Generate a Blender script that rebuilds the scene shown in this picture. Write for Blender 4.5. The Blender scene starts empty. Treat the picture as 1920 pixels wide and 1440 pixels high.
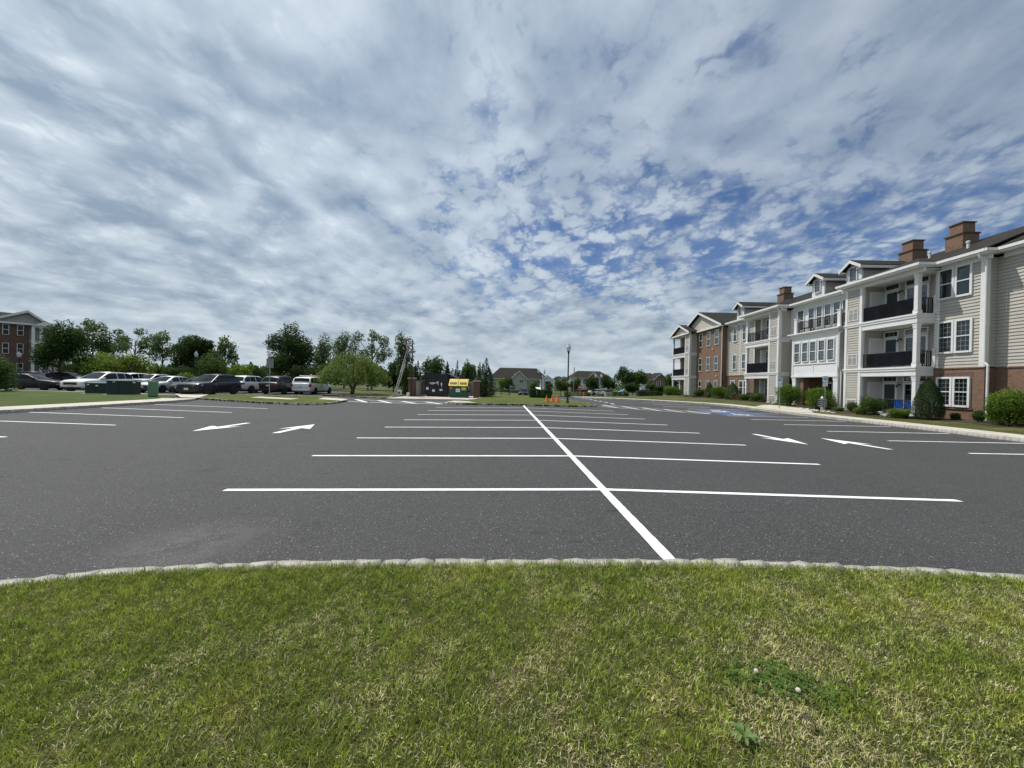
import bpy, bmesh, math, random
import numpy as np
from mathutils import Matrix, Vector

random.seed(7)
rng = np.random.default_rng(7)
sc = bpy.context.scene
C = sc.collection

# ------------------------------------------------------------------ camera
F_PX, CAM_H = 720.0, 1.656
PITCH, ROLL = math.radians(-0.24), math.radians(1.3)
cd = bpy.data.cameras.new('Camera')
cd.sensor_fit = 'HORIZONTAL'; cd.sensor_width = 36.0
cd.lens = 36.0 * F_PX / 1920.0
cd.clip_start = 0.05; cd.clip_end = 6000
cam = bpy.data.objects.new('Camera', cd); C.objects.link(cam)
cam.matrix_world = Matrix.Translation((0, 0, CAM_H)) @ Matrix.Rotation(math.pi / 2 + PITCH, 4, 'X') @ Matrix.Rotation(ROLL, 4, 'Z')
sc.camera = cam

# ------------------------------------------------------------------ light
SUN_DIR = Vector((-0.81, 0.58, 0)).normalized()
SUN_EL = math.radians(60)
to_sun = Vector((SUN_DIR.x * math.cos(SUN_EL), SUN_DIR.y * math.cos(SUN_EL), math.sin(SUN_EL)))
sd = bpy.data.lights.new('Sun', 'SUN'); sd.energy = 4.4; sd.angle = math.radians(0.7); sd.color = (1, 0.955, 0.89)
sun = bpy.data.objects.new('Sun', sd); C.objects.link(sun)
sun.rotation_euler = to_sun.to_track_quat('Z', 'Y').to_euler()

sc.view_settings.view_transform = 'Standard'
sc.view_settings.look = 'None'
sc.view_settings.exposure = 0.08
sc.view_settings.gamma = 1.0
sc.cycles.max_bounces = 6
sc.cycles.transparent_max_bounces = 12
sc.cycles.caustics_reflective = False
sc.cycles.caustics_refractive = False


class NT:
    """small helper for wiring shader nodes"""
    def __init__(self, tree):
        self.t = tree
    def n(self, kind, ins=None, **kw):
        nd = self.t.nodes.new(kind)
        for k, v in kw.items():
            setattr(nd, k, v)
        for k, v in (ins or {}).items():
            s = nd.inputs[k]
            if isinstance(v, bpy.types.NodeSocket):
                self.t.links.new(v, s)
            else:
                s.default_value = v
        return nd
    def m(self, op, a, b=None, c=None, clamp=False):
        nd = self.t.nodes.new('ShaderNodeMath'); nd.operation = op; nd.use_clamp = clamp
        for i, v in enumerate((a, b, c)):
            if v is None: continue
            if isinstance(v, bpy.types.NodeSocket): self.t.links.new(v, nd.inputs[i])
            else: nd.inputs[i].default_value = v
        return nd.outputs[0]
    def ss(self, v, lo, hi, t0=0.0, t1=1.0):
        return self.n('ShaderNodeMapRange', {0: v, 1: lo, 2: hi, 3: t0, 4: t1}, interpolation_type='SMOOTHSTEP').outputs[0]
    def mix(self, f, a, b):
        nd = self.t.nodes.new('ShaderNodeMix'); nd.data_type = 'RGBA'
        for i, v in ((0, f), (6, a), (7, b)):
            if isinstance(v, bpy.types.NodeSocket): self.t.links.new(v, nd.inputs[i])
            else: nd.inputs[i].default_value = v if i == 0 else (tuple(v) + (1,))[:4]
        return nd.outputs[2]


# ------------------------------------------------------------------ sky
world = bpy.data.worlds.new('World'); sc.world = world; world.use_nodes = True
wt = world.node_tree; wt.nodes.clear(); W = NT(wt)
SKY_STRENGTH = 0.1
sky = W.n('ShaderNodeTexSky', sky_type='NISHITA', sun_disc=False)
sky.sun_elevation = SUN_EL
sky.sun_rotation = math.atan2(SUN_DIR.x, SUN_DIR.y)
sky.air_density = 1.0; sky.dust_density = 0.6; sky.ozone_density = 1.6
tc = W.n('ShaderNodeTexCoord')
sep = W.n('ShaderNodeSeparateXYZ', {0: tc.outputs['Generated']})
zc = W.m('ADD', W.m('MAXIMUM', sep.outputs[2], 0.0), 0.24)
u_ = W.m('DIVIDE', sep.outputs[0], zc); v_ = W.m('DIVIDE', sep.outputs[1], zc)
pv = W.n('ShaderNodeCombineXYZ', {0: u_, 1: v_, 2: 0.0}).outputs[0]
# gentle warp so the cells drift into wisps
wn = W.n('ShaderNodeTexNoise', {'Vector': pv, 'Scale': 1.1, 'Detail': 3.0, 'Roughness': 0.5}).outputs['Color']
wv = W.n('ShaderNodeVectorMath', {0: wn, 1: (0.5, 0.5, 0.5)}, operation='SUBTRACT').outputs[0]
wv = W.n('ShaderNodeVectorMath', {0: wv, 'Scale': 0.22}, operation='SCALE').outputs[0]
pw = W.n('ShaderNodeVectorMath', {0: pv, 1: wv}, operation='ADD').outputs[0]
stretch = W.n('ShaderNodeMapping', {'Vector': pw, 'Rotation': (0, 0, 0.6), 'Scale': (1.18, 1.0, 1)}).outputs[0]
cells = W.n('ShaderNodeTexNoise', {'Vector': stretch, 'Scale': 5.6, 'Detail': 5.0, 'Roughness': 0.54, 'Lacunarity': 2.1}).outputs[0]
veil = W.n('ShaderNodeTexNoise', {'Vector': pv, 'Scale': 0.62, 'Detail': 3.0, 'Roughness': 0.5}).outputs[0]
fine = W.n('ShaderNodeTexNoise', {'Vector': stretch, 'Scale': 17.0, 'Detail': 3.0, 'Roughness': 0.62}).outputs[0]
# the puffs of the altocumulus: rounded cells with ragged rims
jn = W.n('ShaderNodeTexNoise', {'Vector': stretch, 'Scale': 9.0, 'Detail': 3.0, 'Roughness': 0.65}).outputs['Color']
jv = W.n('ShaderNodeVectorMath', {0: W.n('ShaderNodeVectorMath', {0: jn, 1: (0.5, 0.5, 0.5)}, operation='SUBTRACT').outputs[0], 'Scale': 0.21}, operation='SCALE').outputs[0]
pj = W.n('ShaderNodeVectorMath', {0: stretch, 1: jv}, operation='ADD').outputs[0]
vor = W.n('ShaderNodeTexVoronoi', {'Vector': pj, 'Scale': 12.0}, feature='F1').outputs['Distance']
puff = W.ss(vor, 0.72, 0.10)


def blob(px, py, r, amt, sx=1.0):
    """a thinner or thicker patch of the cloud deck, as a soft disc on the deck's plane"""
    u = (px - 960) / F_PX; v = (735 - py) / F_PX
    l = math.sqrt(u * u + v * v + 1); d = (u / l, 1 / l, v / l)
    z = d[2] + 0.24
    cx, cy = d[0] / z, d[1] / z
    r = r * (d[2] + 0.055) / z * 0.95
    dx = W.m('MULTIPLY', W.m('SUBTRACT', u_, cx), 1.0 / (r * sx)); dy = W.m('MULTIPLY', W.m('SUBTRACT', v_, cy), 1.0 / r)
    d2 = W.m('ADD', W.m('MULTIPLY', dx, dx), W.m('MULTIPLY', dy, dy))
    return W.m('MULTIPLY', W.m('POWER', 2.718, W.m('MULTIPLY', d2, -1.0)), amt)


cover = W.m('ADD', 0.015, W.m('MULTIPLY', W.m('SUBTRACT', veil, 0.5), 0.22))
for b in [(870, 335, 0.40, -0.06, 1.5), (1010, 535, 1.1, -0.20, 1.2), (1350, 450, 0.9, -0.10, 1.6), (1800, 440, 0.9, -0.13, 1.5), (1560, 500, 1.0, -0.04, 1.6),
          (680, 110, 0.3, -0.07, 1.3), (1000, 170, 0.45, 0.05, 1.3), (1130, 230, 0.3, -0.02, 1.3), (1370, 100, 0.2, -0.07, 1.2),
          (250, 150, 0.9, 0.13, 1.2), (150, 420, 2.2, 0.16, 1.4), (1700, 150, 0.5, 0.10, 1.4), (1500, 250, 0.4, 0.06, 1.4), (600, 600, 4.5, 0.12, 2.0), (1300, 640, 4.0, 0.08, 1.6)]:
    cover = W.m('ADD', cover, blob(*b))
pamp = W.m('ADD', W.m('ADD', 0.10, blob(950, 360, 1.6, 0.17, 1.2)), 0.0)
dens = W.m('ADD', W.m('ADD', W.m('MULTIPLY', cells, 0.72), W.m('ADD', 0.13, W.m('MULTIPLY', W.m('SUBTRACT', puff, 0.52), pamp))), W.m('ADD', W.m('MULTIPLY', W.m('SUBTRACT', fine, 0.5), 0.20), cover))
mask = W.m('MULTIPLY', W.ss(dens, 0.27, 0.58, 0.14, 1.0), W.m('ADD', 1.0, W.m('ADD', blob(1650, 300, 1.1, -0.30, 1.3), blob(1000, 450, 2.0, -0.10, 1.0))))
# thicker places are greyer underneath, thin rims and the side towards the sun glow
thick = W.ss(dens, 0.52, 0.90)
tone = W.n('ShaderNodeTexNoise', {'Vector': stretch, 'Scale': 3.1, 'Detail': 3.0, 'Roughness': 0.55}).outputs[0]
sund = W.n('ShaderNodeVectorMath', {0: tc.outputs['Generated'], 1: tuple(to_sun)}, operation='DOT_PRODUCT').outputs['Value']
glow = W.ss(sund, 0.2, 1.0)
k = 1.0 / SKY_STRENGTH
bright = tuple(v * k for v in (0.655, 0.735, 0.795)); grey = tuple(v * k for v in (0.255, 0.33, 0.42))
gmix = W.m('ADD', W.m('MULTIPLY', thick, 0.22), W.m('ADD', W.m('MULTIPLY', W.ss(tone, 0.36, 0.64), 0.52), W.m('MULTIPLY', W.m('SUBTRACT', 1.0, puff), 0.26)), clamp=True)
gmix = W.m('ADD', gmix, W.m('ADD', W.m('MULTIPLY', W.m('SUBTRACT', cells, 0.52), -1.5), W.m('MULTIPLY', W.m('SUBTRACT', fine, 0.5), -0.35)), clamp=True)
ccol = W.mix(gmix, bright, grey)
gain = W.m('ADD', 0.90, W.m('MULTIPLY', glow, 0.28))
ccol = W.n('ShaderNodeVectorMath', {0: ccol, 'Scale': gain}, operation='SCALE').outputs[0]
skyc = W.n('ShaderNodeMix', {0: 1.0, 6: sky.outputs[0], 7: (0.40, 0.56, 0.80, 1)}, data_type='RGBA', blend_type='MULTIPLY').outputs[2]
# low haze band: the deck merges into pale grey-blue towards the horizon
haze = W.ss(sep.outputs[2], 0.0, 0.19, 1.0, 0.0)
hcol = tuple(v * k for v in (0.50, 0.595, 0.655))
lit = W.mix(mask, skyc, ccol)
lit = W.mix(W.m('MULTIPLY', haze, 0.72), lit, hcol)
# small far cumulus just over the roofs
az = W.m('ARCTAN2', sep.outputs[0], sep.outputs[1])
cq = W.n('ShaderNodeCombineXYZ', {0: W.m('MULTIPLY', az, 9.0), 1: W.m('MULTIPLY', sep.outputs[2], 34.0), 2: 3.7}).outputs[0]
cum = W.n('ShaderNodeTexNoise', {'Vector': cq, 'Scale': 1.0, 'Detail': 5.0, 'Roughness': 0.5}).outputs[0]
band = W.m('MULTIPLY', W.ss(sep.outputs[2], 0.02, 0.045), W.ss(sep.outputs[2], 0.06, 0.11, 1.0, 0.0))
cm = W.m('MULTIPLY', W.ss(cum, 0.55, 0.64), band)
lit = W.mix(W.m('MULTIPLY', cm, 0.7), lit, tuple(v * k for v in (0.62, 0.67, 0.70)))
bg = W.n('ShaderNodeBackground', {'Color': lit, 'Strength': SKY_STRENGTH})
wo = W.n('ShaderNodeOutputWorld', {0: bg.outputs[0]})

# ------------------------------------------------------------------ helpers: ground, pixels
OX, OY, TH = 1.47, 6.04, math.radians(-1.6)
KC = 0.0165


def sstep(a, b, x):
    t = np.clip((x - a) / (b - a), 0, 1)
    return t * t * (3 - 2 * t)


def lat(x, y): return (x - OX) * math.cos(TH) - (y - OY) * math.sin(TH)


def terr(x, y):
    k = sstep(14, 24, x)   # the building's own plot stays level
    return -1.5 * sstep(40 + 24 * k, 95 + 20 * k, y) * sstep(-22, -4, x)


def ground_z(x, y):
    """height of the asphalt: crowned along the middle row, dipping to both aisles, falling away beyond the islands"""
    l = lat(x, y)
    prof = np.where(l > 0, -KC * np.minimum(np.abs(l), 12.0), np.interp(l, [-24, -20, -12, 0], [0.0, -0.05, -0.195, 0.0]))
    return prof * (1 - sstep(27, 36, y)) + terr(x, y)


def GZ(x, y): return float(ground_z(np.array(x, float), np.array(y, float)))


def ray(px, py):
    u, v = px - 960, py - 720
    c, s = math.cos(ROLL), math.sin(ROLL)
    u, v = u * c + v * s, -u * s + v * c
    c, s = math.cos(PITCH), math.sin(PITCH)
    return Vector((u, F_PX * c + v * s, F_PX * s - v * c)) / F_PX


def on_ground(px, py, dz=0.0, z=None):
    r = ray(px, py); zz = z if z is not None else 0.0
    for _ in range(25):
        t = (zz - CAM_H) / r.z
        P = r * t
        if z is not None: break
        zz = GZ(P.x, P.y) + dz
    return Vector((P.x, P.y, zz))


def at(px, py, Y):
    r = ray(px, py); t = Y / r.y
    return Vector((r.x * t, Y, CAM_H + r.z * t))


# ------------------------------------------------------------------ helpers: objects and meshes
def tag(o, label=None, cat=None, group=None, kind=None):
    if label: o['label'] = label
    if cat: o['category'] = cat
    if group: o['group'] = group
    if kind: o['kind'] = kind
    return o


def thing(name, label, cat, loc=(0, 0, 0), rz=0.0, group=None):
    o = bpy.data.objects.new(name, None); C.objects.link(o)
    o.empty_display_size = 0.3
    o.location = loc; o.rotation_euler = (0, 0, rz)
    return tag(o, label, cat, group)


def link(name, me, m=None, parent=None, loc=None):
    o = bpy.data.objects.new(name, me); C.objects.link(o)
    if m is not None and not me.materials: me.materials.append(m)
    if parent is not None: o.parent = parent
    if loc is not None: o.location = loc
    return o


class MB:
    def __init__(self, tf=None):
        self.v = []; self.f = []; self.tf = tf
    def _add(self, vs, fs):
        b = len(self.v)
        if self.tf is not None: vs = [self.tf(*p) for p in vs]
        self.v += [tuple(p) for p in vs]
        self.f += [tuple(i + b for i in f) for f in fs]
        return self
    def box(self, x0, x1, y0, y1, z0, z1):
        vs = [(x0, y0, z0), (x1, y0, z0), (x1, y1, z0), (x0, y1, z0), (x0, y0, z1), (x1, y0, z1), (x1, y1, z1), (x0, y1, z1)]
        return self._add(vs, [(0, 3, 2, 1), (4, 5, 6, 7), (0, 1, 5, 4), (1, 2, 6, 5), (2, 3, 7, 6), (3, 0, 4, 7)])
    def cbox(self, x0, x1, y0, y1, z0, z1, c=0.02):
        """box with chamfered top and vertical edges"""
        bm = bmesh.new(); bmesh.ops.create_cube(bm, size=1)
        for v in bm.verts:
            v.co = Vector((x0 if v.co.x < 0 else x1, y0 if v.co.y < 0 else y1, z0 if v.co.z < 0 else z1))
        bmesh.ops.bevel(bm, geom=bm.edges[:], offset=c, segments=2, affect='EDGES', profile=0.5)
        bm.verts.index_update()
        self._add([tuple(v.co) for v in bm.verts], [tuple(v.index for v in f.verts) for f in bm.faces]); bm.free()
        return self
    def poly(self, pts): return self._add(pts, [tuple(range(len(pts)))])
    def prism(self, pts, dz):
        """closed solid: polygon pts (3D) swept by vector dz"""
        n = len(pts); d = Vector(dz)
        vs = [tuple(p) for p in pts] + [tuple(Vector(p) + d) for p in pts]
        return self._add(vs, [tuple(range(n))[::-1], tuple(range(n, 2 * n))] + [(i, (i + 1) % n, n + (i + 1) % n, n + i) for i in range(n)])
    def tube(self, pts, rad, n=8, cap=True):
        pts = [Vector(p) for p in pts]
        if not hasattr(rad, '__len__'): rad = [rad] * len(pts)
        vs = []; fs = []
        up = None
        for i, p in enumerate(pts):
            d = (pts[min(i + 1, len(pts) - 1)] - pts[max(i - 1, 0)])
            d = d.normalized() if d.length > 1e-9 else Vector((0, 0, 1))
            if up is None:
                up = Vector((1, 0, 0)) if abs(d.x) < 0.8 else Vector((0, 1, 0))
            a = (up - d * up.dot(d)).normalized(); b = d.cross(a); up = a
            for k in range(n):
                t = 2 * math.pi * k / n
                vs.append(tuple(p + a * (rad[i] * math.cos(t)) + b * (rad[i] * math.sin(t))))
        for i in range(len(pts) - 1):
            for k in range(n):
                k2 = (k + 1) % n
                fs.append((i * n + k, i * n + k2, (i + 1) * n + k2, (i + 1) * n + k))
        if cap:
            fs.append(tuple(range(n))[::-1]); fs.append(tuple((len(pts) - 1) * n + k for k in range(n)))
        return self._add(vs, fs)
    def lathe(self, prof, n=16, cx=0, cy=0):
        """profile [(r,z)...] turned about the vertical"""
        vs = []; fs = []
        for r, z in prof:
            for k in range(n):
                t = 2 * math.pi * k / n
                vs.append((cx + r * math.cos(t), cy + r * math.sin(t), z))
        for i in range(len(prof) - 1):
            for k in range(n):
                k2 = (k + 1) % n
                fs.append((i * n + k, i * n + k2, (i + 1) * n + k2, (i + 1) * n + k))
        fs.append(tuple(range(n))[::-1]); fs.append(tuple((len(prof) - 1) * n + k for k in range(n)))
        return self._add(vs, fs)
    def mesh(self, name, smooth=False):
        me = bpy.data.meshes.new(name)
        me.from_pydata(self.v, [], self.f); me.update()
        if smooth: me.polygons.foreach_set('use_smooth', [True] * len(me.polygons))
        return me
    def build(self, name, m, parent=None, smooth=False, loc=None):
        me = self.mesh(name, smooth); me.materials.append(m)
        return link(name, me, None, parent, loc)


def copy_tree(o, parent=None):
    c = o.copy(); C.objects.link(c)
    if parent is not None: c.parent = parent
    for ch in list(o.children): copy_tree(ch, c)
    return c


def value_noise(x, y, scale, seed, octaves=3):
    out = np.zeros_like(x, dtype=float); amp = 1.0; tot = 0
    r = np.random.default_rng(seed)
    for o in range(octaves):
        tab = r.random((128, 128))
        fx = x * scale * 2 ** o + 37.1; fy = y * scale * 2 ** o + 51.7
        ix = np.floor(fx).astype(int); iy = np.floor(fy).astype(int); tx = fx - ix; ty = fy - iy
        tx = tx * tx * (3 - 2 * tx); ty = ty * ty * (3 - 2 * ty)
        a = tab[ix % 128, iy % 128]; b = tab[(ix + 1) % 128, iy % 128]; c = tab[ix % 128, (iy + 1) % 128]; d = tab[(ix + 1) % 128, (iy + 1) % 128]
        out += amp * ((a * (1 - tx) + b * tx) * (1 - ty) + (c * (1 - tx) + d * tx) * ty); tot += amp; amp *= 0.5
    return out / tot


# ------------------------------------------------------------------ materials
def new_mat(name):
    m = bpy.data.materials.new(name); m.use_nodes = True
    m.node_tree.nodes.clear()
    T = NT(m.node_tree)
    out = T.n('ShaderNodeOutputMaterial')
    return m, T, out


def principled(T, out, **ins):
    p = T.n('ShaderNodeBsdfPrincipled', ins)
    T.t.links.new(p.outputs[0], out.inputs[0])
    return p


def mat(name, col, rough=0.6, metal=0.0, var=0.12, scale=6.0, bump=0.0, bscale=40.0, coat=0.0, spec=0.5, dirt=0.0):
    m, T, out = new_mat(name)
    g = T.n('ShaderNodeTexCoord')
    n1 = T.n('ShaderNodeTexNoise', {'Vector': g.outputs['Object'], 'Scale': scale, 'Detail': 5.0, 'Roughness': 0.6}).outputs[0]
    f = T.ss(n1, 0.3, 0.7)
    c1 = tuple(min(1, c * (1 + var)) for c in col); c0 = tuple(c * (1 - var) for c in col)
    base = T.mix(f, c0, c1)
    if dirt:
        n2 = T.n('ShaderNodeTexNoise', {'Vector': g.outputs['Object'], 'Scale': 1.3, 'Detail': 6.0, 'Roughness': 0.7}).outputs[0]
        base = T.mix(T.m('MULTIPLY', T.ss(n2, 0.5, 0.75), dirt), base, (0.12, 0.105, 0.085))
    r = T.m('ADD', rough - 0.05, T.m('MULTIPLY', n1, 0.1))
    p = principled(T, out, **{'Base Color': base, 'Roughness': r, 'Metallic': metal, 'Specular IOR Level': spec, 'Coat Weight': coat})
    if coat: p.inputs['Coat Roughness'].default_value = 0.05
    if bump:
        nb = T.n('ShaderNodeTexNoise', {'Vector': g.outputs['Object'], 'Scale': bscale, 'Detail': 4.0}).outputs[0]
        b = T.n('ShaderNodeBump', {'Height': nb, 'Strength': bump, 'Distance': 0.01})
        T.t.links.new(b.outputs[0], p.inputs['Normal'])
    return m


M = {}
M['white_trim'] = mat('white_trim', (0.72, 0.72, 0.71), 0.45, var=0.03, scale=2.0, dirt=0.06)
M['white_panel'] = mat('white_panel', (0.70, 0.71, 0.72), 0.5, var=0.03, scale=1.2, dirt=0.05)
M['siding'] = mat('vinyl_siding', (0.43, 0.405, 0.36), 0.55, var=0.05, scale=1.5, dirt=0.08)
M['gable_siding'] = mat('gable_siding', (0.50, 0.46, 0.40), 0.55, var=0.05, scale=1.5)
M['far_siding'] = mat('sage_and_shaded_siding', (0.36, 0.355, 0.31), 0.6, var=0.05, scale=1.0)  # sage siding of the grey house; also carries painted shade on the left gable
M['black_metal'] = mat('black_metal', (0.012, 0.012, 0.014), 0.4, var=0.2)
M['screen_fabric'] = mat('screen_fabric', (0.006, 0.007, 0.011), 0.9, var=0.35, scale=1.6, bump=0.3, bscale=12, spec=0.1)
M['door_white'] = mat('door_white', (0.62, 0.62, 0.60), 0.5, var=0.03)
M['muntin'] = mat('muntin_grey', (0.36, 0.38, 0.38), 0.5, var=0.03)
M['vent'] = mat('vent_grille', (0.46, 0.45, 0.42), 0.5, var=0.05)
M['dark_inside'] = mat('dark_interior', (0.012, 0.013, 0.015), 0.7)
M['blind'] = mat('window_blind', (0.10, 0.115, 0.115), 0.7, var=0.06, scale=3)
M['galv'] = mat('galvanised_steel', (0.36, 0.37, 0.37), 0.45, metal=0.7, var=0.1)
M['sign_white'] = mat('sign_white', (0.78, 0.79, 0.78), 0.4, var=0.03)
M['sign_blue'] = mat('sign_blue', (0.02, 0.10, 0.42), 0.4)
M['sign_green'] = mat('sign_green', (0.03, 0.28, 0.10), 0.4)
M['sign_red'] = mat('sign_red', (0.50, 0.02, 0.03), 0.4)
M['sign_back'] = mat('sign_back', (0.24, 0.245, 0.25), 0.5, metal=0.3)
M['cone'] = mat('orange_plastic', (0.80, 0.11, 0.02), 0.5, var=0.08)
M['rubber'] = mat('rubber', (0.015, 0.015, 0.015), 0.85)
M['alu'] = mat('aluminium', (0.62, 0.63, 0.62), 0.4, metal=0.35, var=0.06)
M['rim'] = mat('alloy_rim', (0.52, 0.53, 0.54), 0.35, metal=0.25, var=0.05)
M['chrome'] = mat('chrome', (0.75, 0.76, 0.77), 0.15, metal=1.0, var=0.02)
M['plate'] = mat('number_plate', (0.62, 0.58, 0.36), 0.5, var=0.12, scale=14)
M['tail'] = mat('tail_lamp', (0.30, 0.012, 0.012), 0.15, var=0.1)
M['head'] = mat('head_lamp', (0.55, 0.57, 0.58), 0.08, metal=0.4)
M['plastic'] = mat('black_plastic', (0.018, 0.018, 0.02), 0.6)
M['dumpster_green'] = mat('dumpster_green', (0.008, 0.075, 0.045), 0.45, var=0.2, scale=3, dirt=0.15)
M['dumpster_black'] = mat('dumpster_black', (0.008, 0.008, 0.010), 0.45, var=0.3, scale=2, dirt=0.12)
M['lid_yellow'] = mat('yellow_lid', (0.72, 0.52, 0.03), 0.45, var=0.1, dirt=0.1)
M['stucco'] = mat('tan_panel', (0.40, 0.35, 0.29), 0.8, var=0.08, scale=2, bump=0.3, bscale=60, dirt=0.1)
M['cabinet_green'] = mat('cabinet_green', (0.006, 0.026, 0.020), 0.5, var=0.12, scale=1.5, dirt=0.08)
M['cabinet_top'] = mat('cabinet_top', (0.028, 0.075, 0.055), 0.42, var=0.1)
M['pedestal_green'] = mat('pedestal_green', (0.12, 0.24, 0.15), 0.6, var=0.08)
M['bark'] = mat('bark', (0.085, 0.065, 0.048), 0.9, var=0.35, scale=14, bump=0.8, bscale=30)
M['pale_bark'] = mat('pale_bark', (0.16, 0.135, 0.105), 0.9, var=0.3, scale=14, bump=0.7, bscale=30)
M['mulch'] = mat('mulch', (0.045, 0.03, 0.02), 0.95, var=0.5, scale=30, bump=1.0, bscale=70)
M['river_stone'] = mat('river_stone', (0.55, 0.53, 0.49), 0.8, var=0.2, scale=20)
M['blue_plastic'] = mat('blue_plastic', (0.02, 0.16, 0.62), 0.4, var=0.1)
M['blue_canvas'] = mat('blue_canvas', (0.04, 0.22, 0.55), 0.7, var=0.1)
M['skin'] = mat('skin', (0.45, 0.26, 0.19), 0.55, var=0.05)
M['shirt'] = mat('black_shirt', (0.015, 0.013, 0.018), 0.85)
M['trousers'] = mat('dark_trousers', (0.03, 0.03, 0.04), 0.85)
M['cap'] = mat('cap', (0.02, 0.02, 0.022), 0.8)
M['amber'] = mat('amber', (0.75, 0.28, 0.03), 0.4)
M['petal'] = mat('clover_petal', (0.78, 0.77, 0.68), 0.7, var=0.08, scale=60)
M['stem'] = mat('stem', (0.10, 0.16, 0.05), 0.7)
M['hydrant'] = mat('hydrant_paint', (0.55, 0.10, 0.02), 0.5)
M['utility_grey'] = mat('utility_grey', (0.30, 0.31, 0.29), 0.6, var=0.08)


def car_paint(name, col, metal=0.25):
    return mat(name, col, 0.4, metal=metal * .5, var=0.02, coat=0.35, spec=0.35)


def mat_window_glass():
    m, T, out = new_mat('window_glass')
    lw = T.n('ShaderNodeLayerWeight', {'Blend': 0.25}).outputs['Fresnel']
    gl = T.n('ShaderNodeBsdfGlossy', {'Color': (0.9, 0.95, 1.0, 1), 'Roughness': 0.03})
    g = T.n('ShaderNodeTexCoord')
    nb = T.n('ShaderNodeTexNoise', {'Vector': g.outputs['Object'], 'Scale': 1.4, 'Detail': 2.0}).outputs[0]
    b = T.n('ShaderNodeBump', {'Height': nb, 'Strength': 0.25, 'Distance': 0.02}); T.t.links.new(b.outputs[0], gl.inputs['Normal'])
    tr = T.n('ShaderNodeBsdfTransparent', {'Color': (0.62, 0.68, 0.68, 1)})
    f = T.m('ADD', 0.05, T.m('MULTIPLY', lw, 0.42), clamp=True)
    mx = T.n('ShaderNodeMixShader', {0: f, 1: tr.outputs[0], 2: gl.outputs[0]})
    T.t.links.new(mx.outputs[0], out.inputs[0])
    return m


M['glass'] = mat_window_glass()


def mat_car_glass():
    m, T, out = new_mat('car_glass')
    principled(T, out, **{'Base Color': (0.005, 0.007, 0.008, 1), 'Roughness': 0.05, 'Specular IOR Level': 0.28})
    return m


M['car_glass'] = mat_car_glass()


def mat_lamp_globe():
    m, T, out = new_mat('lamp_globe')
    g = T.n('ShaderNodeBsdfPrincipled', {'Base Color': (0.72, 0.75, 0.77, 1), 'Roughness': 0.12})
    t = T.n('ShaderNodeBsdfTransparent', {'Color': (0.85, 0.88, 0.9, 1)})
    mx = T.n('ShaderNodeMixShader', {0: 0.55, 1: t.outputs[0], 2: g.outputs[0]})
    T.t.links.new(mx.outputs[0], out.inputs[0])
    return m


M['globe'] = mat_lamp_globe()


def mat_brick(name, c1, c2, mortar, scale=1.0):
    m, T, out = new_mat(name)
    g = T.n('ShaderNodeTexCoord'); s = T.n('ShaderNodeSeparateXYZ', {0: g.outputs['Object']})
    v = T.n('ShaderNodeCombineXYZ', {0: T.m('ADD', s.outputs[0], s.outputs[1]), 1: s.outputs[2], 2: 0.0}).outputs[0]
    br = T.n('ShaderNodeTexBrick', {'Vector': v, 'Color1': c1 + (1,), 'Color2': c2 + (1,), 'Mortar': mortar + (1,), 'Scale': scale,
                                    'Mortar Size': 0.006, 'Mortar Smooth': 0.2, 'Bias': -0.1, 'Brick Width': 0.215, 'Row Height': 0.075}, offset=0.5)
    n = T.n('ShaderNodeTexNoise', {'Vector': g.outputs['Object'], 'Scale': 1.1, 'Detail': 5.0, 'Roughness': 0.65}).outputs[0]
    vr = T.n('ShaderNodeTexNoise', {'Vector': g.outputs['Object'], 'Scale': 7.0, 'Detail': 2.0}).outputs[0]
    col = T.mix(T.m('MULTIPLY', T.ss(n, 0.35, 0.7), 0.28), br.outputs[0], (0.22, 0.145, 0.105))
    col = T.mix(T.m('MULTIPLY', T.ss(vr, 0.56, 0.64), 0.45), col, (0.085, 0.045, 0.035))
    p = principled(T, out, **{'Base Color': col, 'Roughness': 0.85})
    b = T.n('ShaderNodeBump', {'Height': br.outputs[1], 'Strength': 0.5, 'Distance': 0.006}, invert=True)
    T.t.links.new(b.outputs[0], p.inputs['Normal'])
    return m


M['brick'] = mat_brick('red_brick', (0.198, 0.110, 0.068), (0.148, 0.080, 0.050), (0.235, 0.19, 0.145))
M['brick_dark'] = mat_brick('dark_brick', (0.125, 0.060, 0.043), (0.095, 0.045, 0.034), (0.15, 0.12, 0.10))


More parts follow.
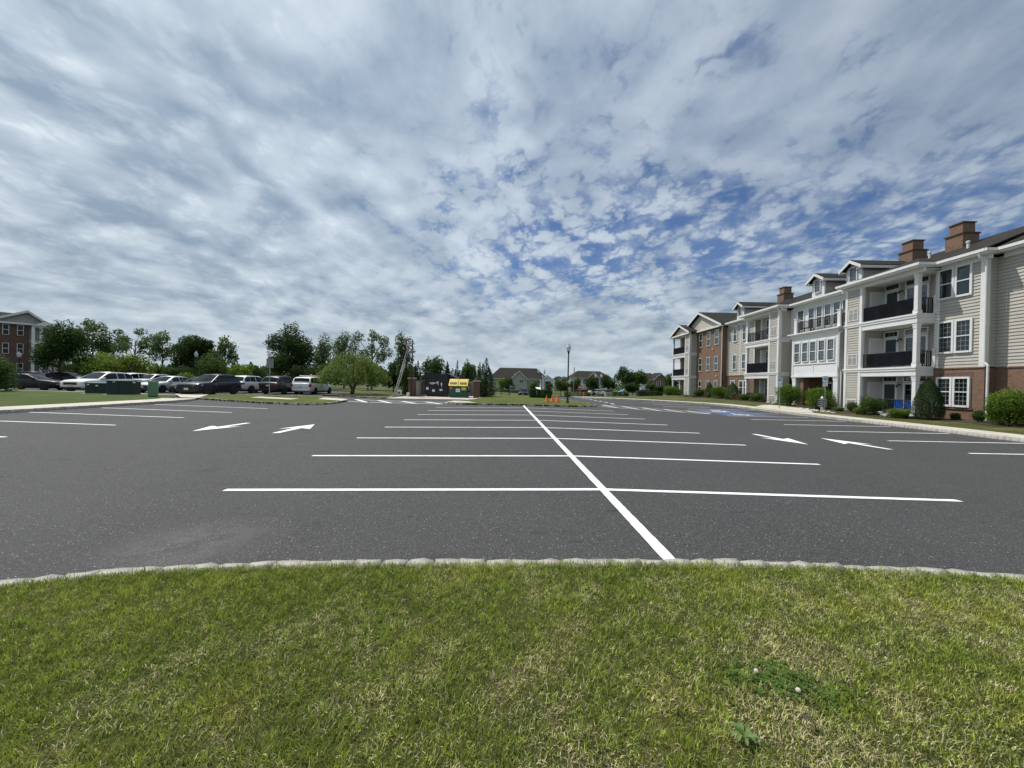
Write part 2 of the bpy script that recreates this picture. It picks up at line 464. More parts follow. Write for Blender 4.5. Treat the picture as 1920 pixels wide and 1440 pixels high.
def mat_roof(name, col):
    m, T, out = new_mat(name)
    g = T.n('ShaderNodeTexCoord'); s = T.n('ShaderNodeSeparateXYZ', {0: g.outputs['Object']})
    v = T.n('ShaderNodeCombineXYZ', {0: T.m('ADD', s.outputs[0], s.outputs[1]), 1: T.m('MULTIPLY', s.outputs[2], 2.4), 2: 0.0}).outputs[0]
    br = T.n('ShaderNodeTexBrick', {'Vector': v, 'Color1': tuple(c * 1.35 for c in col) + (1,), 'Color2': tuple(c * 0.62 for c in col) + (1,),
                                    'Mortar': tuple(c * 0.4 for c in col) + (1,), 'Mortar Size': 0.008, 'Brick Width': 0.32, 'Row Height': 0.15, 'Scale': 1.0}, offset=0.37)
    n = T.n('ShaderNodeTexNoise', {'Vector': g.outputs['Object'], 'Scale': 2.2, 'Detail': 5.0, 'Roughness': 0.7}).outputs[0]
    c = T.mix(T.m('MULTIPLY', T.ss(n, 0.35, 0.7), 0.4), br.outputs[0], tuple(c * 1.25 for c in col))
    p = principled(T, out, **{'Base Color': c, 'Roughness': 0.92, 'Specular IOR Level': 0.2})
    b = T.n('ShaderNodeBump', {'Height': br.outputs[1], 'Strength': 0.6, 'Distance': 0.012}, invert=True)
    T.t.links.new(b.outputs[0], p.inputs['Normal'])
    return m


M['roof'] = mat_roof('asphalt_shingle', (0.026, 0.0235, 0.021))


def mat_asphalt():
    m, T, out = new_mat('asphalt')
    g = T.n('ShaderNodeTexCoord').outputs['Object']
    # aggregate: three sizes of stones, some pale
    big = T.n('ShaderNodeTexNoise', {'Vector': g, 'Scale': 0.35, 'Detail': 5.0, 'Roughness': 0.6}).outputs[0]
    mid = T.n('ShaderNodeTexNoise', {'Vector': g, 'Scale': 55.0, 'Detail': 3.0, 'Roughness': 0.7}).outputs[0]
    vo = T.n('ShaderNodeTexVoronoi', {'Vector': g, 'Scale': 85.0}, feature='F1')
    vo2 = T.n('ShaderNodeTexVoronoi', {'Vector': g, 'Scale': 38.0}, feature='F1')
    cell = T.n('ShaderNodeSeparateColor', {0: vo.outputs['Color']})
    cell2 = T.n('ShaderNodeSeparateColor', {0: vo2.outputs['Color']})
    base = T.mix(T.ss(big, 0.3, 0.7), (0.029, 0.029, 0.0288), (0.040, 0.040, 0.0396))
    base = T.mix(T.ss(mid, 0.35, 0.7), base, (0.062, 0.062, 0.061))
    base = T.mix(T.m('MULTIPLY', T.ss(mid, 0.5, 0.3), 0.75), base, (0.010, 0.010, 0.0105))
    pale = T.m('MULTIPLY', T.ss(cell.outputs[0], 0.78, 0.92), T.ss(vo.outputs['Distance'], 0.45, 0.25))
    base = T.mix(T.m('MULTIPLY', pale, 0.7), base, (0.30, 0.29, 0.28))
    pale2 = T.m('MULTIPLY', T.ss(cell2.outputs[1], 0.93, 0.97), T.ss(vo2.outputs['Distance'], 0.34, 0.15))
    base = T.mix(T.m('MULTIPLY', pale2, 0.8), base, (0.44, 0.43, 0.41))
    # faint oil spots under the parking bays, dusty patches
    oil = T.n('ShaderNodeTexNoise', {'Vector': T.n('ShaderNodeMapping', {'Vector': g, 'Scale': (0.5, 1.4, 1)}).outputs[0], 'Scale': 1.3, 'Detail': 3.0, 'Roughness': 0.5}).outputs[0]
    base = T.mix(T.m('MULTIPLY', T.ss(oil, 0.64, 0.74), 0.45), base, (0.012, 0.012, 0.013))
    scuff = T.n('ShaderNodeTexNoise', {'Vector': T.n('ShaderNodeMapping', {'Vector': g, 'Rotation': (0, 0, 0.12), 'Scale': (0.9, 5.5, 1)}).outputs[0], 'Scale': 1.1, 'Detail': 4.0, 'Roughness': 0.6}).outputs[0]
    base = T.mix(T.m('MULTIPLY', T.ss(scuff, 0.665, 0.72), 0.7), base, (0.009, 0.009, 0.0095))
    track = T.n('ShaderNodeTexNoise', {'Vector': T.n('ShaderNodeMapping', {'Vector': g, 'Scale': (1.6, 0.10, 1)}).outputs[0], 'Scale': 1.0, 'Detail': 2.0}).outputs[0]
    base = T.mix(T.m('MULTIPLY', T.ss(track, 0.55, 0.7), 0.28), base, (0.05, 0.05, 0.05))
    dust = T.n('ShaderNodeTexNoise', {'Vector': g, 'Scale': 0.9, 'Detail': 6.0, 'Roughness': 0.7}).outputs[0]
    base = T.mix(T.m('MULTIPLY', T.ss(dust, 0.55, 0.8), 0.18), base, (0.075, 0.074, 0.07))
    # dusty wash-out beside the kerb stones in the left foreground
    dd = T.n('ShaderNodeVectorMath', {0: g, 1: (-3.25, 3.95, 0)}, operation='DISTANCE').outputs['Value']
    spot = T.m('MULTIPLY', T.ss(dd, 1.0, 0.1), T.ss(dust, 0.3, 0.6))
    base = T.mix(T.m('MULTIPLY', spot, 0.4), base, (0.17, 0.165, 0.16))
    p = principled(T, out, **{'Base Color': base, 'Roughness': 0.82, 'Specular IOR Level': 0.35})
    h = T.m('ADD', T.m('MULTIPLY', mid, 0.7), T.m('MULTIPLY', vo.outputs['Distance'], -0.6))
    b = T.n('ShaderNodeBump', {'Height': h, 'Strength': 0.55, 'Distance': 0.012})
    T.t.links.new(b.outputs[0], p.inputs['Normal'])
    return m


M['asphalt'] = mat_asphalt()


def mat_paint(name, col, wear=0.5):
    m, T, out = new_mat(name)
    g = T.n('ShaderNodeTexCoord').outputs['Object']
    n = T.n('ShaderNodeTexNoise', {'Vector': g, 'Scale': 75.0, 'Detail': 4.0, 'Roughness': 0.75}).outputs[0]
    n2 = T.n('ShaderNodeTexNoise', {'Vector': g, 'Scale': 1.7, 'Detail': 5.0, 'Roughness': 0.65}).outputs[0]
    w = T.m('MULTIPLY', T.ss(T.m('ADD', n, T.m('MULTIPLY', T.m('SUBTRACT', n2, 0.5), 0.5)), 0.60, 0.68), wear)
    base = T.mix(T.m('MULTIPLY', T.ss(n2, 0.42, 0.72), 0.35), col, tuple(c * 0.72 for c in col))
    p = T.n('ShaderNodeBsdfPrincipled', {'Base Color': base, 'Roughness': 0.7})
    b = T.n('ShaderNodeBump', {'Height': n, 'Strength': 0.45, 'Distance': 0.008})
    T.t.links.new(b.outputs[0], p.inputs['Normal'])
    tr = T.n('ShaderNodeBsdfTransparent')
    mx = T.n('ShaderNodeMixShader', {0: w, 1: p.outputs[0], 2: tr.outputs[0]})
    T.t.links.new(mx.outputs[0], out.inputs[0])
    return m


M['paint_white'] = mat_paint('road_paint_white', (0.78, 0.80, 0.80), 0.6)
M['paint_worn'] = mat_paint('road_paint_worn', (0.66, 0.66, 0.64), 0.8)
M['paint_blue'] = mat_paint('road_paint_blue', (0.06, 0.10, 0.21), 0.85)


def mat_concrete(name, col, joint=1.5):
    m, T, out = new_mat(name)
    g = T.n('ShaderNodeTexCoord').outputs['Object']
    n = T.n('ShaderNodeTexNoise', {'Vector': g, 'Scale': 1.1, 'Detail': 6.0, 'Roughness': 0.65}).outputs[0]
    f = T.n('ShaderNodeTexNoise', {'Vector': g, 'Scale': 60.0, 'Detail': 3.0}).outputs[0]
    base = T.mix(T.ss(n, 0.3, 0.72), tuple(c * 0.82 for c in col), tuple(c * 1.1 for c in col))
    base = T.mix(T.m('MULTIPLY', f, 0.25), base, tuple(c * 0.75 for c in col))
    s = T.n('ShaderNodeSeparateXYZ', {0: g})
    w = T.m('ABSOLUTE', T.m('SUBTRACT', T.m('FRACT', T.m('DIVIDE', s.outputs[1], joint)), 0.5))
    j = T.ss(w, 0.012, 0.004)
    base = T.mix(T.m('MULTIPLY', j, 0.6), base, tuple(c * 0.4 for c in col))
    p = principled(T, out, **{'Base Color': base, 'Roughness': 0.85})
    b = T.n('ShaderNodeBump', {'Height': T.m('SUBTRACT', T.m('MULTIPLY', f, 0.3), j), 'Strength': 0.4, 'Distance': 0.008})
    T.t.links.new(b.outputs[0], p.inputs['Normal'])
    return m


M['concrete'] = mat_concrete('sidewalk_concrete', (0.50, 0.46, 0.385))
M['pad'] = mat_concrete('pad_concrete', (0.46, 0.41, 0.36), 2.4)


def mat_granite(name, col):
    m, T, out = new_mat(name)
    g = T.n('ShaderNodeTexCoord').outputs['Object']
    oi = T.n('ShaderNodeObjectInfo').outputs['Random']
    n = T.n('ShaderNodeTexNoise', {'Vector': g, 'Scale': 11.0, 'Detail': 6.0, 'Roughness': 0.7}).outputs[0]
    sp = T.n('ShaderNodeTexNoise', {'Vector': g, 'Scale': 120.0, 'Detail': 2.0}).outputs[0]
    base = T.mix(T.ss(n, 0.3, 0.7), tuple(c * 0.78 for c in col), tuple(c * 1.12 for c in col))
    base = T.mix(T.m('MULTIPLY', T.ss(sp, 0.55, 0.7), 0.5), base, tuple(c * 0.45 for c in col))
    base = T.mix(T.m('MULTIPLY', oi, 0.35), base, (col[0] * 1.05, col[1] * 0.92, col[2] * 0.8))
    p = principled(T, out, **{'Base Color': base, 'Roughness': 0.85})
    b = T.n('ShaderNodeBump', {'Height': n, 'Strength': 0.7, 'Distance': 0.02})
    T.t.links.new(b.outputs[0], p.inputs['Normal'])
    return m


M['granite'] = mat_granite('granite_block', (0.44, 0.43, 0.40))
M['mortar'] = mat('kerb_mortar', (0.17, 0.165, 0.155), 0.95, var=0.25, scale=20, bump=0.6)


def mat_lawn(name, g1, g2, straw, amount):
    m, T, out = new_mat(name)
    g = T.n('ShaderNodeTexCoord').outputs['Object']
    n = T.n('ShaderNodeTexNoise', {'Vector': g, 'Scale': 0.6, 'Detail': 6.0, 'Roughness': 0.65}).outputs[0]
    f = T.n('ShaderNodeTexNoise', {'Vector': g, 'Scale': 28.0, 'Detail': 5.0, 'Roughness': 0.8}).outputs[0]
    f2 = T.n('ShaderNodeTexNoise', {'Vector': g, 'Scale': 6.0, 'Detail': 5.0, 'Roughness': 0.75}).outputs[0]
    base = T.mix(T.ss(f, 0.3, 0.7), g1, g2)
    st = T.m('MULTIPLY', T.ss(T.m('ADD', T.m('MULTIPLY', n, 0.6), T.m('MULTIPLY', f2, 0.4)), 0.47, 0.66), amount)
    base = T.mix(st, base, straw)
    base = T.mix(T.m('MULTIPLY', T.ss(f, 0.42, 0.28), 0.6), base, tuple(c * 0.35 for c in g1))
    p = principled(T, out, **{'Base Color': base, 'Roughness': 0.9, 'Specular IOR Level': 0.15})
    b = T.n('ShaderNodeBump', {'Height': T.m('ADD', f, f2), 'Strength': 0.9, 'Distance': 0.06})
    T.t.links.new(b.outputs[0], p.inputs['Normal'])
    return m


M['lawn'] = mat_lawn('lawn_grass', (0.038, 0.066, 0.012), (0.085, 0.122, 0.026), (0.20, 0.18, 0.075), 0.45)
M['lawn_island'] = mat_lawn('island_grass', (0.046, 0.070, 0.012), (0.098, 0.126, 0.026), (0.24, 0.21, 0.08), 0.5)  # slightly lighter, yellower grass colour for the islands
M['lawn_dry'] = mat_lawn('lawn_dry_grass', (0.045, 0.060, 0.016), (0.095, 0.110, 0.035), (0.22, 0.175, 0.09), 0.7)
M['thatch'] = mat_lawn('thatch', (0.05, 0.065, 0.018), (0.12, 0.125, 0.04), (0.22, 0.18, 0.09), 0.7)
M['field'] = mat_lawn('far_ground', (0.045, 0.07, 0.018), (0.075, 0.10, 0.03), (0.14, 0.13, 0.06), 0.3)


def mat_leaf(name, dark, light, tip=None, trans=0.35):
    """leaf colour varies leaf by leaf through the mesh attribute 'leaf'"""
    m, T, out = new_mat(name)
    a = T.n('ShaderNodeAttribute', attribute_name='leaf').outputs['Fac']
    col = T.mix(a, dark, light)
    if tip is not None: col = T.mix(T.ss(a, 0.8, 1.0), col, tip)
    d = T.n('ShaderNodeBsdfPrincipled', {'Base Color': col, 'Roughness': 0.7, 'Specular IOR Level': 0.12})
    t = T.n('ShaderNodeBsdfTranslucent', {'Color': T.mix(0.5, col, tuple(min(1, c * 1.8) for c in light))})
    mx = T.n('ShaderNodeMixShader', {0: trans, 1: d.outputs[0], 2: t.outputs[0]})
    T.t.links.new(mx.outputs[0], out.inputs[0])
    return m


M['leaf_oak'] = mat_leaf('leaf_oak', (0.018, 0.038, 0.010), (0.052, 0.090, 0.022), trans=0.28)
M['leaf_mid'] = mat_leaf('leaf_mid', (0.028, 0.056, 0.013), (0.085, 0.132, 0.030), trans=0.3)
M['leaf_bright'] = mat_leaf('leaf_bright', (0.068, 0.115, 0.016), (0.169, 0.236, 0.037))
M['leaf_willow'] = mat_leaf('leaf_willow', (0.070, 0.112, 0.028), (0.185, 0.25, 0.065))
M['leaf_grey'] = mat_leaf('leaf_greyish', (0.047, 0.081, 0.028), (0.108, 0.155, 0.057))
M['leaf_cedar'] = mat_leaf('leaf_cedar', (0.019, 0.041, 0.016), (0.049, 0.084, 0.030), trans=0.15)
M['leaf_box'] = mat_leaf('leaf_boxwood', (0.030, 0.059, 0.018), (0.074, 0.119, 0.032), (0.080, 0.115, 0.036), 0.25)
M['leaf_shrub'] = mat_leaf('leaf_shrub', (0.041, 0.084, 0.011), (0.115, 0.196, 0.023), (0.150, 0.205, 0.025), 0.35)
M['leaf_clover'] = mat_leaf('leaf_clover', (0.055, 0.110, 0.022), (0.11, 0.19, 0.04))
M['leaf_weed'] = mat_leaf('leaf_weed', (0.09, 0.16, 0.05), (0.17, 0.26, 0.085))
M['leaf_cone'] = mat_leaf('leaf_dark_boxwood', (0.016, 0.036, 0.012), (0.046, 0.076, 0.022), None, 0.2)
M['leaf_red'] = mat_leaf('leaf_plum', (0.041, 0.027, 0.016), (0.088, 0.068, 0.032))


def mat_blades():
    m, T, out = new_mat('grass_blades')
    a = T.n('ShaderNodeAttribute', attribute_name='tint').outputs['Color']
    d = T.n('ShaderNodeBsdfPrincipled', {'Base Color': a, 'Roughness': 0.55, 'Specular IOR Level': 0.3})
    t = T.n('ShaderNodeBsdfTranslucent', {'Color': a})
    mx = T.n('ShaderNodeMixShader', {0: 0.32, 1: d.outputs[0], 2: t.outputs[0]})
    T.t.links.new(mx.outputs[0], out.inputs[0])
    return m


M['blade'] = mat_blades()

# ================================================================== THE SETTING
def grid_sheet(name, m, xs, ys, zf, kind='structure'):
    xs = np.array(xs, float); ys = np.array(ys, float)
    X, Y = np.meshgrid(xs, ys); Z = zf(X, Y)
    nx, ny = len(xs), len(ys)
    v = np.stack([X, Y, Z], -1).reshape(-1, 3)
    i = (np.arange(ny - 1)[:, None] * nx + np.arange(nx - 1)[None]).ravel()
    f = np.stack([i, i + 1, i + nx + 1, i + nx], -1)
    me = bpy.data.meshes.new(name); me.from_pydata(v.tolist(), [], f.tolist()); me.update()
    me.polygons.foreach_set('use_smooth', [True] * len(me.polygons))
    o = link(name, me, m); tag(o, kind=kind)
    return o


fx = list(np.arange(-120, 121, 12)) ; fx = [-3000, -1200, -500, -220] + fx + [220, 500, 1200, 3000]
fy = [-200, -60, -20, 0] + list(np.arange(12, 200, 12)) + [240, 330, 500, 900, 1800, 4000]
ground = grid_sheet('ground', M['field'], fx, fy, lambda x, y: terr(x, y) - 0.42)
ground['label'] = 'green ground stretching away to the horizon'

asphalt = grid_sheet('asphalt', M['asphalt'], np.unique(np.concatenate([np.arange(-80, 52, 1.2), [OX]])), np.arange(-4, 84, 1.2), ground_z)
asphalt['label'] = 'dark grey asphalt of the parking lot and drives'


def resample(pts, step, closed=False):
    P = [Vector((p[0], p[1], 0)) for p in pts]
    if closed: P.append(P[0].copy())
    # smooth the corners a little with Catmull-Rom
    Q = []
    n = len(P)
    for i in range(n - 1):
        p0 = P[i - 1] if i > 0 else (P[-2] if closed else P[0]); p1, p2 = P[i], P[i + 1]
        p3 = P[i + 2] if i + 2 < n else (P[1] if closed else P[-1])
        for k in range(8):
            t = k / 8
            Q.append(0.5 * ((2 * p1) + (p2 - p0) * t + (2 * p0 - 5 * p1 + 4 * p2 - p3) * t * t + (3 * p1 - p0 - 3 * p2 + p3) * t ** 3))
    Q.append(P[-1])
    out = [Q[0]]; acc = 0.0
    for a, b in zip(Q, Q[1:]):
        seg = (b - a).length
        while acc + seg >= step and seg > 1e-9:
            t = (step - acc) / seg
            a = a + (b - a) * t; out.append(a.copy()); seg = (b - a).length; acc = 0.0
        acc += seg
    return out


def offset_line(P, d):
    """points shifted to the right-hand side of the direction of travel"""
    out = []
    for i, p in enumerate(P):
        t = (P[min(i + 1, len(P) - 1)] - P[max(i - 1, 0)]).normalized()
        out.append(p + Vector((t.y, -t.x, 0)) * d)
    return out


def lawn_poly(name, pts, dz, m, label, smooth_step=0.8, cuts=2, zf=None, kind='structure'):
    P = resample(pts, smooth_step, True)
    bm = bmesh.new()
    vs = [bm.verts.new((p.x, p.y, 0)) for p in P[:-1]]
    bm.faces.new(vs)
    bmesh.ops.triangulate(bm, faces=bm.faces[:])
    for _ in range(cuts):
        long = [e for e in bm.edges if e.calc_length() > 2.5]
        if not long: break
        bmesh.ops.subdivide_edges(bm, edges=long, cuts=1)
        bmesh.ops.triangulate(bm, faces=[f for f in bm.faces if len(f.verts) > 3])
    zf = zf or (lambda x, y: GZ(x, y) + dz)
    for v in bm.verts: v.co.z = zf(v.co.x, v.co.y)
    # skirt
    be = [e for e in bm.edges if e.is_boundary]
    r = bmesh.ops.extrude_edge_only(bm, edges=be)
    for v in [g for g in r['geom'] if isinstance(g, bmesh.types.BMVert)]: v.co.z -= 0.5
    bmesh.ops.recalc_face_normals(bm, faces=bm.faces[:])
    me = bpy.data.meshes.new(name); bm.to_mesh(me); bm.free(); me.materials.append(m)
    o = link(name, me); tag(o, label, kind=kind)
    return o


# -- granite kerb blocks
stone_meshes = []
for k in range(7):
    bm = bmesh.new(); bmesh.ops.create_cube(bm, size=1)
    bmesh.ops.subdivide_edges(bm, edges=bm.edges[:], cuts=1, use_grid_fill=True)
    for v in bm.verts:
        j = Vector((random.uniform(-.06, .06), random.uniform(-.10, .10), random.uniform(-.025, .025)))
        corner = sum(abs(c) > .4 for c in v.co)
        v.co *= {3: 0.975, 2: 0.99, 1: 1.0, 0: 1}[corner]
        v.co += j
    me = bpy.data.meshes.new('kerb_stone'); bm.to_mesh(me); bm.free()
    me.polygons.foreach_set('use_smooth', [True] * len(me.polygons))
    me.materials.append(M['granite']); stone_meshes.append(me)


def kerb(pts, closed, label, near=(25.0, 300), top=0.135, zf=None, step=0.225):
    """row of granite blocks along the line; the lawn is on the right-hand side of the line. Blocks near the camera are single pieces"""
    zf = zf or GZ
    P = resample(pts, step, closed)
    Q = offset_line(P, 0.15)
    mb = MB()
    n = len(P)
    vs = []
    for p, q in zip(P, Q):
        e = (q - p) * 0.18
        z = zf(p.x, p.y)
        vs += [(p.x + e.x, p.y + e.y, z - 0.15), (p.x + e.x, p.y + e.y, z + top - 0.03), (q.x, q.y, z + top - 0.03), (q.x, q.y, z - 0.15)]
    fs = []
    for i in range(n - 1):
        for k in range(3): fs.append((i * 4 + k, i * 4 + k + 1, i * 4 + k + 5, i * 4 + k + 4))
    mb.v = vs; mb.f = fs
    base = mb.build('kerb', M['mortar']); tag(base, label, kind='structure')
    far_v, far_f = [], []
    cands = []
    for i in range(n - 1):
        c = (P[i] + P[i + 1] + Q[i] + Q[i + 1]) / 4
        cands.append((c.length, i, c))
    cands.sort(key=lambda t: t[0])
    for r, (dist, i, c) in enumerate(cands):
        t = P[i + 1] - P[i]; L = t.length - 0.012; a = math.atan2(t.y, t.x)
        z = zf(c.x, c.y)
        sx, sy, sz = L * random.uniform(.97, 1.10), 0.15 * random.uniform(.85, 1.1), 0.30
        zz = z + top - sz / 2 + random.uniform(-.005, .006)
        Mx = Matrix.Translation((c.x, c.y, zz)) @ Matrix.Rotation(a + random.uniform(-.05, .05), 4, 'Z') @ Matrix.Diagonal((sx, sy, sz, 1))
        if random.random() < .5: Mx = Mx @ Matrix.Rotation(math.pi, 4, 'Z')
        me = stone_meshes[random.randrange(7)]
        if dist < near[0] and r < near[1]:
            o = link('kerb_stone', me, None, base); o.matrix_world = Mx
        else:
            b = len(far_v)
            far_v += [tuple(Mx @ v.co) for v in me.vertices]
            far_f += [tuple(b + k for k in p.vertices) for p in me.polygons]
    if far_v:
        me = bpy.data.meshes.new('kerb_stones'); me.from_pydata(far_v, [], far_f); me.update(); me.materials.append(M['granite'])
        o = link('kerb_stones', me, None, base); o['kind'] = 'stuff'
    return base


# -- near lawn with the photographer on it
NK = [(-9.5, -3.5), (-8.2, -0.6), (-6.3, 1.35), (-4.7, 2.66), (-3.75, 3.02), (-2.85, 3.24), (-1.4, 3.36), (0.2, 3.40), (1.5, 3.42), (2.6, 3.45), (3.7, 3.42), (4.6, 3.36), (6.2, 3.15), (8.3, 2.5), (10.2, 1.2), (11.4, -0.8), (11.8, -3.5)]
near_lawn = lawn_poly('lawn', [(p[0], p[1] - 0.13) for p in NK] + [(11.8, -9), (-9.5, -9)], 0.1, M['thatch'], 'mown lawn in the foreground with dry straw patches', 0.5,
                      zf=lambda x, y: GZ(x, max(y, 0)) + 0.115)
kerb(NK, False, 'pale granite block kerb along the foreground lawn', (25, 300), 0.122)

# -- left lawn, walk and kerb
LK = [(-20.0, 0.0), (-20.05, 8), (-20.1, 15.2), (-20.25, 20), (-20.6, 24.4), (-21.6, 26.3)]
left_walk_back = offset_line(resample(LK, 1.0), -1.75)
P = resample(LK, 0.8)
A_, B_ = offset_line(P, -0.14), offset_line(P, -1.75)
mb = MB()
for i in range(len(P) - 1):
    q = [A_[i], A_[i + 1], B_[i + 1], B_[i]]
    mb.poly([(p.x, p.y, GZ(-20.1, p.y) + (0.13 if k < 2 else 0.15)) for k, p in enumerate(q)])
for a, b, c, d in [((-21.5, 26.3), (-22.6, 26.2), (-27.2, 31.0), (-24.6, 31.2))]:
    mb.poly([(x, y, GZ(x, y) + 0.135) for x, y in (a, b, c, d)])
o = mb.build('sidewalk', M['concrete']); tag(o, 'pale concrete sidewalk along the left parking bays', kind='structure')
# lawn on the left of travel: run the line backwards so the lawn is on its right-hand side
kerb(LK[::-1], False, 'dark granite block kerb along the left parking bays', (27, 120), 0.135)
LB = [(p.x, p.y) for p in offset_line(resample(LK[:-1], 3.0), -1.72)]
left_lawn = lawn_poly('lawn', LB + [(-23.4, 26.5), (-25.6, 28.6), (-31, 29.8), (-41, 30.9), (-62, 31.8), (-62, 0)], 0.0, M['lawn'],
                      'grass strip between the left sidewalk and the parked cars', 1.5, zf=lambda x, y: 0.09 + 0.05 * float(sstep(-23, -28, x)))
P = resample([(-25.4, 29.0), (-31, 30.2), (-41, 31.3), (-62, 32.2)], 1.5)
mb = MB(); Q = offset_line(P, 0.35)
for i in range(len(P) - 1):
    mb.prism([(P[i].x, P[i].y, -.2), (P[i + 1].x, P[i + 1].y, -.2), (Q[i + 1].x, Q[i + 1].y, -.2), (Q[i].x, Q[i].y, -.2)], (0, 0, .32))
o = mb.build('kerb', M['concrete']); tag(o, 'pale concrete kerb in front of the parked cars', kind='structure')

# -- grass island in front of the parked cars
ISL = [(-22.3, 27.0), (-20.0, 26.0), (-17.6, 25.35), (-15.2, 25.0), (-13.8, 25.1), (-12.9, 26.0), (-12.7, 28), (-13.4, 30.6), (-15.2, 32.2), (-19.5, 33.2), (-23.4, 32.2), (-24.0, 29.8)]
island = lawn_poly('lawn', ISL[::-1], 0.12, M['lawn_island'], 'kidney-shaped grass island before the parked cars', 0.6)
kerb(ISL[::-1], True, 'granite block kerb round the left grass island', (29.5, 60), 0.12)
mb = MB()
for pts in ([(-19.5, 28.6), (-16.2, 28.1), (-16.2, 29.3), (-19.6, 29.9)], [(-14.9, 29.6), (-12.75, 28.9), (-13.0, 30.6), (-15.4, 31.4)]):
    mb.poly([(x, y, GZ(x, y) + 0.14) for x, y in pts])
o = mb.build('path', M['concrete']); tag(o, 'concrete walk crossing the left grass island', kind='structure')

# -- middle island with the cones
CI = [(-5.1, 29.2), (-4.2, 28.4), (-2.4, 28.0), (0.8, 27.75), (3.4, 28.05), (5.6, 28.8), (6.6, 29.9), (6.5, 31.5), (5.6, 34.5), (4.6, 38.5), (3.6, 43), (1.8, 50), (-1.5, 52), (-2.8, 48), (-3.2, 40), (-3.3, 34.6), (-4.6, 31.2)]
island2 = lawn_poly('lawn', CI, 0.12, M['lawn_island'], 'grass island with the traffic cones beyond the stalls', 0.7)
kerb(CI[::-1], True, 'granite block kerb round the cone island', (33, 60), 0.12)
mb = MB(); mb.poly([(x, y, GZ(x, y) + 0.14) for x, y in ((-5.05, 29.3), (-4.0, 28.5), (-2.6, 28.6), (-3.4, 30.3), (-4.6, 30.9))])
o = mb.build('path', M['pad']); tag(o, 'sunlit concrete corner ramp of the cone island', kind='structure')

# -- concrete pad of the bin enclosure
mb = MB(); mb.prism([(-11.0, 33.5, -.2), (-3.35, 34.6, -.2), (-3.3, 47, -.2), (-11.0, 47, -.2)], (0, 0, 0.225))
o = mb.build('concrete_pad', M['pad']); tag(o, 'concrete pad under the bin enclosure', kind='structure')

# -- lawn with the willow
WL = [(-18.2, 37.0), (-16.4, 35.7), (-13.5, 34.4), (-11.2, 33.9), (-11.05, 36), (-11.05, 60), (-30, 74), (-70, 78), (-70, 58), (-30, 52.0), (-19.4, 47.5)]
willow_lawn = lawn_poly('lawn', WL, 0.1, M['lawn_dry'], 'lawn with the weeping willow beyond the drive', 1.2, cuts=3)
kerb(WL[:5][::-1], False, 'granite kerb at the edge of the willow lawn', (10, 10), 0.11)

# -- right-hand walk, lawn and kerb
RK = [(19.45, -2), (19.55, 6), (19.7, 14.7), (20.0, 18.2), (20.15, 22.7), (20.05, 26.7), (19.35, 31.5), (17.4, 36.3), (13.6, 40.8), (10.4, 44.0), (8.9, 48), (9.2, 58), (10, 74), (11, 86)]
kerb(RK, False, 'granite block kerb along the right parking bays', (30, 130), 0.145)
P = resample(RK, 0.9); RKP = P
offs = [0.13, 1.42, 1.5, 2.6, 4.4, 7.0, 12.0, 30.0]


def right_z(d, x, y):
    base = min(GZ(x, y), -0.02 + float(terr(x, y)))
    return base + np.interp(d, [0, .15, 1.45, 2.6, 4.4, 7, 30], [.14, .145, .165, .20, .30, .33, .34])


L_ = [offset_line(P, d) for d in offs]
RZ = [[right_z(d, P[i].x, P[i].y) for i in range(len(P))] for d in offs]
mb = MB()
for i in range(len(P) - 1):
    q = [(L_[0][i], RZ[0][i]), (L_[1][i], RZ[1][i]), (L_[1][i + 1], RZ[1][i + 1]), (L_[0][i + 1], RZ[0][i + 1])]
    mb.poly([(p.x, p.y, z) for p, z in q])
o = mb.build('sidewalk', M['concrete']); tag(o, 'pale concrete sidewalk along the right parking bays', kind='structure')
mb = MB()
for j in range(1, len(offs) - 1):
    for i in range(len(P) - 1):
        q = [(L_[j][i], RZ[j][i]), (L_[j + 1][i], RZ[j + 1][i]), (L_[j + 1][i + 1], RZ[j + 1][i + 1]), (L_[j][i + 1], RZ[j][i + 1])]
        mb.poly([(p.x, p.y, z - (0.012 if j == 1 and k in (0, 3) else 0)) for k, (p, z) in enumerate(q)])
o = mb.build('lawn', M['lawn_dry']); tag(o, 'dry grass verge between the right sidewalk and the apartment block', kind='structure')


def rz_at(x, y):
    """height of the right verge at a point"""
    d = min((Vector((x, y, 0)) - p).length for p in RKP)
    q = min(RKP, key=lambda p: (Vector((x, y, 0)) - p).length)
    return right_z(d, q.x, q.y)


# walk to the lobby with its ramp
mb = MB()
ewalk = [(20.2, 30.3), (20.35, 27.7), (21.6, 27.4), (23.2, 30.0), (25.2, 31.2), (25.3, 34.2), (22.0, 33.6), (20.4, 32.2)]
pts = [(x, y, rz_at(x, y) + 0.012) for x, y in ewalk]
for a, b, c in ((0, 1, 2), (0, 2, 3), (0, 3, 6), (3, 4, 5), (3, 5, 6), (0, 6, 7)): mb.poly([pts[a], pts[b], pts[c]])
o = mb.build('path', M['concrete']); tag(o, 'concrete walk from the blue bays to the lobby', kind='structure')

# -- far lawns beyond the right-hand road
FL = [(-1.0, 62), (4, 56), (8.2, 52), (8.4, 62), (9.4, 86), (30, 100), (-20, 100), (-20, 75)]
far_lawn = lawn_poly('lawn', FL, 0.08, M['lawn'], 'far lawn beside the road to the houses', 3.0, cuts=3)


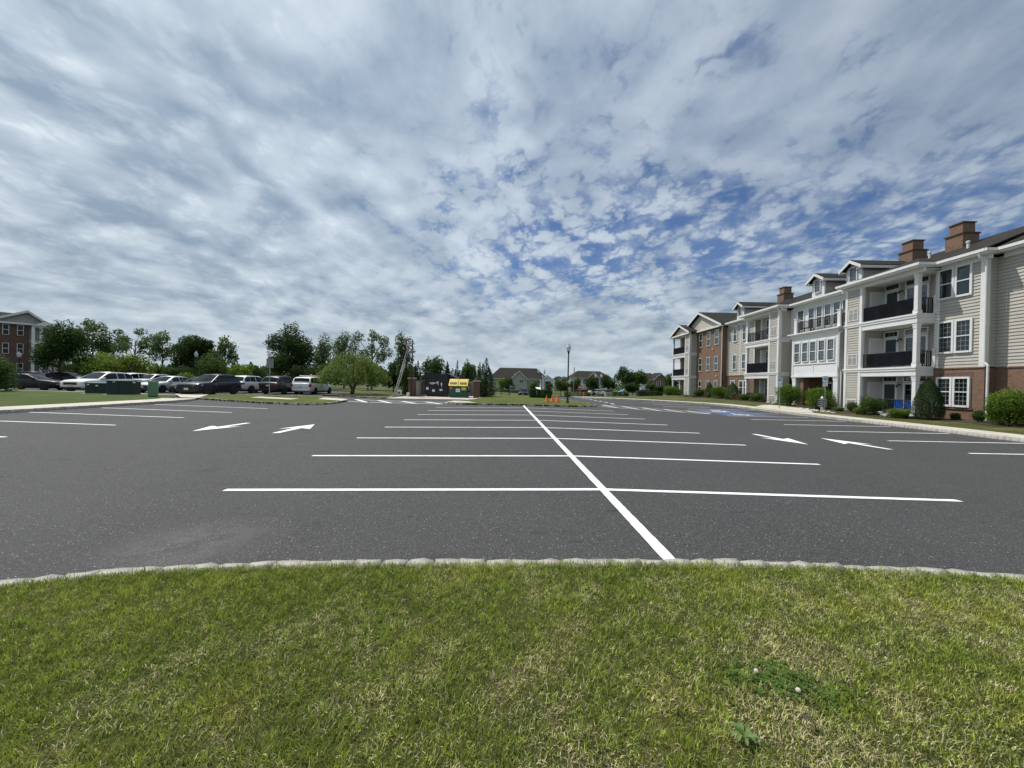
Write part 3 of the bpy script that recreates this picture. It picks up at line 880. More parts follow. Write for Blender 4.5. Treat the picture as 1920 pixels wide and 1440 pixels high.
# -- painted markings
def strip(mb, p0, p1, w, n=14, dz=0.006):
    p0, p1 = Vector((p0[0], p0[1], 0)), Vector((p1[0], p1[1], 0))
    t = (p1 - p0).normalized(); nrm = Vector((-t.y, t.x, 0)) * (w / 2)
    ts = sorted(set([i / n for i in range(n + 1)]))
    # add a point where the line crosses the crown
    l0, l1 = lat(p0.x, p0.y), lat(p1.x, p1.y)
    if l0 * l1 < 0: ts = sorted(ts + [l0 / (l0 - l1)])
    row = []
    for t_ in ts:
        c = p0 + (p1 - p0) * t_
        j1, j2 = (1 + random.uniform(-.05, .05) for _ in range(2))   # slightly ragged edges
        row.append([(q.x, q.y, GZ(q.x, q.y) + dz) for q in (c - nrm * j1, c + nrm * j2)])
    for a, b in zip(row, row[1:]): mb.poly([a[0], b[0], b[1], a[1]])
    return mb


S = 2.743
dvec = Vector((math.sin(TH), math.cos(TH), 0)); evec = Vector((math.cos(TH), -math.sin(TH), 0))
org = Vector((OX, OY, 0))
for n in range(8):
    c = org + dvec * (n * S)
    mb = MB()
    j = random.uniform(-.03, .03)
    strip(mb, c - evec * (5.86 + j), c + evec * (5.83 + j), 0.115, 90 if n < 3 else 30)
    o = mb.build('parking_line', M['paint_white']); tag(o, kind='structure')
a = org - dvec * 2.55; b = org + dvec * 21.75
o = strip(MB(), a, b, 0.13, 260, 0.010).build('parking_line', M['paint_white']); tag(o, 'long white centre line of the double parking row', kind='structure')
for y in (4.75, 7.55, 10.4, 13.3, 16.1, 18.9, 21.7):
    o = strip(MB(), (-13.7 - 0.008 * (y - 13), y), (-19.95, y - 0.22), 0.11, 8).build('parking_line', M['paint_white']); tag(o, kind='structure')
for y in (6.1, 8.95, 11.72, 14.25, 17.03, 19.75, 22.5):
    o = strip(MB(), (13.95 + 0.004 * y, y), (19.55 + 0.02 * (y - 14), y + 0.14), 0.11, 8).build('parking_line', M['paint_white']); tag(o, kind='structure')


def arrow(tip, tail, label):
    tip = Vector((tip[0], tip[1], 0)); tail = Vector((tail[0], tail[1], 0))
    d = tip - tail; L = d.length; d.normalize(); n = Vector((-d.y, d.x, 0))
    P_ = lambda a, b: tail + d * a + n * b
    z = lambda q: (q.x, q.y, GZ(q.x, q.y) + 0.006)
    mb = MB()
    hb = L - 1.45
    mb.poly([z(P_(0, -.11)), z(P_(hb + .25, -.13)), z(P_(hb + .25, .13)), z(P_(0, .11))])
    mb.poly([z(P_(hb + .25, -.13)), z(P_(hb, -.55)), z(P_(L, 0)), z(P_(hb + .25, 0))])
    mb.poly([z(P_(hb + .25, .13)), z(P_(hb + .25, 0)), z(P_(L, 0)), z(P_(hb, .55))])
    o = mb.build('arrow_marking', M['paint_white']); tag(o, label, kind='structure')


arrow((-10.5, 12.65), (-10.4, 15.2), 'white arrow pointing towards the camera, left aisle')
arrow((-7.6, 14.85), (-7.55, 12.3), 'white arrow pointing away, left aisle')
arrow((9.62, 12.4), (9.4, 14.85), 'white arrow pointing towards the camera, right aisle')
arrow((11.6, 14.4), (11.88, 12.0), 'white arrow pointing away, right aisle')

# crosswalks
mb = MB()
a0, a1 = Vector((-13.5, 30.3, 0)), Vector((-5.1, 28.75, 0)); off = Vector((.35, 1.75, 0))
strip(mb, a0, a1, .16); strip(mb, a0 + off, a1 + off, .14)
for k in range(4):
    strip(mb, a0 + off + (a1 - a0) * (.02 + .24 * k), a0 + (a1 - a0) * (.02 + .24 * (k + 1)), .26, 6, .008)
o = mb.build('crosswalk_marking', M['paint_white']); tag(o, 'hatched white crosswalk before the bin enclosure', kind='structure')
mb = MB()
a0, a1 = Vector((6.7, 30.1, 0)), Vector((13.6, 26.2, 0)); off = Vector((.8, 1.7, 0))
strip(mb, a0, a1, .15); strip(mb, a0 + off, a1 + off, .13)
for k in range(5):
    strip(mb, a0 + off + (a1 - a0) * (.0 + .2 * k), a0 + (a1 - a0) * (.2 * (k + 1)), .22, 6, .008)
o = mb.build('crosswalk_marking', M['paint_worn']); tag(o, 'white crosswalk running to the blue bays', kind='structure')
for k in range(7):
    p = Vector((8.3 + .42 * k * .2, 45.5 - 1.9 * k, 0)); q = p + Vector((.05, -1.0, 0))
    o = strip(MB(), p, q, .22, 2).build('road_dash', M['paint_worn']); tag(o, kind='structure')
for y in (31.5, 33.8, 36.1):
    o = strip(MB(), (12.6, y + .5), (16.8 - (y - 31.5) * .3, y + 1.0), .11, 6).build('parking_line', M['paint_worn']); tag(o, kind='structure')

# blue accessible bays with the wheelchair symbol
for k, y in enumerate((24.9, 27.75)):
    mb = MB()
    pts = [(14.1, y + .2), (17.6, y + .3), (17.6, y + 2.2), (14.1, y + 2.1)]
    for i in range(6):
        a, b = i / 6, (i + 1) / 6
        q = []
        for t, (p0, p1) in ((a, (0, 1)), (b, (0, 1)), (b, (3, 2)), (a, (3, 2))):
            x_ = pts[p0][0] + (pts[p1][0] - pts[p0][0]) * t; y_ = pts[p0][1] + (pts[p1][1] - pts[p0][1]) * t
            q.append((x_, y_, GZ(x_, y_) + .005))
        mb.poly(q)
    bay = mb.build('blue_bay', M['paint_blue']); tag(bay, ['blue painted bay nearer the plain stalls', 'blue painted bay farther from the plain stalls'][k], kind='structure')
    mb = MB(); cx, cy = 15.6, y + 1.25
    P_ = lambda u, v: (cx + u, cy + v)
    for i in range(14):
        t0, t1 = math.radians(150 + i * 20), math.radians(150 + (i + 1) * 20)
        strip(mb, P_(-.05 + .42 * math.cos(t0), -.15 + .42 * math.sin(t0)), P_(-.05 + .42 * math.cos(t1), -.15 + .42 * math.sin(t1)), .14, 1, .010)
    for a, b in (((-.1, .55), (-.05, .0)), ((-.05, .0), (.4, .0)), ((.4, .0), (.58, -.5)), ((-.08, .3), (.3, .3))):
        strip(mb, P_(*a), P_(*b), .17, 1, .012)
    mb.poly([(cx - .12 + .15 * math.cos(t), cy + .78 + .15 * math.sin(t), GZ(cx, cy + .78) + .012) for t in np.linspace(0, 2 * math.pi, 12, endpoint=False)])
    mb.build('wheelchair_symbol', M['paint_white'], bay)
for y in (24.8, 27.58, 30.4):
    o = strip(MB(), (13.95, y), (19.3, y + .1), .11, 8, .010).build('parking_line', M['paint_worn']); tag(o, kind='structure')

# ================================================================== APARTMENT BLOCK ON THE RIGHT
PHI = math.radians(1.3)
apt = thing('apartment_building', 'long three-storey apartment block with beige siding, white balconies and brick base', 'building', (25.7, 20.9, 0.0), math.pi / 2 - PHI)
# local axes: x = along the front (s), y = outwards to the lot (o), z = height


def front(o):   # frame of a wall facing the lot at offset o: (u, d, z) -> local
    return lambda u, d, z: (u, o + d, z)


def side(s):    # frame of a wall facing the camera end at position s: u runs along o
    return lambda u, d, z: (s - d, u, z)


def siding(mb, u0, u1, z0, z1, h=0.18, dep=0.036):
    n = max(1, int(round((z1 - z0) / h))); h = (z1 - z0) / n
    for i in range(n):
        a = z0 + i * h; b = a + h
        mb._add([(u0, dep, a), (u1, dep, a), (u1, .003, b), (u0, .003, b), (u0, 0.0, a), (u1, 0.0, a)], [(0, 1, 2, 3), (4, 5, 1, 0)])
    mb._add([(u0, 0, z0), (u1, 0, z0), (u1, 0, z1), (u0, 0, z1), (u0, -.12, z0), (u1, -.12, z0), (u1, -.12, z1), (u0, -.12, z1)],
            [(0, 1, 2, 3), (4, 5, 6, 7), (0, 1, 5, 4), (1, 2, 6, 5), (2, 3, 7, 6), (3, 0, 4, 7)])
    return mb


def wall_siding(tf, u0, u1, z0, z1, m='siding', parent=apt, h=.18):
    return siding(MB(tf), u0, u1, z0, z1, h).build('siding_wall', M[m], parent)


def wall_box(tf, u0, u1, z0, z1, m, name='brick_wall', parent=apt, d0=-.15, d1=0.0):
    return MB(tf).box(u0, u1, d0, d1, z0, z1).build(name, M[m], parent)


def window(tf, u0, u1, z0, z1, parent=apt, cols=3, rows=2, blind=0.0, frame=.09, sashes=2, d=.0, grid=True, fm='white_trim', name='window', split=.5, depth=.055):
    mb = MB(tf)
    d0 = d; d = d + .037      # glazing stands clear of the siding laps
    e = d + depth
    # outer casing
    for a in ((u0 - frame, u0, z0 - frame, z1 + frame), (u1, u1 + frame, z0 - frame, z1 + frame)):
        mb.box(a[0], a[1], d0 - .02, e, a[2], a[3])
    mb.box(u0, u1, d0 - .02, e + .004, z1, z1 + frame); mb.box(u0, u1, d0 - .02, e + .018, z0 - frame, z0)
    zs = z0 + (z1 - z0) * split
    if sashes == 2: mb.box(u0, u1, d0 - .02, e - .008, zs - .028, zs + .028)
    f = mb.build(name, M[fm], parent)
    g = MB(tf).box(u0, u1, d + .006, d + .012, z0, z1)
    g.build('pane', M['glass'], f)
    MB(tf).box(u0, u1, d0 - .01, d + .002, z0, z1).build('interior', M['dark_inside'], f)
    if grid:
        mb = MB(tf)
        spans = [(z0, zs), (zs, z1)] if sashes == 2 else [(z0, z1)]
        for a, b in spans:
            for c in range(1, cols):
                u = u0 + (u1 - u0) * c / cols; mb.box(u - .007, u + .007, d + .013, d + .022, a, b)
            for r in range(1, rows):
                z = a + (b - a) * r / rows; mb.box(u0, u1, d + .0135, d + .0215, z - .007, z + .007)
        mb.build('muntin_grid', M['muntin'], f)['kind'] = 'stuff'
    if blind:
        mb = MB(tf); zb = z1 - (z1 - z0) * blind
        k = zb
        while k < z1:
            mb._add([(u0, d + .0045, k), (u1, d + .0045, k), (u1, d + .0052, min(k + .045, z1)), (u0, d + .0052, min(k + .045, z1))], [(0, 1, 2, 3)]); k += .05
        mb.build('blind', M['blind'], f)
    return f


def board(tf, u0, u1, z0, z1, d=.03, parent=apt, name='trim_board', m='white_trim'):
    return MB(tf).box(u0, u1, -.02, d, z0, z1).build(name, M[m], parent)


def column(s, o, z0, z1, w=.30, parent=apt):
    mb = MB(); h = w / 2
    mb.box(s - h, s + h, o - h, o + h, z0 + .25, z1 - .28)
    mb.box(s - h - .035, s + h + .035, o - h - .035, o + h + .035, z0, z0 + .20)
    mb.box(s - h - .018, s + h + .018, o - h - .018, o + h + .018, z0 + .22, z0 + .27)
    mb.box(s - h - .035, s + h + .035, o - h - .035, o + h + .035, z1 - .12, z1)
    mb.box(s - h - .018, s + h + .018, o - h - .018, o + h + .018, z1 - .3, z1 - .12)
    return mb.build('column', M['white_trim'], parent)


def railing(pts, z0, parent=apt, h=.98, gap=.115, bal=.012):
    """pts: list of (s,o) corners"""
    mb = MB()
    for (s0, o0), (s1, o1) in zip(pts, pts[1:]):
        L = math.hypot(s1 - s0, o1 - o0); n = max(2, int(L / gap))
        mb.tube([(s0, o0, z0 + h), (s1, o1, z0 + h)], .026, 6); mb.tube([(s0, o0, z0 + .09), (s1, o1, z0 + .09)], .02, 6)
        for k in range(n + 1):
            t = k / n; s, o = s0 + (s1 - s0) * t, o0 + (o1 - o0) * t
            b = bal if k % max(1, n // 3) else bal * 2
            mb.box(s - b, s + b, o - b, o + b, z0 + .03, z0 + h)
    return mb.build('railing', M['black_metal'], parent)


def screen(pts, z0, z1, parent=apt):
    mb = MB()
    for (s0, o0), (s1, o1) in zip(pts, pts[1:]):
        n = 24; L = math.hypot(s1 - s0, o1 - o0)
        row = []
        for k in range(n + 1):
            t = k / n; w = .012 * math.sin(t * L * 9 + random.random())
            row.append((s0 + (s1 - s0) * t, o0 + (o1 - o0) * t + w + .04, z0 + .012 * math.sin(t * L * 7), z1))
        for a, b in zip(row, row[1:]):
            mb._add([(a[0], a[1], a[2]), (b[0], b[1], b[2]), (b[0], b[1], b[3]), (a[0], a[1], a[3])], [(0, 1, 2, 3)])
            mb._add([(a[0], a[1] + .006, a[2]), (b[0], b[1] + .006, b[2]), (b[0], b[1] + .006, b[3]), (a[0], a[1] + .006, a[3])], [(0, 1, 2, 3)])
    return mb.build('privacy_screen', M['screen_fabric'], parent)


def vent(tf, u0, u1, z0, z1, parent=apt):
    mb = MB(tf); f = .05
    mb.box(u0 - f, u1 + f, 0, .03, z0 - f, z0); mb.box(u0 - f, u1 + f, 0, .03, z1, z1 + f)
    mb.box(u0 - f, u0, 0, .03, z0, z1); mb.box(u1, u1 + f, 0, .03, z0, z1); um = (u0 + u1) / 2
    mb.box(um - .015, um + .015, 0, .034, z0, z1); mb.box(u0, u1, 0, .033, z1 - (z1 - z0) * .32, z1 - (z1 - z0) * .28)
    f_ = mb.build('vent_frame', M['white_trim'], parent)
    mb = MB(tf); n = 12
    for k in range(n):
        u = u0 + (u1 - u0) * (k + .5) / n; mb.box(u - .012, u + .012, .008, .026, z0, z1)
    mb.box(u0, u1, .003, .010, z0, z1)
    mb.build('vent_grille', M['vent'], f_)


def glass_door(tf, u0, u1, z0, parent=apt, blind=.0, h=2.0):
    f = window(tf, u0 + .12, u1 - .12, z0 + .22, z0 + h, parent, 3, 5, blind, .12, 1, grid=blind == 0, name='door')
    window(tf, u0 + .05, u1 - .05, z0 + h + .22, z0 + h + .52, parent, 3, 1, 0, .07, 1, name='transom_window')
    MB(tf).tube([(u0 + .2, .07, z0 + 1.0), (u0 + .2, .12, z0 + 1.0), (u0 + .3, .12, z0 + 1.0)], .012, 6).build('handle', M['black_metal'], f)
    return f


EAVE = 9.02
GR = 0.0
FL2, FL3 = 3.20, 6.46
LEV = [(0.12, 2.62), (3.20, 5.87), (6.46, 9.0)]

# --- recessed wall running out of the right edge of the picture, and the window wall
for (a, b, o) in ((-11.0, 0.0, -.55), (0.0, 2.6, 0.0), (20.6, 26.3, 0.0)):
    wall_siding(front(o), a, b, 3.1, 9.05)
    wall_box(front(o), a, b, GR - .2, 3.03, 'brick', d1=.012)
    wall_box(front(o), a, b, 3.03, 3.10, 'brick', 'brick_ledge', d1=.055)
wall_siding(side(0.0), -.55, 0.0, 3.1, 9.05); wall_box(side(0.0), -.55, 0.0, -.2, 3.03, 'brick', d1=.012)
board(front(0), 0.0, .26, 3.1, 9.05, .04); board(side(0), -.14, .04, 3.1, 9.05, .04)
board(front(0), 2.3, 2.58, 3.1, 9.05, .03)


def pair_window(o, u0, u1, z0, z1, blind, grid=True, parent=apt):
    um = (u0 + u1) / 2
    for a, b in ((u0, um - .13), (um + .13, u1)):
        window(front(o), a, b, z0, z1, parent, 3, 3, blind, .11, 2, grid=grid)


pair_window(0, .75, 2.30, 7.28, 8.90, .55, False)
pair_window(0, .68, 2.27, 4.05, 5.77, 0, True)
pair_window(.012, .72, 2.25, .93, 2.45, .5, True)
wall_box(front(0), .5, 2.45, .70, .80, 'brick', 'brick_sill', d1=.07)
wall_box(front(0), .5, 2.45, 2.57, 2.80, 'brick_dark', 'brick_lintel', d1=.02)

for s_ in (-4.6, -8.6):
    for z0, z1 in ((7.28, 8.75), (4.05, 5.77)): pair_window(-.55, s_, s_ + 1.6, z0, z1, .4, z0 < 5)
    pair_window(-.538, s_, s_ + 1.6, .93, 2.45, .5, True)

# --- balcony blocks
def balcony_block(s0, s1, closet, o=1.05, back=-.45, screens=('full', 'part', 'open'), far_open=False, eave=True, doors=True, col_far=False, pilaster_wall=0.0):
    """closet = (s_from, s_to) of the sided closet; the rest of the block is open balconies"""
    c0, c1 = closet
    b0, b1 = (s0, c0) if c1 >= s1 - .05 else (c1, s1)
    near_side = b0 == s0
    wall_siding(front(o), c0 + .16, c1 - .16, -.1, 9.0)
    for a, b in ((c0, c0 + .2), (c1 - .2, c1)): board(front(o), a, b, -.15, 9.0, .045)
    if c0 == s0:   # end wall of the block that faces the camera
        wall_siding(side(s0), pilaster_wall, o - .02, -.1, 9.0)
        board(side(s0), o - .22, o + .045, -.15, 9.0, .04)
        for z in (3.0, 6.22): board(side(s0), pilaster_wall, o, z - .18, z + .06, .035)
    else:          # closet wall inside the balcony, facing the camera, with its white door
        wall_siding(side(c0), back, o - .04, -.1, 9.0)
        board(side(c0), o - .16, o, -.15, 9.0, .035)
    wall_siding(front(back), b0 - (.3 if near_side else 0), b1, -.1, 9.0)
    if not far_open and not near_side:
        MB().box(b1, b1 + .12, back, o if o < .2 else pilaster_wall, -.1, 9.0).build('siding_wall', M['siding'], apt)
    # slabs and their stepped fascia
    for zt, zb in ((FL2, 2.63), (FL3, 5.88)):
        mb = MB()
        mb.box(s0 - .06, s1 + .06, back, o + .10, zt - .11, zt)
        mb.box(s0 - .03, s1 + .03, back, o + .065, zt - .25, zt - .11)
        mb.box(b0 - .01, b1 + .01, back, o + .02, zb, zt - .25)
        mb.build('balcony_slab', M['white_trim'], apt)
    MB().box(b0, b1, back, o + .02, 8.98, 9.24).build('balcony_beam', M['white_trim'], apt)
    MB().box(b0 - .3, b1 + .3, back, o - .02, 9.10, 9.14).build('balcony_ceiling', M['white_panel'], apt)
    MB().box(b0, b1, back, o + .05, -.2, .13).build('patio_slab', M['pad'], apt)
    cs = b0 + .16 if near_side else b1 - .16
    for z0, z1 in LEV:
        column(cs, o - .16, z0, z1, .23)
        if far_open: column(b1 - .16, back + .2, z0, z1, .23)
        if near_side: board(side(b0 + .05) if False else front(0), b0 - .16, b0 + .0, z0, z0 + 1.12, .10, name='rail_post')
    for k, (z0, z1) in enumerate(LEV[::-1]):
        kind = screens[k]
        ra, rb = (b0 + .3, b1 - .02) if near_side else (b0 + .02, b1 - .3)
        railing([(ra, o - .12), (rb, o - .12)], z0)
        sx = b0 + .16 if near_side else b1 - .16
        railing([(sx, back if not near_side else 0.02), (sx, o - .3)], z0)
        if kind == 'full': screen([(ra, o - .09), (rb, o - .09)], z0 + .08, z0 + 1.0)
        if kind == 'part': screen([(ra, o - .09), (rb - .35, o - .09)], z0 + .1, z0 + .98)
    for z0, z1 in LEV:
        vent(front(o + .022), c0 + .34, c1 - .34, z0 + (.28 if z0 > 1 else .12), z0 + (1.03 if z0 > 1 else .82))
    return b0, b1


b0, b1 = balcony_block(2.6, 7.8, (6.4, 7.8))
for z0, z1 in LEV:
    glass_door(front(-.42), 5.22, 6.25, z0, apt, .8 if z0 < 3 else .6)
    glass_door(front(-.42), 3.3, 4.8, z0, apt, 0)
    # white closet door facing the camera
    d = MB(side(6.4)).box(-.30, .48, 0, .06, z0 + .03, z0 + 2.06).build('door', M['door_white'], apt)
    mb = MB(side(6.4)); mb.box(-.40, -.30, 0, .075, z0, z0 + 2.16); mb.box(.48, .58, 0, .075, z0, z0 + 2.16); mb.box(-.30, .48, 0, .075, z0 + 2.06, z0 + 2.16)
    mb.build('door_frame', M['white_trim'], d)
    MB(side(6.4)).lathe([(.0, z0 + 1.0), (.03, z0 + 1.01), (.03, z0 + 1.05), (0, z0 + 1.06)], 8, -.22, .09).build('door_knob', M['black_metal'], d)
    lamp = MB().box(5.02, 5.12, -.42, -.30, z0 + 1.92, z0 + 2.0)
    lamp.tube([(5.07, -.30, z0 + 1.96), (5.07, -.18, z0 + 1.93), (5.07, -.16, z0 + 1.78)], [.03, .04, .055], 8)
    lamp.build('wall_lamp', M['black_metal'], apt)

balcony_block(15.2, 20.6, (15.2, 16.66), screens=('half', 'full', 'open'))
for z0, z1 in LEV:
    glass_door(front(-.42), 16.9, 17.9, z0, apt, 0)
    window(front(-.42), 18.5, 19.3, z0 + .75, z0 + 2.3, apt, 3, 2, .4, .1)
    MB().box(19.62, 19.78, -.43, -.05, z0, z0 + 2.45).build('pilaster', M['white_trim'], apt)

# --- lobby section between the blocks
wall_siding(front(0), 7.8, 15.2, 2.9, 6.3)
MB(front(0)).box(7.8, 15.2, -.15, .0, 6.3, 9.05).build('panel_wall', M['white_panel'], apt)
for a, b in ((9.0, 9.5 - .24), (9.55, 10.16), (10.47, 11.06), (11.38, 11.93), (12.25, 12.85), (13.5, 14.18)):
    if a == 9.0: a, b = 8.68, 9.26
    window(front(0), a, b, 6.95, 8.68, apt, 3, 3, .5 if a > 13 else random.choice((0, 0, .35, .2)), .07)
wall_box(front(-.5), 7.8, 15.2, -.2, 2.9, 'brick_dark', d1=0)
window(front(-.5), 9.6, 10.4, .25, 2.15, apt, 2, 1, 0, .12, 1, name='door')
window(front(-.5), 10.7, 11.5, .25, 2.15, apt, 2, 1, 0, .12, 1, name='door')
MB().box(12.35, 12.75, .35, .75, -.1, 2.7).build('brick_pier', M['brick'], apt)
MB().box(7.8, 15.2, -.5, 1.2, -.2, .11).build('porch_slab', M['pad'], apt)
# white bay on columns
bx0, bx1, bo = 8.58, 13.58, .90
mb = MB(); mb.box(bx0, bx1, .02, bo, 2.78, 6.30); mb.box(bx0 - .05, bx1 + .05, .02, bo + .06, 2.66, 2.78); mb.box(bx0 - .02, bx1 + .02, .02, bo + .03, 2.78, 2.93)
bay = mb.build('bay_box', M['white_panel'], apt)
mb = MB(); mb.box(bx0 - .30, bx1 + .30, .02, bo + .28, 6.40, 6.50); mb.box(bx0 - .18, bx1 + .18, .02, bo + .16, 6.28, 6.40); mb.box(bx0 - .07, bx1 + .07, .02, bo + .07, 6.10, 6.28)
mb.build('cornice', M['white_trim'], bay)
for a, b in ((8.96, 9.53), (9.87, 10.44), (10.79, 11.37), (11.69, 12.26), (12.63, 13.21)):
    window(front(bo), a, b, 4.02, 5.60, bay, 3, 3, 0, .06, 2)
mb = MB(front(bo)); mb.box(bx0 + .18, bx1 - .18, 0, .03, 5.70, 5.82); mb.box(bx0 + .18, bx1 - .18, 0, .05, 3.74, 3.84); mb.box(bx0, bx0 + .17, 0, .035, 2.94, 6.1); mb.box(bx1 - .17, bx1, 0, .035, 2.94, 6.1)
mb.box((bx0 + bx1) / 2 - .03, (bx0 + bx1) / 2 + .03, 0, .022, 2.95, 3.73); mb.build('bay_trim', M['white_trim'], bay)
# shadow-facing flank with its tall window
MB().box(7.9, 8.3, .02, .30, -.1, 9.0).build('flank_wall', M['siding'], apt)
for s in (8.80, 13.32): column(s, bo - .22, .1, 2.66, .42)
for s in (8.64, 13.32):
    mb = MB(); mb.box(s - .15, s + .15, bo - .32, bo - .02, 6.5, 7.78); mb.box(s - .18, s + .18, bo - .35, bo + .01, 7.78, 7.86); mb.build('newel_post', M['white_trim'], apt)
railing([(8.8, bo - .17), (13.17, bo - .17)], 6.5, h=1.0)
railing([(8.2, bo - .17), (8.5, bo - .17)], 6.5, h=1.0)
mb = MB()
for k in range(3): mb.box(12.0 + .35 * k, 12.3 + .35 * k, .25, .55, 6.95, 7.0)
for s, o in ((12.0, .27), (13.0, .27), (12.0, .53), (13.0, .53)): mb.box(s - .02, s + .02, o - .02, o + .02, 6.5, 6.95)
deck_table = mb.build('deck_table', M['black_metal']); deck_table.matrix_world = apt.matrix_basis.copy()
tag(deck_table, 'small black table on the railed deck over the white bay', 'table')

# --- wall with single windows between the far balcony block and the brick gable
for a, b in ((22.27, 22.85), (24.1, 24.75)):
    window(front(0), a, b, 7.1, 8.78, apt, 2, 2, .45, .09, 2, grid=False)
    window(front(0), a, b, 3.82, 5.45, apt, 2, 2, .45, .09, 2, grid=False)
window(front(.012), 21.6, 22.4, .95, 2.4, apt, 2, 2, 0, .08, 2); window(front(.012), 22.65, 23.3, .95, 2.4, apt, 2, 2, 0, .08, 2)
window(front(.012), 24.3, 25.1, .95, 2.4, apt, 2, 2, 0, .08, 2, grid=False)
board(front(0), 23.36, 23.5, 3.1, 9.05, .03); board(front(0), 20.62, 20.8, 3.1, 9.05, .03)

# --- brick gable
wall_box(front(.6), 26.3, 38.0, -.2, 9.15, 'brick')
wall_box(side(26.3), -.1, .6, -.2, 9.15, 'brick')
for a, b in ((27.15, 27.98), (29.23, 30.05), (31.45, 32.18)):
    for z0, z1 in ((7.08, 8.85), (3.80, 5.50), (.9, 2.4)):
        window(front(.6), a, b, z0, z1, apt, 2, 2, random.choice((.5, .5, .35, .7, 1.0)), .045, 2, grid=False, depth=.03)
        wall_box(front(.6), a - .1, b + .1, z0 - .13, z0 - .05, 'stucco', 'window_sill', d1=.06)
mb = MB(front(.55)); mb.v = []; gz = 9.2
n = 15
for i in range(n):
    za = gz + (11.65 - gz) * i / n; zb = gz + (11.65 - gz) * (i + 1) / n
    wa = 6.05 * (1 - i / n); wb = 6.05 * (1 - (i + 1) / n)
    mb._add([(32.2 - wa, .022, za), (32.2 + wa, .022, za), (32.2 + wb, .003, zb), (32.2 - wb, .003, zb), (32.2 - wa, 0, za), (32.2 + wa, 0, za)], [(0, 1, 2, 3), (4, 5, 1, 0)])
mb.build('gable_siding', M['gable_siding'], apt)
wall_box(front(.6), 28.35, 28.50, 6.45, 6.6, 'white_trim', 'wall_light', d1=.12); wall_box(front(.6), 27.3, 27.45, 3.0, 3.15, 'white_trim', 'wall_light', d1=.12)


def gable_roof(s0, s1, o_front, o_back, ze, za, over=.35, th=.12, name='gable_roof', rake=True):
    sm = (s0 + s1) / 2
    mb = MB()
    for a in (s0, s1):
        mb.prism([(a, o_front, ze), (sm, o_front, za), (sm, o_back, za), (a, o_back, ze)], (0, 0, th))
    r = mb.build(name, M['roof'], apt)
    if rake:
        mb = MB()
        for a in (s0, s1):
            sg = 1 if a < sm else -1
            mb.prism([(a, o_front - .03, ze - .16), (sm, o_front - .03, za - .16), (sm, o_front - .03, za + th - .02), (a, o_front - .03, ze + th - .02)], (0, .07, 0))
        mb.box(s0 + .05, s1 - .05, o_front - .32, o_front - .04, ze - .15, ze + .03)
        mb.build('rake_board', M['white_trim'], r)
    return r


gable_roof(25.95, 38.45, .95, -5.2, 9.3, 11.82)

# --- far end block with its corner porches
balcony_block(33.06, 39.2, (33.06, 34.56), o=1.6, back=.12, screens=('full', 'full', 'open'), far_open=True, pilaster_wall=.6)
gable_roof(32.6, 39.6, 1.95, -1.0, 9.22, 10.62)
mb = MB(); mb.prism([(32.9, 1.58, 9.2), (39.3, 1.58, 9.2), (36.1, 1.58, 10.5)], (0, -.1, 0)); mb.build('gable_siding', M['gable_siding'], apt)

# --- main roof
EZ = 9.34


def roof_plane(mb, pts, th=.10): mb.prism(pts, (0, 0, th))


RZ_, RO = 11.80, -5.2
mb = MB()
for s_a, s_b, oe in ((-11.5, 0.0, -.10), (0.0, 26.3, .42)):
    # same slope, the eave steps with the wall
    ze = EZ if oe > 0 else EZ + .0
    roof_plane(mb, [(s_a, oe, ze), (s_b, oe, ze), (s_b, RO, RZ_), (s_a, RO, RZ_)])
roof_plane(mb, [(26.3, .42, EZ), (38.2, .42, EZ), (38.2, RO, RZ_), (26.3, RO, RZ_)])
roof_plane(mb, [(-11.5, -10.8, EZ), (38.2, -10.8, EZ), (38.2, RO, RZ_), (-11.5, RO, RZ_)])
mb.box(-11.4, 38.0, -10.5, -.75, -.2, 9.2)
main_roof = mb.build('roof', M['roof'], apt)
for s_a, s_b in ((2.22, 8.18), (14.82, 20.98)):
    sm = (s_a + s_b) / 2; hw = (s_b - s_a) / 2; zr = EZ + hw * .42
    A1, A2, Pk, Bk = (s_a, 1.42, EZ), (s_b, 1.42, EZ), (sm, 1.42 - hw, zr), (sm, -3.6, zr)
    B1, B2 = (s_a, -.9, EZ), (s_b, -.9, EZ)
    mb = MB(); roof_plane(mb, [A1, A2, Pk]); roof_plane(mb, [A1, Pk, Bk, B1]); roof_plane(mb, [A2, B2, Bk, Pk])
    mb.build('hip_roof', M['roof'], apt)


def eave_run(pts):
    """white frieze, soffit and gutter along an eave polyline [(s,o)]; outward is to the left of travel reversed"""
    mb = MB()
    for (s0, o0), (s1, o1) in zip(pts, pts[1:]):
        if abs(o0 - o1) < 1e-6:
            a, b = min(s0, s1), max(s0, s1)
            mb.box(a, b, o0 - .46, o0 - .01, 9.20, 9.27)
            mb.box(a - .07, b + .07, o0 - .01, o0 + .11, 9.29, 9.445)
            mb.box(a, b, o0 - .03, o0 + .02, 9.18, 9.30)
            mb.box(a, b, o0 - .42, o0 - .36, 8.93, 9.21)
        else:
            a, b = min(o0, o1), max(o0, o1)
            mb.box(s0 - .10, s0 + .02, a, b + .11, 9.285, 9.44)
            mb.box(s0 - .02, s0 + .42, a, b, 9.195, 9.265)
            mb.box(s0 + .34, s0 + .40, a, b - .4, 8.935, 9.205)
    return mb.build('gutter', M['white_trim'], apt)


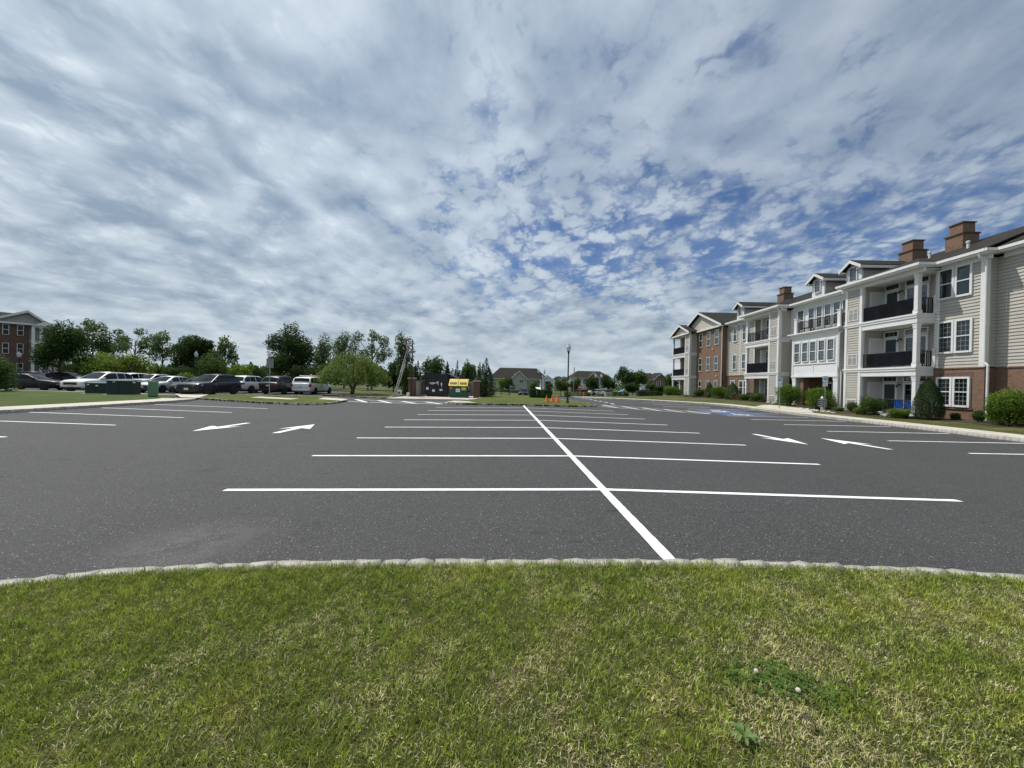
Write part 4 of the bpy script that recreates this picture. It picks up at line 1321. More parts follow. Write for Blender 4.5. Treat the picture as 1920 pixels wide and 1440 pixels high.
eave_run([(-11.5, -.13), (-.3, -.13)]); eave_run([(-.3, -.13), (-.3, .42)])
eave_run([(-.25, .42), (2.25, .42)]); eave_run([(2.22, .42), (2.22, 1.42)]); eave_run([(2.22, 1.42), (8.18, 1.42)])
eave_run([(8.18, .42), (14.82, .42)]); eave_run([(14.82, .42), (14.82, 1.42)]); eave_run([(14.82, 1.42), (20.98, 1.42)]); eave_run([(20.98, .42), (26.0, .42)])

for s_, o_a, o_b in ((-.3, -.6, .38), (2.24, -.1, 1.38), (14.84, -.1, 1.38)):
    MB().box(s_, s_ + .36, o_a, o_b, 9.21, 9.33).build('soffit', M['white_trim'], apt)
# downspouts
for pts in ([(.02, .47, 9.3), (.02, .40, 9.05), (-.06, .12, 8.85), (-.06, .10, 3.35), (-.22, .10, 3.15), (-.22, .10, .1)],
            [(26.2, .5, 9.3), (26.2, .66, 9.0), (26.2, .66, .1)], [(15.1, 1.5, 9.3), (15.1, 1.12, 8.9), (15.1, 1.12, .1)],
            [(8.38, .5, 6.3), (8.38, 1.0, 6.0), (8.38, 1.0, 3.4), (8.38, .8, 3.1), (8.38, .8, .1)]):
    MB().tube(pts, .055, 8).build('downspout', M['white_trim'], apt)


# dormers
def dormer(s, o=.15, w=1.36, zb=9.55, ze=10.86, za=11.42):
    h = w / 2
    zback = ze + .55
    ob = -(zback - EZ) / .4378 + .42
    mb = MB(); mb.box(s - h, s + h, o - .12, o, zb, ze); mb.prism([(s - h, o, ze), (s + h, o, ze), (s, o, za - .05)], (0, -.12, 0))
    d = mb.build('dormer', M['white_panel'], apt)
    for sg in (-1, 1):
        sd_ = siding(MB(lambda u, dd, z, sg=sg: (s + sg * (h - .02 + dd) , u, z)), ob, o - .12, zb - .3, ze, .15)
        sd_.build('dormer_siding', M['siding'], d)
    mb = MB()
    for sg in (-1, 1): mb.prism([(s, o + .34, za), (s + sg * (h + .30), o + .34, ze - .03), (s + sg * (h + .30), ob - .6, ze - .03), (s, ob - .6, za)], (0, 0, .09))
    mb.build('dormer_roof', M['roof'], d)
    mb = MB()
    for sg in (-1, 1):
        mb.prism([(s, o + .33, za - .16), (s + sg * (h + .31), o + .33, ze - .20), (s + sg * (h + .31), o + .33, ze + .03), (s, o + .33, za + .06)], (0, .05, 0))
        mb.prism([(s + sg * (h + .31), o + .37, ze - .20), (s + sg * (h + .31), ob - .5, ze - .20), (s + sg * (h + .31), ob - .5, ze + .0), (s + sg * (h + .31), o + .37, ze + .0)], (sg * -.05, 0, 0))
        mb.prism([(s + sg * (h + .31), o + .33, ze - .19), (s + sg * (h - .1), o + .33, ze - .19), (s + sg * (h - .1), o + .02, ze - .19), (s + sg * (h + .31), o + .02, ze - .19)], (0, 0, .03))
    mb.build('dormer_trim', M['white_trim'], d)
    wd = window(front(o), s - .29, s + .29, 9.92, 10.90, d, 3, 4, 0, .06, 1)


for s in (8.25, 11.75, 23.3): dormer(s)
dormer(-3.6, -.3, 1.5, 9.55, 10.9, 11.5)


# chimneys
def chimney(s, o=-3.5, w=1.05, zt=12.86, zs=12.14):
    mb = MB(); mb.box(s, s + w, o - w, o, 10.2, zs); mb.box(s + .13, s + w - .13, o - w + .13, o - .13, zs, zt)
    c = mb.build('chimney', M['brick'], apt)
    mb = MB(); mb.box(s - .06, s + w + .06, o - w - .06, o + .06, zs - .03, zs + .05); mb.build('chimney_shoulder', M['brick_dark'], c)
    MB().box(s + .07, s + w - .07, o - w + .07, o - .07, zt, zt + .07).build('chimney_cap', M['brick_dark'], c)


chimney(4.37); chimney(7.6); chimney(21.5)
for s, o, z in ((2.9, -2.2, 10.35), (6.1, -3.2, 10.8)):
    MB().lathe([(.07, z), (.07, z + .55), (.10, z + .56), (.10, z + .66), (.02, z + .70)], 10, s, o).build('vent_pipe', M['white_trim'], apt)

# ================================================================== FOLIAGE
def leaf_mesh(name, P, size, m, parent, nrm=None, flat=0.0, aspect=.6, shade=None, seed=0):
    """one small bent face pair per leaf"""
    r = np.random.default_rng(seed + 11)
    n = len(P)
    d = r.normal(size=(n, 3))
    if nrm is not None: d = d * (1 - flat) + nrm * (flat * 1.8)
    d /= np.linalg.norm(d, axis=1, keepdims=True) + 1e-9
    a = np.cross(d, r.normal(size=(n, 3))); a /= np.linalg.norm(a, axis=1, keepdims=True) + 1e-9
    b = np.cross(d, a)
    s = (size * r.uniform(.6, 1.35, n))[:, None] if np.isscalar(size) else (size * r.uniform(.7, 1.3, n))[:, None]
    v = np.empty((n, 4, 3))
    v[:, 0] = P - a * s * .5; v[:, 1] = P + b * s * .5 * aspect + d * s * .06
    v[:, 2] = P + a * s * .5; v[:, 3] = P - b * s * .5 * aspect + d * s * .06
    i = np.arange(n)[:, None] * 4
    f = np.concatenate([i + np.array([[0, 1, 2]]), i + np.array([[0, 2, 3]])]).astype(np.int32)
    me = bpy.data.meshes.new(name)
    me.vertices.add(n * 4); me.vertices.foreach_set('co', v.reshape(-1))
    me.loops.add(len(f) * 3); me.loops.foreach_set('vertex_index', f.reshape(-1))
    me.polygons.add(len(f)); me.polygons.foreach_set('loop_start', np.arange(0, len(f) * 3, 3, dtype=np.int32)); me.polygons.foreach_set('loop_total', np.full(len(f), 3, np.int32))
    me.update(calc_edges=True)
    sh = r.uniform(0, 1, n) if shade is None else np.clip(shade + r.normal(0, .2, n), 0, 1)
    at_ = me.attributes.new('leaf', 'FLOAT', 'POINT'); at_.data.foreach_set('value', np.repeat(sh, 4).astype(np.float32))
    me.materials.append(m)
    return link(name, me, None, parent)


def blobs_points(blobs, n, r, shell=.55, floor=None):
    """points spread through overlapping clumps, denser near their outer shells"""
    vol = np.array([b[3] * b[4] * b[5] for b in blobs]) ** .75; cnt = np.maximum(8, (n * vol / vol.sum())).astype(int)
    P, N, S = [], [], []
    for b, c in zip(blobs, cnt):
        d = r.normal(size=(c, 3)); d /= np.linalg.norm(d, axis=1, keepdims=True)
        rad = 1 - (1 - shell) * r.random(c) ** 1.5
        # lumpy outline
        lump = 1 + .16 * np.sin(d[:, 0] * 7 + b[0]) * np.sin(d[:, 1] * 6 + b[1] * 2) + .12 * np.sin(d[:, 2] * 9 + b[2] * 3)
        p = np.array(b[:3]) + d * (rad * lump)[:, None] * np.array(b[3:6])
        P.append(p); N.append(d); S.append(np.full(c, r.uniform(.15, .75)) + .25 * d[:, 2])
    P, N, S = np.concatenate(P), np.concatenate(N), np.concatenate(S)
    if floor is not None:
        k = P[:, 2] > floor; P, N, S = P[k], N[k], S[k]
    return P, N, S


def crown_blobs(r, cz, rx, rz, k, small=.42, low=-.8, gap=0.0):
    out = []
    tries = 0
    while len(out) < k and tries < 400:
        tries += 1
        d = r.normal(size=3); d /= np.linalg.norm(d)
        if d[2] < low: continue
        q = r.uniform(.45, .80)
        c = d * q * np.array([rx, rx, rz]); sr = small * r.uniform(.7, 1.25)
        if gap and any(np.linalg.norm((c - np.array([o[0], o[1], o[2] - cz])) / np.array([rx, rx, rz])) < gap for o in out): continue
        out.append((c[0], c[1], cz + c[2], rx * sr, rx * sr, rz * sr * .9))
    return out


def limb(mb, a, b, r0, r1, r, bend=.15):
    a, b = Vector(a), Vector(b); L = (b - a).length
    m1 = a.lerp(b, .35) + Vector(r.normal(size=3) * bend * L * .5) + Vector((0, 0, .06 * L)); m2 = a.lerp(b, .7) + Vector(r.normal(size=3) * bend * L * .35)
    mb.tube([a, m1, m2, b], [r0, r0 * .8, (r0 + r1) / 2, r1], 6)


def tree(name, label, cat, base, h, rx, leafm, n=3000, leaf=.3, trunk=.16, crown_from=.28, k=14, small=.42, seed=0, bark='bark', gap=0.0, group=None, squash=1.0, lean=(0, 0), shell=.5):
    r = np.random.default_rng(seed * 17 + 5)
    t = thing(name, label, cat, base, 0, group)
    z0 = h * crown_from; rz = (h - z0) / 2 * squash; cz = h - rz
    bl = crown_blobs(r, cz, rx, rz, k, small, gap=gap)
    bl = [(b[0] + lean[0] * b[2] / h, b[1] + lean[1] * b[2] / h) + b[2:] for b in bl]
    bl.append((lean[0] * .8, lean[1] * .8, cz, rx * .5, rx * .5, rz * .62) if not gap else bl[0])
    mb = MB()
    top = Vector((lean[0] * .7, lean[1] * .7, h * .78))
    mb.tube([(0, 0, -.3), (0, 0, .15), (lean[0] * .2, lean[1] * .2, z0 * .8), (lean[0] * .45, lean[1] * .45, h * .55), tuple(top)], [trunk * 1.5, trunk * 1.1, trunk * .85, trunk * .55, trunk * .15], 8)
    for b in bl[:9]:
        zz = min(max(b[2] * .62, z0 * .55), h * .6)
        limb(mb, (lean[0] * zz / h * .7, lean[1] * zz / h * .7, zz), b[:3], trunk * .42, trunk * .1, r)
    mb.build('trunk', M[bark], t, True)
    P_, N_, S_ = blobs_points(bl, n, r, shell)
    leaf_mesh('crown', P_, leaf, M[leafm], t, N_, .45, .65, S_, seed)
    return t


def shrub(name, label, base, w, h, leafm, n=4000, leaf=.08, seed=0, kind='round', group=None, cat='shrub', depth=None, stems=True):
    """garden shrub: round, cone, low mound or leafy"""
    r = np.random.default_rng(seed * 13 + 3)
    t = thing(name, label, cat, base, 0, group)
    dy = depth or w
    if kind == 'cone':
        m_ = int(n); zz = r.random(m_) ** .85; a = r.uniform(0, 2 * np.pi, m_)
        prof = np.interp(zz, [0, .08, .25, .5, .75, .9, 1], [.70, .92, 1.0, .86, .58, .34, .06]) * (1 + .05 * np.sin(a * 5 + zz * 9))
        rad = prof * (1 - .28 * r.random(m_) ** 2)
        P_ = np.stack([np.cos(a) * rad * w / 2, np.sin(a) * rad * dy / 2, zz * h * (1 + .03 * np.sin(a * 3))], -1)
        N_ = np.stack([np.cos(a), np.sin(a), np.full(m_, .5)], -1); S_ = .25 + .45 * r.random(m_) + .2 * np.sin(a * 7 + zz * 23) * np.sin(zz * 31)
    else:
        k = {'round': 10, 'leafy': 16, 'mound': 8}[kind]
        bl = []
        for i in range(k):
            d = r.normal(size=3); d[2] = abs(d[2]) * .8; d /= np.linalg.norm(d)
            q = r.uniform(.35, .62) if kind != 'round' else r.uniform(.3, .45)
            s_ = r.uniform(.36, .56) if kind != 'round' else r.uniform(.55, .66)
            bl.append((d[0] * q * w / 2, d[1] * q * dy / 2, h * .40 + d[2] * q * h * .45, s_ * w / 2, s_ * dy / 2, s_ * h * .52))
        bl.append((0, 0, h * .42, w * .34, dy * .34, h * .40))
        if kind == 'leafy':
            for i in range(7):
                a = i * .9 + r.uniform(0, .4); q = r.uniform(.5, .68)
                bl.append((math.cos(a) * q * w / 2, math.sin(a) * q * dy / 2, h * r.uniform(.14, .24), w * .17, dy * .17, h * .20))
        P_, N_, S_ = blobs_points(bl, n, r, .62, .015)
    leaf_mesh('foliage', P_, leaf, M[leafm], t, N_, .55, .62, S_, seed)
    mb = MB()
    for i in range(5):
        a = r.uniform(0, 6.28); q = r.uniform(.1, .35)
        limb(mb, (.04 * math.cos(a), .04 * math.sin(a), -.15), (math.cos(a) * q * w, math.sin(a) * q * dy, h * r.uniform(.45, .7)), .03 * max(.6, h / 2), .008, r)
    if stems: mb.build('stem', M['bark'], t, True)
    return t


def conifer(name, label, base, w, h, leafm='leaf_cedar', n=3500, leaf=.16, seed=0, group=None, tip=.12, wide=.28):
    """upright juniper: ragged upswept sprays round a column with several tops"""
    r = np.random.default_rng(seed * 7 + 29)
    t = thing(name, label, 'evergreen', base, 0, group)
    MB().tube([(0, 0, -.2), (0, 0, h * .3), (0, 0, h * .9)], [.09, .07, .02], 6).build('trunk', M['bark'], t, True)
    sp = [(0, 0, 1.0)] + [(r.uniform(-.28, .28), r.uniform(-.28, .28), r.uniform(.62, .92)) for _ in range(6)]
    P_, N_, S_ = [], [], []
    for i, (sx, sy, sh) in enumerate(sp):
        c = n // len(sp)
        zz = r.random(c); a = r.uniform(0, 2 * np.pi, c)
        prof = np.interp(zz, [0, .06, wide, .6, .85, 1], [.35, .62, .72, .46, .20, .02])
        rad = prof * (1 - .5 * r.random(c) ** 2) * (1 + .3 * np.sin(a * 3 + zz * 14 + i))
        P_.append(np.stack([sx * w * .9 * (.4 + .6 * zz) + np.cos(a) * rad * w / 2, sy * w * .9 * (.4 + .6 * zz) + np.sin(a) * rad * w / 2, zz * sh * h], -1))
        N_.append(np.stack([np.cos(a), np.sin(a), np.full(c, .2)], -1)); S_.append(.15 + .6 * r.random(c))
    P_, N_, S_ = map(np.concatenate, (P_, N_, S_))
    leaf_mesh('crown', P_, leaf, M[leafm], t, N_, .4, .42, S_, seed)
    return t


def px_tree(fn, name, label, px, Y, top, hw, *a, z=None, cat='tree', **k):
    """place a tree at depth Y under pixel column px; its height and spread come from the picture"""
    b = at(px, 720, Y); bz = GZ(b.x, Y) + .05 if z is None else z
    h = at(px, top, Y).z - bz; w = hw * Y / F_PX * math.sqrt(1 + ((px - 960) / F_PX) ** 2) ** 0
    if fn is tree: return tree(name, label, cat, (b.x, Y, bz), h, w, *a, **k)
    if fn is conifer: return conifer(name, label, (b.x, Y, bz), 2 * w, h, *a, **k)
    return shrub(name, label, (b.x, Y, bz), 2 * w, h, *a, **k)


# --- left side
px_tree(tree, 'shade_tree', 'big leafy green tree standing in the car park before the brick building', 112, 46, 600, 38, 'leaf_oak', 15000, .19, .17, .17, k=24, small=.42, seed=1)
shrub('leafy_shrub', 'dark shrub cut by the left edge of the picture', at(-14, 720, 28.3).xy.to_3d() + Vector((0, 0, .1)), 3.1, 3.2, 'leaf_mid', 9000, .11, 2, 'leafy')
G1 = 'trees behind the car park'
px_tree(tree, 'tall_tree', 'sparse tall tree just right of the car park tree', 172, 74, 594, 30, 'leaf_grey', 2300, .36, .16, .30, k=11, small=.34, seed=3, gap=.42, bark='pale_bark', group=G1)
px_tree(tree, 'tall_tree', 'sparse feathery tree second in the skyline row', 212, 76, 612, 32, 'leaf_grey', 2000, .36, .15, .40, k=9, small=.32, seed=4, gap=.46, bark='pale_bark', group=G1)
px_tree(tree, 'tall_tree', 'thin tree with bare forking branches over the light green bushes', 252, 74, 612, 38, 'leaf_grey', 1700, .34, .17, .36, k=9, small=.26, seed=5, gap=.5, bark='pale_bark', group=G1)
px_tree(tree, 'tall_tree', 'slender open tree left of the round oak', 304, 72, 620, 26, 'leaf_grey', 2000, .33, .14, .34, k=9, small=.36, seed=6, gap=.45, group=G1)
px_tree(tree, 'oak_tree', 'round dark oak behind the dark compact cars', 348, 66, 619, 30, 'leaf_oak', 9000, .28, .2, .22, k=14, seed=7, group=G1)
px_tree(tree, 'oak_tree', 'smaller dark tree leaning against the round oak', 386, 67, 634, 20, 'leaf_oak', 6000, .28, .16, .25, k=10, seed=8, group=G1)
px_tree(tree, 'tall_tree', 'feathery tall tree alone against the sky in the gap', 421, 64, 619, 23, 'leaf_grey', 2300, .30, .15, .26, k=12, small=.36, seed=9, gap=.3, group=G1)
px_tree(tree, 'oak_tree', 'big dark oak with a domed crown behind the white minivan', 545, 60, 612, 41, 'leaf_oak', 17000, .25, .24, .13, k=22, small=.40, seed=10, group=G1)
px_tree(tree, 'tall_tree', 'pale tall tree right of the big domed oak', 602, 64, 622, 24, 'leaf_grey', 2600, .30, .15, .16, k=13, small=.42, seed=11, group=G1)
px_tree(tree, 'tall_tree', 'ragged tree rising behind the willow', 645, 62, 614, 27, 'leaf_grey', 2600, .28, .15, .2, k=14, small=.36, seed=12, gap=.3, group=G1)
px_tree(tree, 'tall_tree', 'tallest sparse tree with bare limbs above the willow', 697, 58, 606, 36, 'leaf_grey', 2300, .27, .17, .32, k=12, small=.30, seed=13, gap=.46, bark='pale_bark', group=G1)
G2 = 'shrub trees behind the parked cars'
for px, Y, top, hw, lm, n, lb, sd in (
        (195, 52, 655, 34, 'leaf_bright', 3400, 'broad light green shrub tree left of its twin', 21), (243, 53, 660, 36, 'leaf_bright', 3400, 'broad light green shrub tree right of its twin', 22),
        (140, 60, 640, 30, 'leaf_mid', 2600, 'dark shrub tree behind the car park tree', 23), (290, 60, 682, 26, 'leaf_mid', 2000, 'low dark shrub tree under the slender open tree', 24),
        (335, 58, 684, 24, 'leaf_oak', 2000, 'low dark thicket tree under the round oak', 25), (405, 58, 664, 34, 'leaf_mid', 3200, 'broad dark shrub tree under the feathery tall tree', 26),
        (455, 56, 683, 22, 'leaf_bright', 2200, 'yellow-green shrub tree behind the white hatchback', 27), (487, 62, 680, 22, 'leaf_mid', 2200, 'low tree in the gap of the skyline', 28),
        (570, 57, 680, 26, 'leaf_oak', 2400, 'dark undergrowth tree behind the minivan', 29), (620, 56, 672, 26, 'leaf_mid', 2400, 'undergrowth tree behind the left half of the willow', 30),
        (690, 54, 670, 26, 'leaf_oak', 2400, 'undergrowth tree behind the right half of the willow', 31), (738, 50, 668, 20, 'leaf_oak', 2800, 'dark rounded tree between willow and ladder', 32)):
    px_tree(tree, 'shrub_tree', lb, px, Y, top, hw, lm, int(n * 1.7), .21, .10, .02, k=14, small=.44, seed=sd, group=G2)
px_tree(shrub, 'round_shrub', 'small round light shrub behind the dark compact cars', 346, 50, 694, 17, 'leaf_bright', 1600, .2, 33, 'round')
px_tree(shrub, 'round_shrub', 'small yellow-green shrub behind the white hatchback', 478, 50, 704, 22, 'leaf_bright', 1600, .2, 34, 'leafy')


def willow(base, h, R, label):
    r = np.random.default_rng(77)
    t = thing('willow_tree', label, 'tree', base)
    mb = MB(); tips = []
    mb.tube([(0, 0, -.2), (.05, 0, .3), (.25, .05, 1.0), (.5, .1, 1.5)], [.26, .19, .16, .12], 9)
    mb.tube([(.1, 0, .45), (-.35, .1, 1.1), (-.9, .2, 2.0)], [.14, .11, .05], 8)
    for i in range(14):
        a = i / 14 * 6.283 + r.uniform(-.2, .2); q = r.uniform(.35, .78)
        limb(mb, (.3 * math.cos(a), .2 * math.sin(a), 1.3), (q * R * math.cos(a), q * R * math.sin(a), h * r.uniform(.62, .9)), .07, .02, r)
    mb.build('trunk', M['bark'], t, True)
    P_, S_ = [], []
    for c_ in range(92):
        ca_ = r.uniform(0, 6.283); cq = math.sqrt(r.random()) * 1.0
        lift = r.uniform(.80, 1.06); reach = r.uniform(.82, 1.14); tone_ = r.uniform(.15, .85); hang = r.uniform(.35, 1.0)
        for s_ in range(17):
            a = ca_ + r.normal(0, .13) / max(cq, .25); q = max(.02, cq + r.normal(0, .07))
            x, y = q * R * reach * math.cos(a), q * R * reach * math.sin(a)
            zt = h * (.99 - .44 * q ** 2.2) * lift * r.uniform(.95, 1.03)
            drop = (hang * r.uniform(.6, 1.05) * (zt - .55)) if q > .45 else r.uniform(.25, .8)
            c = max(5, int(drop / .11)); k = np.arange(c) / c; out = .30 * np.sin(k * 2.4) * q
            P_.append(np.stack([x + out * math.cos(a) + r.normal(0, .03, c), y + out * math.sin(a) + r.normal(0, .03, c), zt - k * drop + r.normal(0, .02, c)], -1))
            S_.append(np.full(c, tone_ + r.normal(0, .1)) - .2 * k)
    P_, S_ = np.concatenate(P_), np.concatenate(S_)
    # long narrow hanging leaves
    d = r.normal(size=(len(P_), 3)); d[:, 2] *= .25
    leaf_mesh('crown', P_, .20, M['leaf_willow'], t, d / np.linalg.norm(d, axis=1, keepdims=True), .35, .34, S_, 5)
    return t


willow((-16.2, 38.9, .06), 4.25, 3.05, 'pale green weeping willow on the lawn beyond the drive')
tree('slender_tree', 'thin leaning tree with leafy tuft behind the ladder', 'tree', (-11.4, 42.5, .05), at(752, 620, 42.5).z, 1.0, 'leaf_grey', 3000, .20, .11, .12, k=14, small=.5, seed=41, lean=(-.8, 0), bark='pale_bark', gap=.2)

G3 = 'evergreens round the bin enclosure'
px_tree(tree, 'garden_tree', 'bushy mid green tree behind the black compactor', 812, 51, 664, 24, 'leaf_mid', 4200, .22, .14, .05, k=20, small=.4, seed=42)
px_tree(tree, 'garden_tree', 'bushy green tree behind the yellow-lidded dumpster', 877, 51, 673, 17, 'leaf_mid', 3200, .22, .13, .05, k=16, small=.42, seed=43)
for px, Y, top, hw, lb, sd in ((783, 48, 676, 9, 'narrow dark juniper just right of the bare pole', 44), (838, 49, 677, 9, 'narrow dark juniper left of the yellow lids', 45), (857, 49, 675, 10, 'narrow dark juniper above the yellow lids', 46),
                               (899, 48, 679, 9, 'narrow juniper above the right brick pier', 47), (797, 49, 692, 13, 'low juniper behind the left tan wall', 48), (848, 50, 690, 16, 'low broad juniper behind the compactor corner', 49), (888, 48.5, 692, 14, 'low broad juniper behind the right tan wall', 50),
                               (825, 50, 694, 14, 'low juniper directly behind the black compactor', 57), (868, 49, 694, 14, 'low juniper directly behind the yellow lids', 58)):
    px_tree(conifer, 'juniper', lb, px, Y, top, hw, 'leaf_cedar', 2600, .17, sd, G3)
px_tree(conifer, 'juniper', 'large ragged juniper right of the bin enclosure', 911, 40.2, 671, 22, 'leaf_cedar', 6500, .13, 51, G3, z=.08, wide=.2)
px_tree(conifer, 'juniper', 'dark narrow shrub against the left brick pier', 760, 41.5, 690, 12, 'leaf_mid', 3000, .13, 52, G3, z=.08)

# --- woodland closing the view behind everything
def woodland(label, a, b, Y, tops, n, seed, leafm):
    r = np.random.default_rng(seed)
    px = r.uniform(a, b, n); tp = np.interp(px, np.linspace(a, b, len(tops)), tops) + 5 * np.sin(px * .21) + 3 * np.sin(px * .57 + 1)
    yy = Y + r.uniform(0, 9, n); f = r.random(n) ** .6
    xx = (px - 960) / F_PX * yy; hor = 717 + (px - 960) * math.tan(ROLL)
    zt = CAM_H + (hor - tp) / F_PX * yy; zb = np.array([GZ(x, y) for x, y in zip(xx, yy)])
    P_ = np.stack([xx, yy, zb + (zt - zb) * f], -1)
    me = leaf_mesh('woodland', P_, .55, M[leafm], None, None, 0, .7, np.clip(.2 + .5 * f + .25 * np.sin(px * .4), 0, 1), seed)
    tag(me, label, 'woodland', kind='stuff')


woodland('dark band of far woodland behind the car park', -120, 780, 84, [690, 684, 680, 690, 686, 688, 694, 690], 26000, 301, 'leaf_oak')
woodland('dark band of far woodland behind the houses', 1035, 1300, 175, [714, 709, 707, 706, 709, 708], 15000, 302, 'leaf_mid')

# --- centre distance
G4 = 'street trees by the far houses'
for px, Y, top, hw, lm, n, lb, sd in (
        (940, 96, 706, 10, 'leaf_bright', 1100, 'small pale tree at the left corner of the grey house', 61), (955, 92, 703, 13, 'leaf_oak', 1700, 'round dark tree before the grey house gable', 62),
        (1002, 98, 711, 10, 'leaf_mid', 1300, 'small round tree before the grey house porch', 63), (1052, 92, 714, 14, 'leaf_oak', 1500, 'dark tree left of the tall lamp post', 64),
        (1078, 88, 706, 13, 'leaf_mid', 1500, 'dark tree right behind the tall lamp post', 65), (1112, 84, 704, 15, 'leaf_oak', 1900, 'dark round tree left of the far double lamp', 66),
        (1140, 82, 702, 15, 'leaf_oak', 1900, 'dark round tree right of the far double lamp', 67), (1172, 80, 685, 20, 'leaf_oak', 3000, 'tallest dark tree in the centre distance', 68),
        (1196, 84, 692, 16, 'leaf_mid', 2400, 'mid green tree right of the tallest one', 69), (1187, 74, 716, 15, 'leaf_oak', 1700, 'low dark tree below the tallest one', 70),
        (1219, 70, 713, 9, 'leaf_grey', 800, 'thin young tree beside the dark utility box', 71), (1258, 96, 694, 12, 'leaf_oak', 2000, 'dark tree seen past the end porches', 72),
        (1234, 78, 722, 12, 'leaf_oak', 1400, 'dark low tree left of the end porches', 73), (1030, 105, 716, 8, 'leaf_mid', 900, 'small tree right of the grey house porch', 74)):
    px_tree(tree, 'street_tree', lb, px, Y, top, hw, lm, n, .30, .11, .18 if sd != 70 else .05, k=12, small=.44, seed=sd, group=G4)


def hedge(label, x0, x1, y0, y1, h, leafm, n, seed, leaf=.12):
    r = np.random.default_rng(seed)
    t = thing('hedge', label, 'hedge', ((x0 + x1) / 2, (y0 + y1) / 2, GZ((x0 + x1) / 2, (y0 + y1) / 2) + .05))
    w, d = (x1 - x0) / 2, (y1 - y0) / 2
    q = r.uniform(-1, 1, (n, 3)); ax = r.integers(0, 3, n); sg = np.where(r.random(n) < .5, -1, 1); q[np.arange(n), ax] = sg * (1 - .12 * r.random(n))
    q *= 1 + .05 * np.sin(q[:, [1, 2, 0]] * 6)
    nrm = np.zeros((n, 3)); nrm[np.arange(n), ax] = sg
    ln = np.linalg.norm(q, axis=1, keepdims=True); q *= np.minimum(1, 1.35 / ln)
    P_ = np.stack([q[:, 0] * w, q[:, 1] * d, (q[:, 2] * .5 + .5) * h], -1)
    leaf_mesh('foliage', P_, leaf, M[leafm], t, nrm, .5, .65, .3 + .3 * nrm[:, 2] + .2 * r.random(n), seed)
    MB().box(-w * .8, w * .8, -d * .5, d * .5, -.1, h * .35).build('stem', M['bark'], t)
    return t


hedge('clipped dark hedge behind the cones, left block', 1.9, 2.95, 40.0, 41.4, .95, 'leaf_oak', 2400, 81)
hedge('clipped dark hedge behind the cones, right block', 3.0, 4.15, 39.6, 41.0, .92, 'leaf_oak', 2400, 82)
hedge('low hedge strip left of the grey utility box', 8.6, 12.6, 61.5, 63, .8, 'leaf_grey', 1800, 83, .2)
hedge('low hedge strip between the two utility boxes', 15.0, 18.6, 61.0, 62.6, .8, 'leaf_mid', 1800, 84, .2)
hedge('low hedge strip right of the dark utility box', 18.9, 22.2, 56.5, 58, .7, 'leaf_oak', 1800, 85, .2)


# --- planting along the apartment block
def bed(px, o, top, hw, z=None):
    """position on the planting bed: pixel column px at distance o in front of the building line"""
    N2 = Vector((-math.cos(PHI), math.sin(PHI))); O2 = Vector((25.7, 20.9))
    r = ray(px, 745); t = (O2.dot(N2) + o) / (r.x * N2.x + r.y * N2.y)
    Pp = Vector((r.x * t, r.y * t, 0)); Pp.z = (rz_at(Pp.x, Pp.y) if z is None else z) - .02
    return Pp, max(.3, at(px, top, Pp.y).z - Pp.z), 2 * hw * Pp.y / F_PX / (1 + abs(px - 960) / F_PX * .25)


